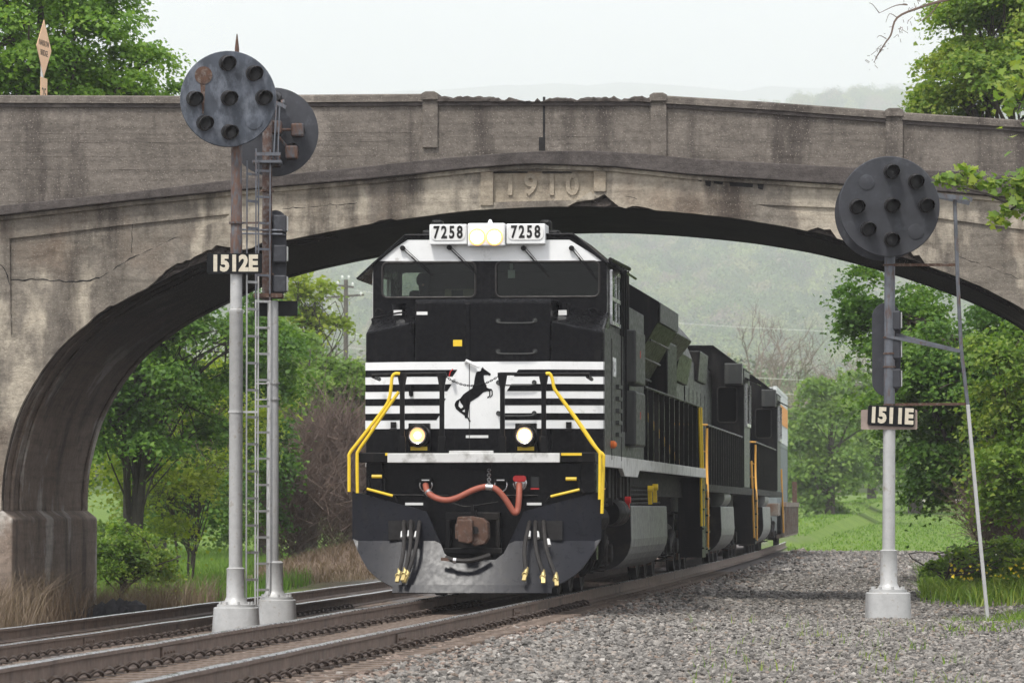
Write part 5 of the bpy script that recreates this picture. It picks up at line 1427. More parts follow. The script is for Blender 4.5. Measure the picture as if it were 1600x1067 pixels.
a_, c_ = q(323, 428, -0.12), q(409, 396, -0.12)
number_plate(s1, a_.x, c_.x, a_.z, c_.z, -0.13, '1512E', 0.295, sx=0.86)
ladder(s1, q(386, 0).x, q(402.5, 0).x, 0.10, 0.32, fz - 0.1, mz(250), M['silver'], M['bluemast'], mz(430), 0.372)

# ---- left pair, farther mast, seen from behind
Y2 = 64.4
c2 = at(427, 960, Y2); c2.z = gz(c2.x, c2.y) - 0.02
s2 = empty('signal_mast', c2)
tag(s2, 'rusty position light signal mast seen from behind, just right of the 1512E signal', 'railway signal', 'position light signals beside the track')
q2 = lambda px, py, dy=0.0: (lambda v: Vector((v.x, dy, v.z)))(at(px, py, Y2 + dy) - c2)
fz = q2(430, 936).z
footing(s2, None, q2(402, 936).x, q2(462, 936).x, fz, 0.0, 0.0, 1.06)
mz = lambda py: q2(425, py).z
xm = q2(426, 700).x
b = MB(); b.lathe([(0.2, fz + 0.03), (0.15, fz + 0.08), (0.125, fz + 0.13), (0.122, mz(880)), (0.128, mz(879)), (0.09, mz(876))], (xm + 0.03, 0, 0), (0, 0, 1), 24); b.build('mast_sleeve', M['silver'], s2, smooth=True)
b = MB(); b.lathe([(0.088, mz(880)), (0.088, mz(668)), (0.083, mz(666)), (0.078, mz(470))], (xm, 0, 0), (0, 0, 1), 22); b.build('mast', M['silver'], s2, smooth=True)
xu = q2(417.5, 350).x
b = MB(); b.lathe([(0.072, mz(472)), (0.072, mz(180)), (0.06, mz(176))], (xu, 0.0, 0), (0, 0, 1), 18); b.build('upper_mast', M['rustmast'], s2, smooth=True)
b = MB(); b.box(q2(398, 0).x, q2(443, 0).x, -0.16, 0.25, mz(466), mz(459)); b.build('bracket', M['rust'], s2, bevel=0.01)
s_ = 64.7 / 7000
dcn = q2(437, 207, 0.45); dcn.x = q2(428, 207, 0.45).x
hd2 = disc_head(s2, dcn, 70 * s_, [(-0.3, .3), (0.02, .48), (0.35, .03), (0.27, -.27)], 1, M['disc2'])
b = MB()
for a, c in (((432, 203), (462, 203)), ((436, 215), (453, 236)), ((425, 170), (440, 162))):
    pa, pc = q2(*a, 0.12), q2(*c, 0.25); b.tube([pa, pc], 0.022, 8); b.lathe([(0.05, 0), (0.05, 0.05)], pc, (1, 0, 0.3), 10)
b.build('head_arms', M['oldmast'], hd2, smooth=True)
for px_, py_ in ((466, 203), (457, 238), (432, 199), (430, 250)):
    p = q2(px_, py_, 0.2); MB().box(p.x - 0.1, p.x + 0.08, 0.1, 0.36, p.z - 0.1, p.z + 0.09).build('lamp_back', M['oldmast'], hd2, bevel=0.025)
pc = q2(430, 397, 0.12); pill_head(s2, (pc.x, 0.12, pc.z), 35 * s_, 137 * s_, 1, M['disc2'])
a_, c_ = q2(397, 494, 0.1), q2(465, 470, 0.1); MB().box(a_.x, c_.x, 0.1, 0.13, a_.z, c_.z).build('number_plate', M['plate'], s2, bevel=0.005)
b = MB(); b.box(q2(396, 0).x, q2(441, 0).x, -0.2, 0.25, mz(256), mz(252)); b.box(q2(400, 0).x, q2(440, 0).x, -0.2, -0.17, mz(245), mz(240))
for py in (359, 365): b.tube([q2(378, py, -.1), q2(440, py + 1, -.1), q2(446, py + 3, 0.15)], 0.016, 6)
b.tube([q2(432, 165, -.1), q2(428, 240, -.15), q2(438, 258, -.1)], 0.012, 6); b.tube([q2(437, 165, -.1), q2(434, 250, -.15)], 0.012, 6); b.obox(q2(430, 160, -.1), q2(447, 168, -.1), 0.03, 0.05)
b.build('service_platform', M['bluemast'], s2)
for py in (600, 625, 430, 300):
    b = MB(); b.lathe([(0.1, mz(py)), (0.1, mz(py - 3))], (xm if py > 470 else xu, 0, 0), (0, 0, 1), 16); b.box(xm - 0.25, xm, -0.01, 0.01, mz(py), mz(py - 2)); b.build('clamp', M['silver'] if py > 470 else M['rust'], s2)
ladder(s2, q2(402.5, 0).x, q2(423.5, 0).x, -0.30, -0.14, fz - 0.1, mz(235), M['silver'], M['bluemast'], mz(470), 0.375, 0.14)

# ---- right signal 1511E
Y3 = 57.75
c3 = at(1388, 966, Y3); c3.z = gz(c3.x, c3.y) - 0.03
s3 = empty('signal_mast', c3)
tag(s3, 'position light signal with number plate 1511E standing in ballast right of the train', 'railway signal', 'position light signals beside the track')
q3 = lambda px, py, dy=0.0: (lambda v: Vector((v.x, dy, v.z)))(at(px, py, Y3 + dy) - c3)
mz = lambda py: q3(1388, py).z
fz = mz(925)
footing(s3, None, q3(1353, 925).x, q3(1422, 925).x, fz, 0.0, 0.0, 1.04)
xm = q3(1388, 700).x; xt = q3(1390.5, 450).x
b = MB(); b.lathe([(0.2, fz + 0.03), (0.14, fz + 0.06), (0.112, fz + 0.11), (0.108, mz(862)), (0.114, mz(860)), (0.08, mz(858))], (xm, 0, 0), (0, 0, 1), 24); b.build('mast_sleeve', M['silver'], s3, smooth=True)
b = MB(); b.tube([(xm, 0, mz(862)), ((xm + xt) / 2, 0, mz(640))], [0.082, 0.078], 22); b.build('mast', M['silver'], s3, smooth=True)
b = MB(); b.tube([((xm + xt) / 2, 0, mz(642)), (xt, 0, mz(395)), (xt + 0.01, 0, mz(262))], [0.072, 0.069, 0.06], 20); b.build('upper_mast', M['bluemast'], s3, smooth=True)
s_ = 57.55 / 7000
dcn = q3(1389.5, 323, -0.2)
lm = [((px - 1389.5) * s_, (323 - py) * s_) for px, py in ((1392, 268), (1430, 283.5), (1338, 323), (1392.5, 321), (1446, 321), (1355, 358), (1392, 374.5))]
disc_head(s3, dcn, 79 * s_, lm, -1, M['disc2'], [((1354 - 1389.5) * s_, (323 - 285) * s_, 0.1), ((1431 - 1389.5) * s_, (323 - 362) * s_, 0.1)], s=0.85, aim=0.06)
b = MB(); b.lathe([(75 * s_, 0), (75 * s_, 0.02)], (dcn.x - 0.06, 0.16, dcn.z - 0.06), (0, 1, 0), 48); b.build('rear_disc', M['disc2'], s3, smooth=True)
pc = q3(1385, 546, 0.13); pill_head(s3, (pc.x, 0.13, pc.z), 45 * s_, 147 * s_, 1, M['disc2'])
a_, c_ = q3(1345, 671, -.06), q3(1433, 640, -.06); o = MB().plate(rrect(a_.x, c_.x, a_.z, c_.z, 0.02), [], 'y', -0.085, -0.072).build('back_plate', M['backplate'], s3)
a_, c_ = q3(1356, 668, -.12), q3(1429, 634, -.12); number_plate(s3, a_.x, c_.x, a_.z + 0.02, c_.z, -0.12, '1511E', 0.265, tilt=0.045, sx=0.84)
b = MB(); b.obox(q3(1396, 414, -.05), q3(1493, 414, 0), 0.03, 0.035); b.obox(q3(1399, 632, -.05), q3(1515, 631, 0), 0.03, 0.035); b.build('ladder_brace', M['rust'], s3)
b = MB(); b.obox(q3(1385, 525, -.08), q3(1500, 549, -.03), 0.02, 0.04); b.obox(q3(1400, 523, .1), q3(1500, 548, .03), 0.02, 0.04); b.obox(q3(1440, 302, -.1), q3(1519, 312, -.05), 0.02, 0.06); b.obox(q3(1440, 302, .2), q3(1515, 318, .05), 0.02, 0.05); b.build('ladder_brace', M['bluemast'], s3)
ld = empty('ladder', parent=s3)
for pts, m_, wdt in ((((1491.5, 306), (1496, 430), (1502, 548), (1512, 632)), 'bluemast', 0.06), (((1512, 632), (1530, 830), (1545, 985)), 'silver', 0.06)):
    for a, c in zip(pts, pts[1:]): MB().obox(q3(*a, 0.0), q3(*c, 0.0), 0.045, wdt).build('ladder_rail', M[m_], ld, bevel=0.005)
b = MB()
for k in range(17):
    py = 330 + k * 38; px_ = interp(py, [(306, 1491.5), (430, 1496), (548, 1502), (632, 1512), (985, 1545)]); p = q3(px_, py, 0); b.cyl(p, q3(px_, py, 0.36), 0.012, n=6)
b.build('rung', M['silver'], ld)
for a, c in (((1491.5, 308), (1496, 430)), ((1496, 430), (1502, 548)), ((1502, 548), (1512, 632)), ((1512, 632), (1545, 984))): MB().obox(q3(*a, 0.36), q3(*c, 0.36), 0.03, 0.04).build('ladder_rail', M['bluemast' if a[1] < 600 else 'silver'], ld)
for py in (414, 527, 552, 573, 632):
    b = MB(); b.lathe([(0.083, mz(py + 1.5)), (0.083, mz(py - 1))], (xt - 0.008, 0, 0), (0, 0, 1), 16); b.build('clamp', M['rust'], s3)

# ================================================================== road sign on the bridge
YS = 69.5
cs_ = at(68, 148, YS); sgn = empty('road_sign', (cs_.x, cs_.y, cs_.z - 0.6), R(81))
tag(sgn, 'faded yellow diamond narrow bridge sign with a 25 plate, turned edge-on above the left parapet', 'road sign')
h = 45 * YS / 7000
zc = (75.5 - 148) / -7000 * YS + 0.6
b = MB(); b.prism([(0, zc + h), (h, zc), (0, zc - h), (-h, zc)], 'y', -0.006, 0.0); dm = b.build('diamond_panel', mat('faded_sign_yellow', (0.82, 0.52, 0.30), 0.6, var=0.1), sgn)
for t, dz in (('NARROW', 0.07), ('BRIDGE', -0.08)): text_mesh('lettering', t, 0.13, 0.001, M['plate'], dm, (0, -0.008, zc + dz))
b = MB(); b.box(-0.2, 0.2, -0.007, -0.001, 0.35, 0.86); pl_ = b.build('speed_plate', bpy.data.materials['faded_sign_yellow'], sgn)
text_mesh('lettering', '25', 0.26, 0.001, M['plate'], pl_, (0, -0.009, 0.6))
b = MB(); b.box(-0.03, 0.03, 0.002, 0.04, -0.3, zc + h * 0.5); b.build('post', M['silver'], sgn)

# ================================================================== utility pole far behind
YU = 280
cu_ = at(540, 790, YU); cu_.z = gz(cu_.x, cu_.y) - 0.2
up = empty('utility_pole', cu_); tag(up, 'wooden utility pole with crossarms and cables in the haze left of the train', 'utility pole')
u = lambda px, py: (lambda v: Vector((v.x, 0, v.z)))(at(px, py, YU) - cu_)
tz = u(540, 437).z
b = MB(); b.tube([(0, 0, 0), (0, 0, tz)], [0.19, 0.13], 12); b.build('pole', M['wood'], up, smooth=True)
b = MB(); b.obox(u(509, 465) + Vector((0, -.15, 0)), u(569, 461) + Vector((0, -.15, 0)), 0.1, 0.12); b.build('crossarm', M['wood'], up)
b = MB(); b.obox(u(526.5, 446) + Vector((0, -.15, 0)), u(553, 449) + Vector((0, -.15, 0)), 0.1, 0.12); b.build('crossarm', M['wood'], up)
b = MB(); b.tube([u(528, 465), u(539, 473), u(552, 464)], 0.02, 5); b.build('brace', M['wood'], up)
for a in ((528, 442), (535, 433), (545, 433), (551, 444), (516, 462), (564, 459)):
    b = MB(); p = u(*a) + Vector((0, -.15, 0)); b.lathe([(0.05, -.12), (0.08, 0), (0.04, .1)], p, (0, 0, 1), 8); b.build('insulator', M['tape'], up)
for pts in (((513, 466), (522, 490), (535, 508), (548, 519), (562, 523)), ((540, 535), (545, 560), (552, 590), (560, 600))):
    b = MB(); b.tube(bez([u(*p) for p in pts], 5), 0.028, 5); b.build('cable', M['tape'], up)
for z_, sag in ((tz - .6, 3), (tz - 3.5, 3.5), (tz - 4.2, 4)):
    b = MB(); pts = []
    for k in range(17):
        t = k / 16; pts.append((t * 62, 8 * t, z_ - 4 * sag * t * (1 - t) * 0.5 - 2 * t))
    b.tube(pts, 0.012, 4); b.build('cable', M['tape'], up)

# ================================================================== trailing locomotives, long hood first
def trailing(sy, label, cabstyle):
    o = TF(0, sy); rz = track_rot(sy + 10)
    t = empty('locomotive', o, rz)
    tag(t, label, 'locomotive', 'black locomotives trailing behind the leader')
    D2 = 1.62
    b = MB(); b.prism([(-.83, D2), (.83, D2), (.83, 4.05), (.55, 4.35), (-.55, 4.35), (-.83, 4.05)], 'y', 1.3, 15.7); hood = b.build('hood', M['black2'], t, bevel=0.02)
    b = MB(); b.prism([(-.9, 3.5), (.9, 3.5), (1.0, 4.0), (.8, 4.5), (-.8, 4.5), (-1.0, 4.0)], 'y', 1.3, 5.2); b.prism([(-.9, 3.7), (.9, 3.7), (.95, 4.3), (-.95, 4.3)], 'y', 9.0, 12.0); b.build('radiator_housing', M['black2'], hood, bevel=0.02)
    b = MB()
    for k in range(3):
        b.lathe([(0.5, 0), (0.52, 0.1), (0.45, 0.14)], (0, 2.2 + 1.1 * k, 4.5), (0, 0, 1), 16)
    b.box(-.25, .25, 12.6, 13.4, 4.3, 4.65); b.build('roof_fan', M['black2'], hood, smooth=True)
    for k in range(7):
        b = MB(); b.box(.832, .85, 5.4 + 1.4 * k, 6.65 + 1.4 * k, D2 + .15, 3.5); b.build('hood_door', M['black2'], hood, bevel=0.01)
    # cab across the full width, its rear wall facing the camera
    CYa, CYb = 15.7, 18.4
    zs, zt = 4.15, 4.62
    holes = [rrect(.95, 1.36, 3.0, 3.75, .06), rrect(-1.36, -.95, 3.0, 3.75, .06)]
    b = MB(); b.plate([(-1.52, D2), (1.52, D2), (1.52, zs), (.85, zt), (-.85, zt), (-1.52, zs)], holes, 'y', CYa, CYa + .06); cab = b.build('cab_wall', M['black2'], t)
    for hp in holes:
        b = MB(); b.plate(hp, [], 'y', CYa + .02, CYa + .026); b.build('window_pane', M['glass'], cab)
        pts = [(x, CYa - .006, z) for x, z in hp]; b = MB(); b.tube(pts + pts[:1], .014, 5, cap=False); b.build('window_seal', M['rubber'], cab)
    b = MB(); b.plate([(-1.52, D2), (1.52, D2), (1.52, zs), (.85, zt), (-.85, zt), (-1.52, zs)], [rrect(-1.4, -.2, 3.0, 3.8, .06)], 'y', CYb - .06, CYb); b.build('cab_wall', M['black2'], t)
    for sg in (-1, 1):
        b = MB(); b.plate([(CYa + .06, D2), (CYb - .06, D2), (CYb - .06, zs), (CYa + .06, zs)], [rrect(CYa + .5, CYb - .5, 3.0, 3.8, .05)], 'x', sg * 1.47, sg * 1.52); cs = b.build('cab_side', M['sidegrey'], t)
        b = MB(); b.box(sg * 1.525, sg * 1.57, CYa + .45, CYb - .45, 2.92, 2.99); b.box(sg * 1.525, sg * 1.57, CYa + .45, CYa + .52, 2.99, 3.85); b.box(sg * 1.525, sg * 1.57, CYb - .52, CYb - .45, 2.99, 3.85); b.build('window_frame', M['chrome'], cs)
        b = MB(); b.add([(sg * 1.5, CYa + .35, 3.98), (sg * 1.5, CYb - .35, 3.98), (sg * 1.78, CYb - .35, 3.84), (sg * 1.78, CYa + .35, 3.84)], [(0, 1, 2, 3)]); b.build('awning', M['black2'], cs, solid=.02)
    b = MB(); rp = [(-1.55, zs - .02), (-.86, zt + .03), (.86, zt + .03), (1.55, zs - .02), (1.49, zs - .02), (.85, zt), (-.85, zt), (-1.49, zs - .02)]; b.prism(rp, 'y', CYa - .06, CYb + .1); b.build('cab_roof', M['black2'], t)
    b = MB(); b.box(1.12, 1.5, CYa - .5, CYa - .02, zs - .35, zs + .1); b.build('air_conditioner', M['sidegrey'], t, bevel=.02)
    b = MB(); b.box(-.7, .7, CYb, 20.4, D2, 3.2); b.build('nose', M['black2'], t, bevel=.04)
    # frame, railings and steps
    b = MB(); b.box(-1.5, 1.5, .5, 20.6, D2 - .16, D2 - .02); b.box(-.9, .9, 0, 20.9, 1.1, D2 - .16); b.build('underframe', M['under'], t)
    for sg in (-1, 1):
        rl = empty('side_railing', parent=t); x = sg * 1.48
        for k in range(16): MB().obox((x, 1.6 + .92 * k, D2 - .1), (x, 1.6 + .92 * k, D2 + 1.05), .045, .045).build('stanchion', M['black2'], rl)
        MB().tube([(x, 1.4, D2 + 1.06), (x, 15.6, D2 + 1.06)], .02, 6).build('handrail', M['sidegrey'], rl)
        MB().tube([(x, 1.4, D2 + 1.06), (x * .6, .35, D2 + 1.06)], .022, 6).build('handrail', M['orange'], rl)
        MB().tube(bez([(x, 1.4, D2 + 1.0), (x, 1.35, D2 + .3), (x + sg * .05, .75, D2 - .35), (x + sg * .05, .7, D2 - 1.2)], 4), .024, 7).build('step_handrail', M['orange'], rl, smooth=True)
        MB().tube([(x, 20.2, D2 + .6), (x + sg * .05, 20.4, .5)], .024, 7).build('step_handrail', M['orange'], rl, smooth=True)
        b = MB(); b.box(sg * 1.0, sg * 1.5, .55, 1.3, .35, D2 - .17)
        for k in range(4): b.box(sg * 1.0, sg * 1.54, .5, 1.34, .42 + .3 * k, .45 + .3 * k)
        b.build('step_well', M['black2'], t)
        for z in (D2 + .35, D2 + .7): MB().tube([(x * .62, 9, z), (x * .62, 15.4, z)], .012, 5).build('trim_line', M['orange'], rl)
    ft = [(-1.42, 1.2), (1.42, 1.2), (1.44, .75)] + [(1.0 + .44 * math.cos(a), .72 + .44 * math.sin(a)) for a in np.linspace(-.2, -1.45, 6)] + [(-1.0 - .44 * math.cos(a), .72 + .44 * math.sin(a)) for a in np.linspace(-1.45, -.2, 6)] + [(-1.44, .75)]
    b = MB(); b.prism(ft, 'y', 7.6, 12.9); tk = b.build('fuel_tank', M['tank'], t, bevel=.02)
    b = MB(); b.prism([(x * .995, z * .99 + .005) for x, z in ft], 'y', 7.57, 7.598); b.build('tank_end', M['under'], tk)
    for sg in (-1, 1):
        b = MB(); b.lathe([(.1, -.05), (.2, 0), (.2, 2.6), (.1, 2.66)], (sg * 1.25, 8.6, 1.38), (0, 1, 0), 16); b.build('air_reservoir', M['tank'], t, smooth=True)
    truck(t, 4.1, sp=1.7); truck(t, 16.3, sp=1.7)
    b = MB(); b.box(-.2, .2, -.5, .4, .75, 1.05); b.build('coupler', M['rust'], t, bevel=.03)
    return t
trailing(S1 + 22.6, 'second black locomotive, running long hood first right behind the leader', 0)
trailing(S1 + 43.8, 'third black locomotive, with orange handrails, next to the container car', 1)

# ================================================================== container well car
def well_car(sy):
    o = TF(0, sy); rz = track_rot(sy + 9)
    t = empty('well_car', o, rz); tag(t, 'rust and grey intermodal well car behind the third locomotive', 'rail car')
    m = mat('well_car_paint', (0.20, 0.17, 0.14), .7, var=.3, dirt=(.14, .08, .05), dirt_amt=.5, dirt_scale=2)
    for sg in (-1, 1):
        b = MB(); b.box(sg * 1.38, sg * 1.47, 2.6, 18.2, .35, 1.28); b.box(sg * 1.36, sg * 1.52, 2.5, 18.3, 1.2, 1.34)
        for k in range(14): b.box(sg * 1.47, sg * 1.51, 3.0 + 1.1 * k, 3.1 + 1.1 * k, .4, 1.2)
        b.build('well_side', m, t, bevel=.01)
        for yy in (18.4, 19.6):
            b = MB(); b.box(sg * 1.3, sg * 1.42, yy, yy + .12, 1.2, 2.0); b.build('end_post', M['rust'], t)
    for y0_, y1_ in ((0.3, 2.6), (18.2, 20.6)):
        b = MB(); b.box(-1.35, 1.35, y0_, y1_, .95, 1.3); b.box(-.5, .5, y0_, y1_, .5, .95); b.build('end_platform', m, t, bevel=.02)
    b = MB(); b.box(-1.36, 1.36, 2.6, 18.2, .33, .42); b.build('well_floor', m, t)
    truck(t, 1.2, 2, 1.7, wheel_r=.42); truck(t, 19.6, 2, 1.7, wheel_r=.42)
    # containers stacked in the well
    def container(name, label, z0, z1, y0_, y1_, m1, m2=None):
        c = empty(name, o + Vector((0, 0, 0)) + Matrix.Rotation(rz, 3, 'Z') @ Vector((0, y0_, z0)), rz); tag(c, label, 'container', 'containers stacked in the well car')
        L_ = y1_ - y0_; H_ = z1 - z0
        b = MB(); pts = []
        n = int(L_ / .28); 
        for k in range(n):
            a = k * L_ / n; pts += [(a, .0), (a + L_ / n * .35, .0), (a + L_ / n * .5, .03), (a + L_ / n * .85, .03)]
        for sg in (-1, 1):
            b.grid([[(sg * (1.22 - d), a, z) for a, d in pts] for z in (.1, H_ - .1)])
        b.build('side_panel', m1, c)
        b = MB(); b.box(-1.2, 1.2, .02, .06, .1, H_ - .1); b.box(-1.2, 1.2, L_ - .06, L_ - .02, .1, H_ - .1); b.box(-1.2, 1.2, 0.05, L_ - .05, H_ - .06, H_ - .03); b.build('end_wall', m1, c)
        b = MB()
        for sg in (-1, 1):
            for z in (0, H_ - .1): b.box(sg * 1.13, sg * 1.23, 0, L_, z, z + .1)
            for a in (0, L_ - .12): b.box(sg * 1.11, sg * 1.235, a, a + .12, .1, H_ - .1)
        b.build('frame', m1, c)
        if m2:
            b = MB()
            for sg in (-1, 1): b.box(sg * 1.236, sg * 1.24, .3, L_ - .3, H_ * .35, H_ * .72)
            b.box(-1.1, 1.1, .012, .018, H_ * .35, H_ * .72); b.build('coloured_band', m2, c)
        return c
    container('shipping_container', 'grey corrugated shipping container low in the well car', .45, 3.05, 3.2, 15.4, mat('grey_container', (.20, .23, .23), .6, var=.15))
    container('shipping_container', 'white container with an orange band on top of the grey one', 3.07, 4.6, 3.4, 15.6, mat('white_container', (.62, .64, .64), .6, var=.1), mat('orange_band', (.75, .30, .04), .6, var=.1))
well_car(S1 + 65.2)

# ================================================================== vegetation
LT = np.array([(0, 0, 0), (.46, .30, .10), (.22, .62, .06), (0, 1, -.06), (-.22, .62, .06), (-.46, .30, .10)], dtype=np.float64)
LFc = np.array([(0, 1, 2, 3), (0, 3, 4, 5)])
# lobed maple leaf for the near branch
_ml = [(0, 0), (.16, .02), (.42, -.06), (.36, .14), (.62, .30), (.44, .36), (.56, .62), (.28, .52), (.22, .66), (0, 1.0)]
MT = np.array([(x, y, abs(x) * .18 - .05 * y) for x, y in _ml] + [(-x, y, abs(x) * .18 - .05 * y) for x, y in _ml[1:-1]], dtype=np.float64)

def unit(a): return a / np.maximum(np.linalg.norm(a, axis=1, keepdims=True), 1e-9)

def leaf_arrays(rs, C, Nn, size, T=LT, F_=LFc, droop=0.5):
    n = len(C)
    Nn = unit(Nn)
    t = rs.normal(size=(n, 3)); t[:, 2] = -droop + 0.35 * rs.normal(size=n)
    t = unit(t - Nn * np.sum(t * Nn, 1, keepdims=True))
    s = np.cross(t, Nn)
    V = C[:, None, :] + size[:, None, None] * (T[None, :, 0, None] * s[:, None, :] + (T[None, :, 1, None] - 0.4) * t[:, None, :] + T[None, :, 2, None] * Nn[:, None, :])
    k = len(T)
    F = (np.arange(n) * k)[:, None, None] + F_[None]
    return V.reshape(-1, 3), F.reshape(-1, F_.shape[1])

def tuft_points(rs, ells, n_tuft, gap, gscale=0.5, inner=0.35, clump=0.75):
    """tuft centres and outward directions: boughs (big clumps) over the ellipsoids, tufts over each bough"""
    vol = np.array([e[1][0] * e[1][2] for e in ells], dtype=float); vol /= vol.sum()
    out = []; dirs = []
    nb_ = max(6, n_tuft // 16)
    while len(out) < n_tuft:
        e = ells[rs.choice(len(ells), p=vol)]
        d = rs.normal(size=3); d /= np.linalg.norm(d)
        if d[2] < -0.8: continue
        r = inner + (1 - inner) * rs.rand() ** 0.5
        c = np.array(e[0]); rad = np.array(e[1])
        p = c + d * rad * r * (1 + 0.25 * noise.noise(Vector(tuple(d * 2.3 + c * .1))))
        if noise.noise(Vector(tuple(p * gscale))) < gap: continue
        R_ = clump * min(rad[0], rad[2]) * rs.uniform(.25, .5)
        for _ in range(rs.randint(9, 22)):
            o = rs.normal(size=3); o /= np.linalg.norm(o); o[2] = abs(o[2]) * .75 - .12
            q = p + o * R_ * np.array([1.15, 1.15, .6]) * (.6 + .5 * rs.rand())
            dd = d * .35 + o; out.append(q); dirs.append(dd / np.linalg.norm(dd))
    return np.array(out), np.array(dirs)

def tube_np(pts, rad, n=6):
    b = MB(); b.tube(pts, rad, n, cap=False); return b

def make_tree(name, label, base, ells, n_tuft, per, leaf, m, seed, trunk_r=0.25, cat='tree', group=None, gap=-0.25, tuft_r=0.55, bark='bark', limbs=26, top=None, stems=None, flat=0.3, inner=0.35, gscale=0.5):
    rs = np.random.RandomState(seed)
    base = Vector(base)
    t = empty(name, base); tag(t, label, cat, group)
    E = [((Vector(c) - base), r) for c, r in ells]
    P, D = tuft_points(rs, E, n_tuft, gap, gscale, inner)
    k = rs.poisson(per, len(P)) + 2
    idx = np.repeat(np.arange(len(P)), k)
    n = len(idx)
    up = np.array([0, 0, 1.0])
    ax = unit(D * 0.55 + up * 0.75)
    q = rs.normal(size=(n, 3)); q -= ax[idx] * np.sum(q * ax[idx], 1, keepdims=True) * (1 - flat)
    tr = tuft_r * (0.6 + 0.8 * rs.rand(len(P)))
    C = P[idx] + q * tr[idx][:, None] * 0.62 - ax[idx] * (np.sum(q * q, 1)[:, None] * 0.12 * tr[idx][:, None])
    Nn = ax[idx] + 0.5 * rs.normal(size=(n, 3))
    V, F = leaf_arrays(rs, C, Nn, leaf * (0.6 + 0.7 * rs.rand(n)))
    np_mesh('crown', V, F, m, t)
    # trunk and limbs
    b = MB(); cc = sum((e[0] for e in E), Vector()) / len(E)
    tp = Vector(top) - base if top is not None else Vector((cc.x * .6, cc.y * .6, max(e[0].z + e[1][2] * .55 for e in E)))
    st = stems or [(0, 0)]
    paths = []
    for (sx, sy) in st:
        q1 = [Vector((sx * .2, sy * .2, -.3)), Vector((tp.x * .1 + sx * .5, tp.y * .1 + sy * .5, tp.z * .3)), Vector((tp.x * .45 + sx, tp.y * .45 + sy, tp.z * .65)), Vector((tp.x + sx * 1.6, tp.y + sy * 1.6, tp.z))]
        pth = bez(q1, 6); paths.append(pth)
        rr = trunk_r / len(st) ** .4
        b.tube(pth, [rr * (1.25 - 1.15 * i / (len(pth) - 1)) * (1.25 if i == 0 else 1) for i in range(len(pth))], 9)
    for i in range(limbs):
        j = rs.randint(len(P)); e = Vector(P[j]); pth = paths[rs.randint(len(paths))]
        z_at = min(max(e.z * .35 + rs.rand() * e.z * .45, tp.z * .15), tp.z * .9)
        a = min(pth, key=lambda v: abs(v.z - z_at)); mid = a.lerp(e, .5) + Vector((rs.normal() * .3, rs.normal() * .3, .12 * (e - a).length))
        r0 = max(.018, trunk_r * .30 * rs.rand() + trunk_r * .08)
        b.tube(bez([a, mid, e], 4), [r0 * (1 - .85 * u / 8) for u in range(9)], 5, cap=False)
        for _ in range(2):
            j2 = rs.randint(len(P)); e2 = e + (Vector(P[j2]) - e).normalized() * min(1.4, (Vector(P[j2]) - e).length)
            b.tube([mid.lerp(e, .4), mid.lerp(e2, .7) + Vector((0, 0, .1)), e2], [r0 * .5, r0 * .35, .008], 4, cap=False)
    b.build('trunk', M[bark], t, smooth=True)
    return t

def twig_mass(name, label, base, ells, n, ln, rad, m, seed, cat, up=0.6, group=None, parts=('branches',)):
    """leafless tangle of thin stems"""
    rs = np.random.RandomState(seed); base = Vector(base); t = empty(name, base); tag(t, label, cat, group)
    V = []; F = []
    for i in range(n):
        c, r = ells[rs.randint(len(ells))]
        d = rs.normal(size=3); d /= np.linalg.norm(d); p = np.array(c) - np.array(base) + d * np.array(r) * rs.rand() ** .5
        g = rs.normal(size=3); g[2] = abs(g[2]) * up + up; g /= np.linalg.norm(g)
        L_ = ln * (.4 + rs.rand())
        bend_ = rs.normal(size=3) * .25 * L_
        s = np.cross(g, rs.normal(size=3)); s /= max(np.linalg.norm(s), 1e-6); s2 = np.cross(g, s)
        rr = rad * (.5 + rs.rand())
        k0 = len(V)
        for u in (0, .5, 1):
            q = p + g * L_ * u + bend_ * u * u
            for a in range(3): V.append(q + (s * math.cos(2.094 * a) + s2 * math.sin(2.094 * a)) * rr * (1 - .75 * u))
        for u in range(2):
            for a in range(3): F.append((k0 + u * 3 + a, k0 + u * 3 + (a + 1) % 3, k0 + (u + 1) * 3 + (a + 1) % 3, k0 + (u + 1) * 3 + a))
    np_mesh(parts[0], np.array(V), np.array(F), m, t)
    return t

def blades(name, label, P, h, wd, m, seed, lean=0.35, cat='grass', kind='stuff'):
    rs = np.random.RandomState(seed); P = np.array(P); n = len(P)
    a = rs.rand(n) * 6.283; dx = np.stack([np.cos(a), np.sin(a), np.zeros(n)], 1)
    ln = rs.rand(n) * lean + .05; b_ = rs.rand(n) * 6.283; ld = np.stack([np.cos(b_) * ln, np.sin(b_) * ln, np.zeros(n)], 1)
    H = h * (.45 + .8 * rs.rand(n)) if np.isscalar(h) else np.array(h) * (.5 + .7 * rs.rand(n))
    up = np.array([0, 0, 1.0])
    w_ = wd * (.6 + .8 * rs.rand(n))
    v0 = P - dx * w_[:, None]; v1 = P + dx * w_[:, None]
    mid = P + (ld * .35 + up * .6) * H[:, None]
    v2 = mid + dx * w_[:, None] * .7; v3 = mid - dx * w_[:, None] * .7
    tip = P + (ld * 1.2 + up) * H[:, None]
    v4 = tip + dx * w_[:, None] * .08; v5 = tip - dx * w_[:, None] * .08
    V = np.stack([v0, v1, v2, v3, v4, v5], 1).reshape(-1, 3)
    F = (np.arange(n) * 6)[:, None, None] + np.array([(0, 1, 2, 3), (3, 2, 4, 5)])[None]
    o = np_mesh(name, V, F.reshape(-1, 4), m)
    tag(o, label, cat, kind=kind)
    return o

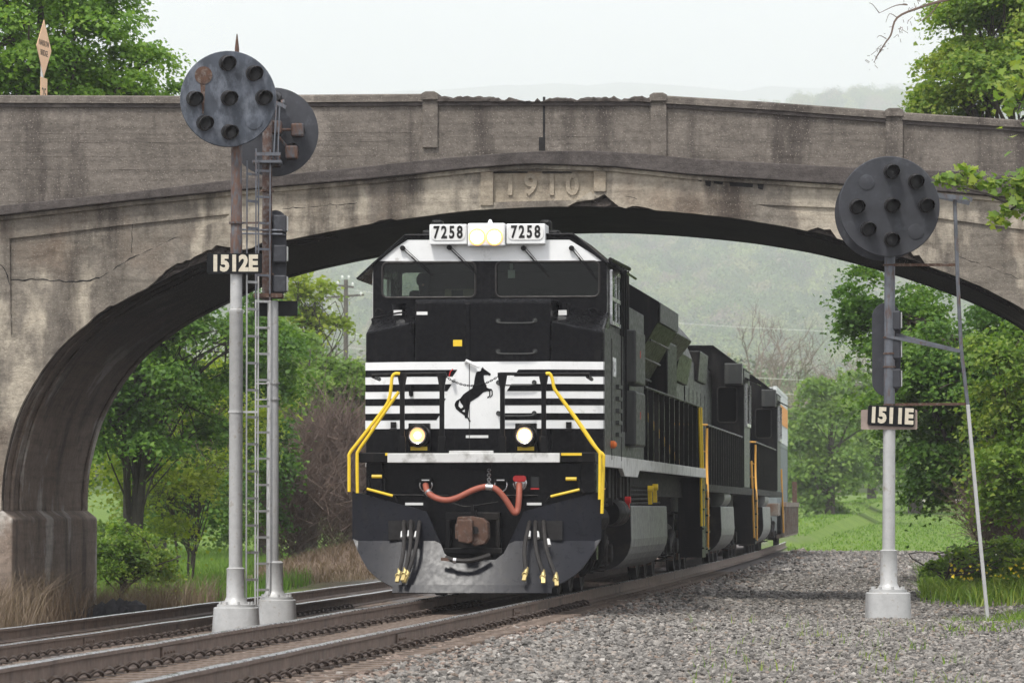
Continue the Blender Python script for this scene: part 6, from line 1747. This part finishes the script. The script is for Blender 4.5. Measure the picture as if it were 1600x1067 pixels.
ML = {}
ML['maple'] = leaf_mat('maple_leaves', (0.08, 0.17, 0.02), (0.155, 0.29, 0.038), (0.28, 0.42, 0.065), .48)
ML['dark'] = leaf_mat('dark_leaves', (0.042, 0.105, 0.018), (0.095, 0.20, 0.03), (0.20, 0.33, 0.05), .45)
ML['lime'] = leaf_mat('young_leaves', (0.15, 0.22, 0.025), (0.26, 0.34, 0.04), (0.42, 0.46, 0.06), .5)
ML['mix'] = leaf_mat('spring_leaves', (0.08, 0.17, 0.025), (0.18, 0.29, 0.04), (0.36, 0.42, 0.08), .48)
ML['mid'] = leaf_mat('mid_green_leaves', (0.095, 0.18, 0.035), (0.17, 0.28, 0.055), (0.27, 0.38, 0.085), .48)
ML['grass'] = leaf_mat('grass_blades', (0.07, 0.15, 0.02), (0.14, 0.26, 0.03), (0.24, 0.34, 0.06), .4, .3)
ML['dry'] = leaf_mat('dry_stalks', (0.10, 0.068, 0.045), (0.17, 0.12, 0.08), (0.27, 0.21, 0.14), .2, .3)
ML['flower'] = leaf_mat('yellow_flowers', (0.75, 0.55, 0.02), (0.85, 0.65, 0.03), None, .3)

def E(px, py, Y, rx, ry, rd=None):
    """ellipsoid from pixels: centre, radii in pixels at depth Y"""
    k = Y / FPX
    return (at(px, py, Y), (rx * k, (rd if rd is not None else rx * k), ry * k))
def foot(px, Y):
    p = at(px, 794, Y); return (p.x, p.y, gz(p.x, p.y))

make_tree('maple_tree', 'tall green maple rising above the left end of the bridge', foot(40, 84), [E(20, 60, 84, 205, 190, 2.6), E(165, 120, 84, 120, 75, 1.8), E(60, 200, 84, 200, 120, 2.4)], 1900, 36, .095, ML['maple'], 11, .30, gap=-.28, tuft_r=.34, limbs=40)
make_tree('maple_tree', 'dark forked tree seen through the left half of the arch', foot(205, 98), [E(320, 540, 98, 140, 85, 2.4), E(240, 640, 98, 115, 95, 2.2), E(400, 560, 100, 70, 95, 1.6), E(200, 470, 98, 120, 90, 2.0)], 1050, 32, .11, ML['dark'], 12, .16, gap=-.1, tuft_r=.42, bark='barkdark', limbs=60, stems=[(-.25, 0), (.1, .1), (.35, -.1)], top=at(230, 430, 98))
make_tree('spring_tree', 'thin tree with yellow-green young leaves beside the dark forked trunk', foot(290, 104), [E(345, 640, 104, 100, 85, 2), E(300, 760, 103, 90, 60, 1.6), E(190, 740, 101, 60, 110, 1.4), E(240, 800, 102, 60, 40, 1.2)], 620, 17, .105, ML['lime'], 13, .045, gap=.1, tuft_r=.5, limbs=70, stems=[(-.5, 0), (.2, .2), (.6, -.2)], inner=.1, gscale=.9)
make_tree('evergreen_shrub', 'dark evergreen shrub below the forked tree, left of the white masts', foot(300, 116), [E(310, 800, 116, 85, 70, 1.8), E(380, 730, 118, 75, 130, 1.8), E(250, 780, 117, 60, 60, 1.4)], 520, 34, .12, ML['dark'], 14, .045, cat='shrub', gap=-.5, tuft_r=.45, limbs=18, inner=.2)
make_tree('shrub', 'bushy light green shrub at the foot of the left bridge pier', foot(190, 80), [E(190, 868, 80, 60, 45, .9), E(235, 880, 81, 35, 32, .7), E(160, 900, 79, 30, 45, .6)], 330, 28, .07, ML['mix'], 15, .05, cat='shrub', gap=-.4, tuft_r=.26, limbs=24, inner=.2)
make_tree('spring_tree', 'slender hazy tree with sparse yellow-green leaves left of the train', foot(490, 150), [E(480, 500, 150, 60, 75, 1.8), E(460, 590, 150, 50, 70, 1.8), E(540, 620, 152, 45, 55, 1.6)], 230, 17, .17, ML['lime'], 16, .12, gap=-.02, tuft_r=.55, limbs=46)
make_tree('spring_tree', 'mid green tree between the masts and the nose of the train', foot(470, 140), [E(500, 620, 140, 75, 60, 1.9), E(440, 600, 142, 45, 95, 1.7), E(545, 600, 141, 40, 60, 1.4)], 420, 26, .16, ML['mid'], 17, .14, gap=-.25, tuft_r=.5, limbs=30)
make_tree('background_tree', 'dark leafy tree filling the arch behind the forked trunk', foot(250, 138), [E(230, 640, 138, 120, 150, 2.5), E(330, 600, 138, 100, 130, 2.5), E(180, 780, 137, 70, 90, 2)], 700, 26, .15, ML['mix'], 19, .2, gap=-.5, tuft_r=.6, limbs=14, bark='barkdark')
make_tree('background_tree', 'fresh green tree behind the two white masts', foot(410, 146), [E(400, 640, 146, 80, 130, 2.5), E(430, 540, 146, 50, 70, 2), E(370, 790, 145, 70, 80, 2)], 460, 26, .17, ML['mid'], 20, .16, gap=-.45, tuft_r=.6, limbs=14)
twig_mass('thicket', 'bare brown thicket on the earth bank left of the train', foot(500, 122), [E(500, 790, 121, 95, 95, 3), E(560, 800, 122, 60, 90, 3), E(450, 800, 120, 45, 85, 2), E(520, 700, 122, 70, 55, 2)], 5200, 1.1, .013, M['twig'], 18, 'thicket')
make_tree('maple_tree', 'big dark green maple behind the right-hand side of the arch', foot(1590, 88), [E(1490, 575, 88, 140, 130, 2.4), E(1580, 690, 87, 140, 160, 2.2), E(1385, 475, 89, 85, 55, 1.7), E(1455, 640, 89, 60, 70, 1.6)], 1800, 36, .10, ML['dark'], 21, .34, gap=-.3, tuft_r=.36, limbs=40)
make_tree('maple_tree', 'sunlit yellow-green maple rising above the right end of the bridge', foot(1640, 92), [E(1580, 70, 92, 140, 120, 2.4), E(1500, 130, 92, 75, 62, 1.6), E(1650, 30, 92, 140, 150, 2.4)], 1750, 35, .10, ML['mix'], 22, .32, gap=-.45, tuft_r=.34, limbs=40)
make_tree('maple_tree', 'bright green young tree in front of the dark maple on the right', foot(1630, 82), [E(1580, 600, 82, 80, 120, 1.3), E(1600, 740, 81, 60, 80, 1.2)], 480, 28, .10, ML['mix'], 23, .10, gap=-.05, tuft_r=.4, limbs=26)
make_tree('lawn_tree', 'round hazy green tree by the lawn just right of the container car', foot(1297, 235), [E(1300, 690, 235, 72, 100, 2.8), E(1275, 760, 235, 50, 70, 2.2), E(1330, 620, 237, 45, 45, 1.8)], 560, 26, .24, ML['mid'], 24, .25, gap=-.35, tuft_r=.7, limbs=20)
make_tree('lawn_tree', 'green tree with a thick trunk standing on the lawn', foot(1431, 262), [E(1410, 700, 262, 75, 85, 3), E(1370, 745, 262, 45, 50, 2.2), E(1450, 690, 262, 60, 70, 2.5)], 480, 26, .26, ML['mid'], 25, .42, gap=-.35, tuft_r=.75, limbs=18)
for k, (px_, Y_, py_, rx, ry, sd) in enumerate(((1362, 310, 690, 60, 70, 31), (1255, 330, 730, 55, 80, 32), (1480, 330, 680, 80, 80, 33))):
    make_tree('lawn_tree', ['narrow background tree between the two lawn trees', 'leafy background tree rising right behind the last rail car', 'background tree at the far right edge of the lawn'][k], foot(px_, Y_), [E(px_, py_, Y_, rx, ry, 3)], 360, 22, .3, ML['mid'], sd, .3, gap=-.4, tuft_r=.9, limbs=14)
# bare tree in the haze
def bare_tree(px_, Y_, pt, spread, label, seed):
    rs = np.random.RandomState(seed); base = Vector(foot(px_, Y_)); t = empty('bare_tree', base); tag(t, label, 'tree')
    H = at(px_, pt, Y_).z - base.z
    b = MB()
    def grow(p, d, L_, r, lv):
        q = p + d * L_; m_ = p.lerp(q, .5) + Vector(rs.normal(size=3) * .05 * L_)
        b.tube([p, m_, q], [r, r * .8, r * .6], 5 if lv < 2 else 3, cap=False)
        if lv < 5:
            for _ in range(3 if lv < 4 else 4):
                nd = (d + Vector(rs.normal(size=3)) * spread + Vector((0, 0, .12))).normalized()
                grow(m_.lerp(q, rs.uniform(.2, 1)), nd, L_ * rs.uniform(.6, .82), max(r * .55, .022), lv + 1)
    grow(Vector((0, 0, -.3)), Vector((0, 0, 1)), H * .34, H * .02, 0)
    b.build('branches', M['twigfar'], t)
bare_tree(1240, 400, 470, .45, 'bare brown tree standing in the haze beyond the train', 41)
bare_tree(1165, 520, 450, .5, 'pale bare tree just right of the brake housing, far in the haze', 42)
bare_tree(1310, 440, 500, .5, 'smaller bare tree right of the large bare one in the haze', 43)

# ---- near maple at the right edge: only its reaching limbs come into the frame
rs = np.random.RandomState(51)
YN = 55.0
nb_ = Vector(foot(1905, YN)); nm = empty('maple_tree', nb_); tag(nm, 'near maple whose leafy branch reaches in from the right edge in front of the bridge', 'tree')
N3 = lambda px, py, dy=0.0: at(px, py, YN + dy) - nb_
b = MB(); trunk_top = N3(1880, -40)
b.tube(bez([Vector((0, 0, -.3)), Vector((.05, 0, 2)), N3(1890, 300), trunk_top], 6), [.2 - .007 * i for i in range(19)], 10)
limb = bez([N3(1893, 330), N3(1760, 290, .2), N3(1650, 318, .1), N3(1590, 320), N3(1530, 300, -.1), N3(1475, 287, -.1)], 6)
b.tube(limb, [.05 - .0014 * i for i in range(len(limb))], 7)
for pts in ([(1590, 320), (1575, 332), (1560, 345)], [(1640, 318), (1610, 295), (1580, 283)], [(1530, 300), (1515, 285), (1500, 270)], [(1880, 60), (1740, 70), (1620, 120), (1575, 140)], [(1620, 120), (1600, 150), (1590, 175)], [(1880, 150), (1760, 190), (1650, 210)]):
    b.tube(bez([N3(*p) for p in pts], 4), [.018 - .0012 * i for i in range(4 * (len(pts) - 1) + 1)], 5)
b.build('trunk', M['barkdark'], nm, smooth=True)
b = MB()
for pts, r_ in (([(1890, -60), (1650, -40), (1480, 0), (1438, 12), (1402, 28), (1392, 55), (1383, 68), (1368, 92)], .022), ([(1418, 8), (1400, 9), (1374, 21)], .009), ([(1402, 28), (1390, 22), (1384, 36)], .006), ([(1385, 61), (1375, 56), (1370, 60)], .006), ([(1500, -10), (1473, 0), (1452, 25), (1436, 34)], .012), ([(1374, 21), (1364, 8), (1358, 5)], .006), ([(1377, 80), (1370, 88), (1366, 98)], .005)):
    c = bez([N3(*p, .4) for p in pts], 4); b.tube(c, [r_ * (1 - .7 * i / len(c)) for i in range(len(c))], 5)
for k in range(60):
    px_ = rs.uniform(1355, 1440); py_ = 95 - (px_ - 1362) * 1.15 + rs.normal() * 9
    if py_ < -5: continue
    p = N3(px_, py_, .4); b.tube([p, p + Vector(rs.normal(size=3) * .035)], .0035, 3)
b.build('dead_branch', M['twig'], nm)
Cs = []; 
def spray(pts, n, sp):
    P_ = bez([N3(*p) for p in pts], 8)
    for i in range(n):
        q = P_[rs.randint(len(P_))]; Cs.append(np.array(q) + rs.normal(size=3) * np.array([sp, sp * 1.2, sp * .62]))
spray([(1600, 300), (1560, 290), (1520, 285), (1480, 283)], 130, .10); spray([(1480, 280), (1470, 283)], 22, .055); spray([(1520, 268), (1500, 267)], 26, .06); spray([(1600, 325), (1570, 336), (1558, 345)], 55, .075); spray([(1600, 285), (1580, 275)], 40, .09)
spray([(1640, 320), (1600, 300)], 130, .13); spray([(1610, 120), (1580, 135), (1590, 170)], 60, .10); spray([(1700, 300), (1640, 300)], 140, .22); spray([(1860, 60), (1640, 110)], 420, .4); spray([(1880, 180), (1680, 210)], 420, .45); spray([(1900, -60), (1760, -40)], 420, .6); spray([(1990, 200), (1890, 60)], 380, .6)
Cs = np.array(Cs); n = len(Cs)
F1 = np.array([list(range(len(MT)))])
order = list(range(10)) + list(range(17, 9, -1))
V, F = leaf_arrays(rs, Cs, np.array([0, -.35, .8]) + .45 * rs.normal(size=(n, 3)), .105 * (.7 + .6 * rs.rand(n)), MT[order], F1, .8)
np_mesh('crown', V, F, ML['mix'], nm)

# ---- grass, weeds, dry stalks
def region(n, pxr, Yr, test, seed):
    rs = np.random.RandomState(seed); out = []
    while len(out) < n:
        Y = math.sqrt(rs.uniform(Yr[0] ** 2, Yr[1] ** 2)); p = at(rs.uniform(*pxr), 800, Y)
        l, s = inv_track(p.x, p.y)
        if test(l, s, p.x, p.y): out.append((p.x, p.y, gz(p.x, p.y) - .02))
    return out
blades('grass', 'bright green grass field seen under the left half of the arch', region(30000, (130, 600), (74, 150), lambda l, s, x, y: l < -8.7 and cover(x, y)[1] < .4, 61), .42, .012, ML['grass'], 61)
blades('dry_grass', 'tall dry brown grass in front of the left bridge pier', region(2600, (-60, 150), (58, 70), lambda l, s, x, y: -10.5 < l < -7.3, 62), .85, .004, ML['dry'], 62, .8)
blades('dry_grass', 'dry brown stalks along the far side of the left track', region(2600, (140, 380), (68, 84), lambda l, s, x, y: -9.5 < l < -7.6, 63), .6, .006, ML['dry'], 63, .6)
blades('dry_grass', 'dead grass and litter on the earth bank left of the train', region(7000, (400, 640), (100, 140), lambda l, s, x, y: cover(x, y)[1] > .25, 70), .22, .012, ML['dry'], 70, .9)
blades('weeds', 'rank green weeds at the foot of the right-hand bank', region(12000, (1435, 1720), (64, 96), lambda l, s, x, y: l > 5.8 + 1.3 * noise.noise(Vector((x, y * .35, 0))) + random.uniform(-.5, .5) and l < 12 and y > 64.5 + random.uniform(0, 5) + 3 * noise.noise(Vector((x * .9, 0, 3))), 64), .34, .011, ML['mix'], 64, .9, 'weeds')
blades('weeds', 'low grass patch beside the foot of the right signal ladder', region(1900, (1480, 1700), (48, 63), lambda l, s, x, y: (l - 6.0) * .6 - abs(y - 55.5) * .22 + 1.0 * noise.noise(Vector((x * 1.1, y * .6, 4))) + random.uniform(-.5, .5) > 0, 65), .14, .008, ML['mix'], 65, .9, 'weeds')
blades('weeds', 'scattered green sprigs growing through the ballast', region(420, (1080, 1560), (29.6, 57), lambda l, s, x, y: l > 1.7 and noise.noise(Vector((x * 1.6, y * 1.6, 9))) > .38, 66), .15, .005, ML['mix'], 66, .6, 'weeds')
blades('grass', 'mown lawn grass rising behind the right signal', region(16000, (1230, 1600), (146, 330), lambda l, s, x, y: cover(x, y)[0] > .5, 72), .11, .03, ML['grass'], 72, .8)
fl = []
rs = np.random.RandomState(67)
for (x, y, z) in region(230, (1445, 1640), (68, 84), lambda l, s, x, y: l > 5.9 and noise.noise(Vector((x * .8, y * .8, 2))) > -.1, 67): fl.append((x, y, z + rs.uniform(.35, .6)))
fl = np.array(fl); n = len(fl); V, F = leaf_arrays(rs, fl, np.array([0, -.6, .7]) + .4 * rs.normal(size=(n, 3)), .055 * (.7 + .6 * rs.rand(n)))
o = np_mesh('flowers', V, F, ML['flower']); tag(o, 'yellow flowers scattered among the weeds on the right bank', 'flowers', kind='stuff')
make_tree('shrub', 'leafy weed clump left of the ladder at the edge of the lawn', foot(1475, 74), [E(1480, 885, 74, 28, 30, .6), E(1530, 880, 75, 45, 38, .7), E(1590, 875, 74, 50, 50, .7), E(1450, 905, 73, 22, 18, .4), E(1560, 915, 71, 45, 22, .5)], 420, 20, .075, ML['mix'], 68, .03, cat='shrub', gap=-.3, tuft_r=.2, limbs=16, inner=.2)
twig_mass('thicket', 'bare brown brush under the dark maple at the right edge', foot(1570, 84), [E(1575, 800, 84, 50, 70, 1.2), E(1545, 820, 83, 30, 45, 1), E(1610, 780, 84, 60, 90, 1.2)], 2200, .7, .008, M['twig'], 69, 'thicket')

# dark lump of broken rock beside the left track
b = MB()
for k in range(30):
    p = at(168 + 18 * rs.normal(), 976, 70); p.z = gz(p.x, p.y) + .05 + .12 * rs.rand(); s_ = .12 + .1 * rs.rand()
    bm = bmesh.new(); bmesh.ops.create_icosphere(bm, subdivisions=1, radius=s_)
    b.add([tuple(v.co * rs.uniform(.7, 1.2) + p) for v in bm.verts], [[v.index for v in f.verts] for f in bm.faces]); bm.free()
o = b.build('rubble', mat('dark_rubble', (.045, .045, .05), .8, var=.4), None); tag(o, 'heap of dark broken rock beside the left bridge pier', 'rubble', kind='stuff')
# pale slab and covered woodpile up on the lawn
wp = at(1487, 773, 335); wp.z = gz(wp.x, wp.y)
sl = empty('woodpile', wp); tag(sl, 'brown woodpile with a blue cover beyond the lawn trees', 'woodpile')
b = MB()
for k in range(26): b.cyl((-1.6 + (k % 9) * .4, -.1 + .1 * (k % 2), .2 + .34 * (k // 9)), (-1.5 + (k % 9) * .4, 2.0, .2 + .34 * (k // 9)), .17, n=8)
b.build('logs', M['twig'], sl)
b = MB(); b.prism([(-.6, 1.15), (.5, 1.2), (.7, 1.5), (.1, 1.75), (-.5, 1.55)], 'y', -.1, 1.6); b.build('cover', mat('blue_tarp', (.05, .22, .5), .5), sl, bevel=.08)
p = at(1484, 776, 322); p.z = gz(p.x, p.y)
b = MB(); b.box(-2.3, 2.3, -1.5, 1.5, -.3, .28); o = b.build('concrete_slab', mat('pale_slab', (.6, .56, .52), .8), None, bevel=.03); o.location = p; tag(o, 'pale concrete slab lying at the top of the lawn', 'slab')

# ---- woods on the hillside (one mass)
def forest_proto(seed, r, h, leafm, n, size, bare=False):
    rs = np.random.RandomState(seed)
    d = unit(rs.normal(size=(n, 3))); rad = .55 + .45 * rs.rand(n) ** .6
    lump = np.array([noise.noise(Vector(tuple(x * 2.0 + seed))) for x in d])
    C = d * rad[:, None] * np.array([r, r, h * .42])[None] * (1 + .45 * lump[:, None]) + np.array([0, 0, h * .58])
    V, F = leaf_arrays(rs, C, d + .6 * rs.normal(size=(n, 3)) + np.array([0, 0, .6]), size * (.6 + .8 * rs.rand(n)))
    me_o = np_mesh('forest_tree', V, F, leafm); col.objects.unlink(me_o)
    return me_o
def forest_leaf(name, stops):
    m, nt, b = _mat(name); oi = nt.nodes.new('ShaderNodeObjectInfo'); g_ = nt.nodes.new('ShaderNodeNewGeometry')
    c = _ramp(nt, oi.outputs['Random'], stops); v = _ramp(nt, g_.outputs['Random Per Island'], [(0, .7), (1, 1.3)])
    nt.links.new(_mix(nt, 1.0, c, v, 'MULTIPLY'), b.inputs['Base Color']); b.inputs['Roughness'].default_value = .7; b.inputs['Specular IOR Level'].default_value = .2
    return m
fm1 = forest_leaf('hill_foliage', [(0, (.05, .11, .03)), (.35, (.10, .18, .045)), (.6, (.17, .25, .055)), (.85, (.28, .33, .09)), (1, (.24, .19, .14))])
fm2 = forest_leaf('hill_bare_wood', [(0, (.13, .11, .09)), (1, (.18, .15, .13))])
fc = bpy.data.collections.new('forest_trees')
for k in range(4): fc.objects.link(forest_proto(70 + k, 4.2 + .5 * k, 12 + 1.2 * k, fm1, 2600, .5))
fc.objects.link(forest_proto(79, 4.4, 13, fm2, 900, .32))
rs = np.random.RandomState(80); A = []
while len(A) < 17000:
    Y = math.sqrt(rs.uniform(520 ** 2, 4600 ** 2)); px_ = rs.uniform(-150, 1750)
    if Y > 1500 and rs.rand() < .35 * (Y - 1500) / 3000: continue
    p = at(px_, 794, Y)
    if Y < 560 and 1000 < px_ < 1420 and rs.rand() < .8: continue
    A.append((p.x, p.y, gz(p.x, p.y) - .6, rs.uniform(.8, 1.45) * (1 if Y < 1400 else 1.5)))
A = np.array(A); n = len(A)
scatter('forest', A[:, :3], np.stack([np.zeros(n), np.zeros(n), rs.uniform(0, 6.28, n)], 1), A[:, 3], fc, 'hazy spring woods covering the hillside beyond the railway', 'woods')

# ================================================================== haze
b = MB(); b.box(-4200, 4200, -40, 12600, -5, 1250)
hz = b.build('haze', None); hz['kind'] = 'stuff'; hz['label'] = 'thin pale haze hanging over the whole valley'; hz['category'] = 'haze'
m = bpy.data.materials.new('haze'); m.use_nodes = True; nt = m.node_tree; nt.nodes.clear()
ou = nt.nodes.new('ShaderNodeOutputMaterial'); pv = nt.nodes.new('ShaderNodeVolumePrincipled')
pv.inputs['Color'].default_value = (.965, .972, 1, 1); pv.inputs['Density'].default_value = 2.5e-4; pv.inputs['Anisotropy'].default_value = 0.0
nt.links.new(pv.outputs[0], ou.inputs['Volume']); hz.data.materials.append(m); hz.display_type = 'WIRE'
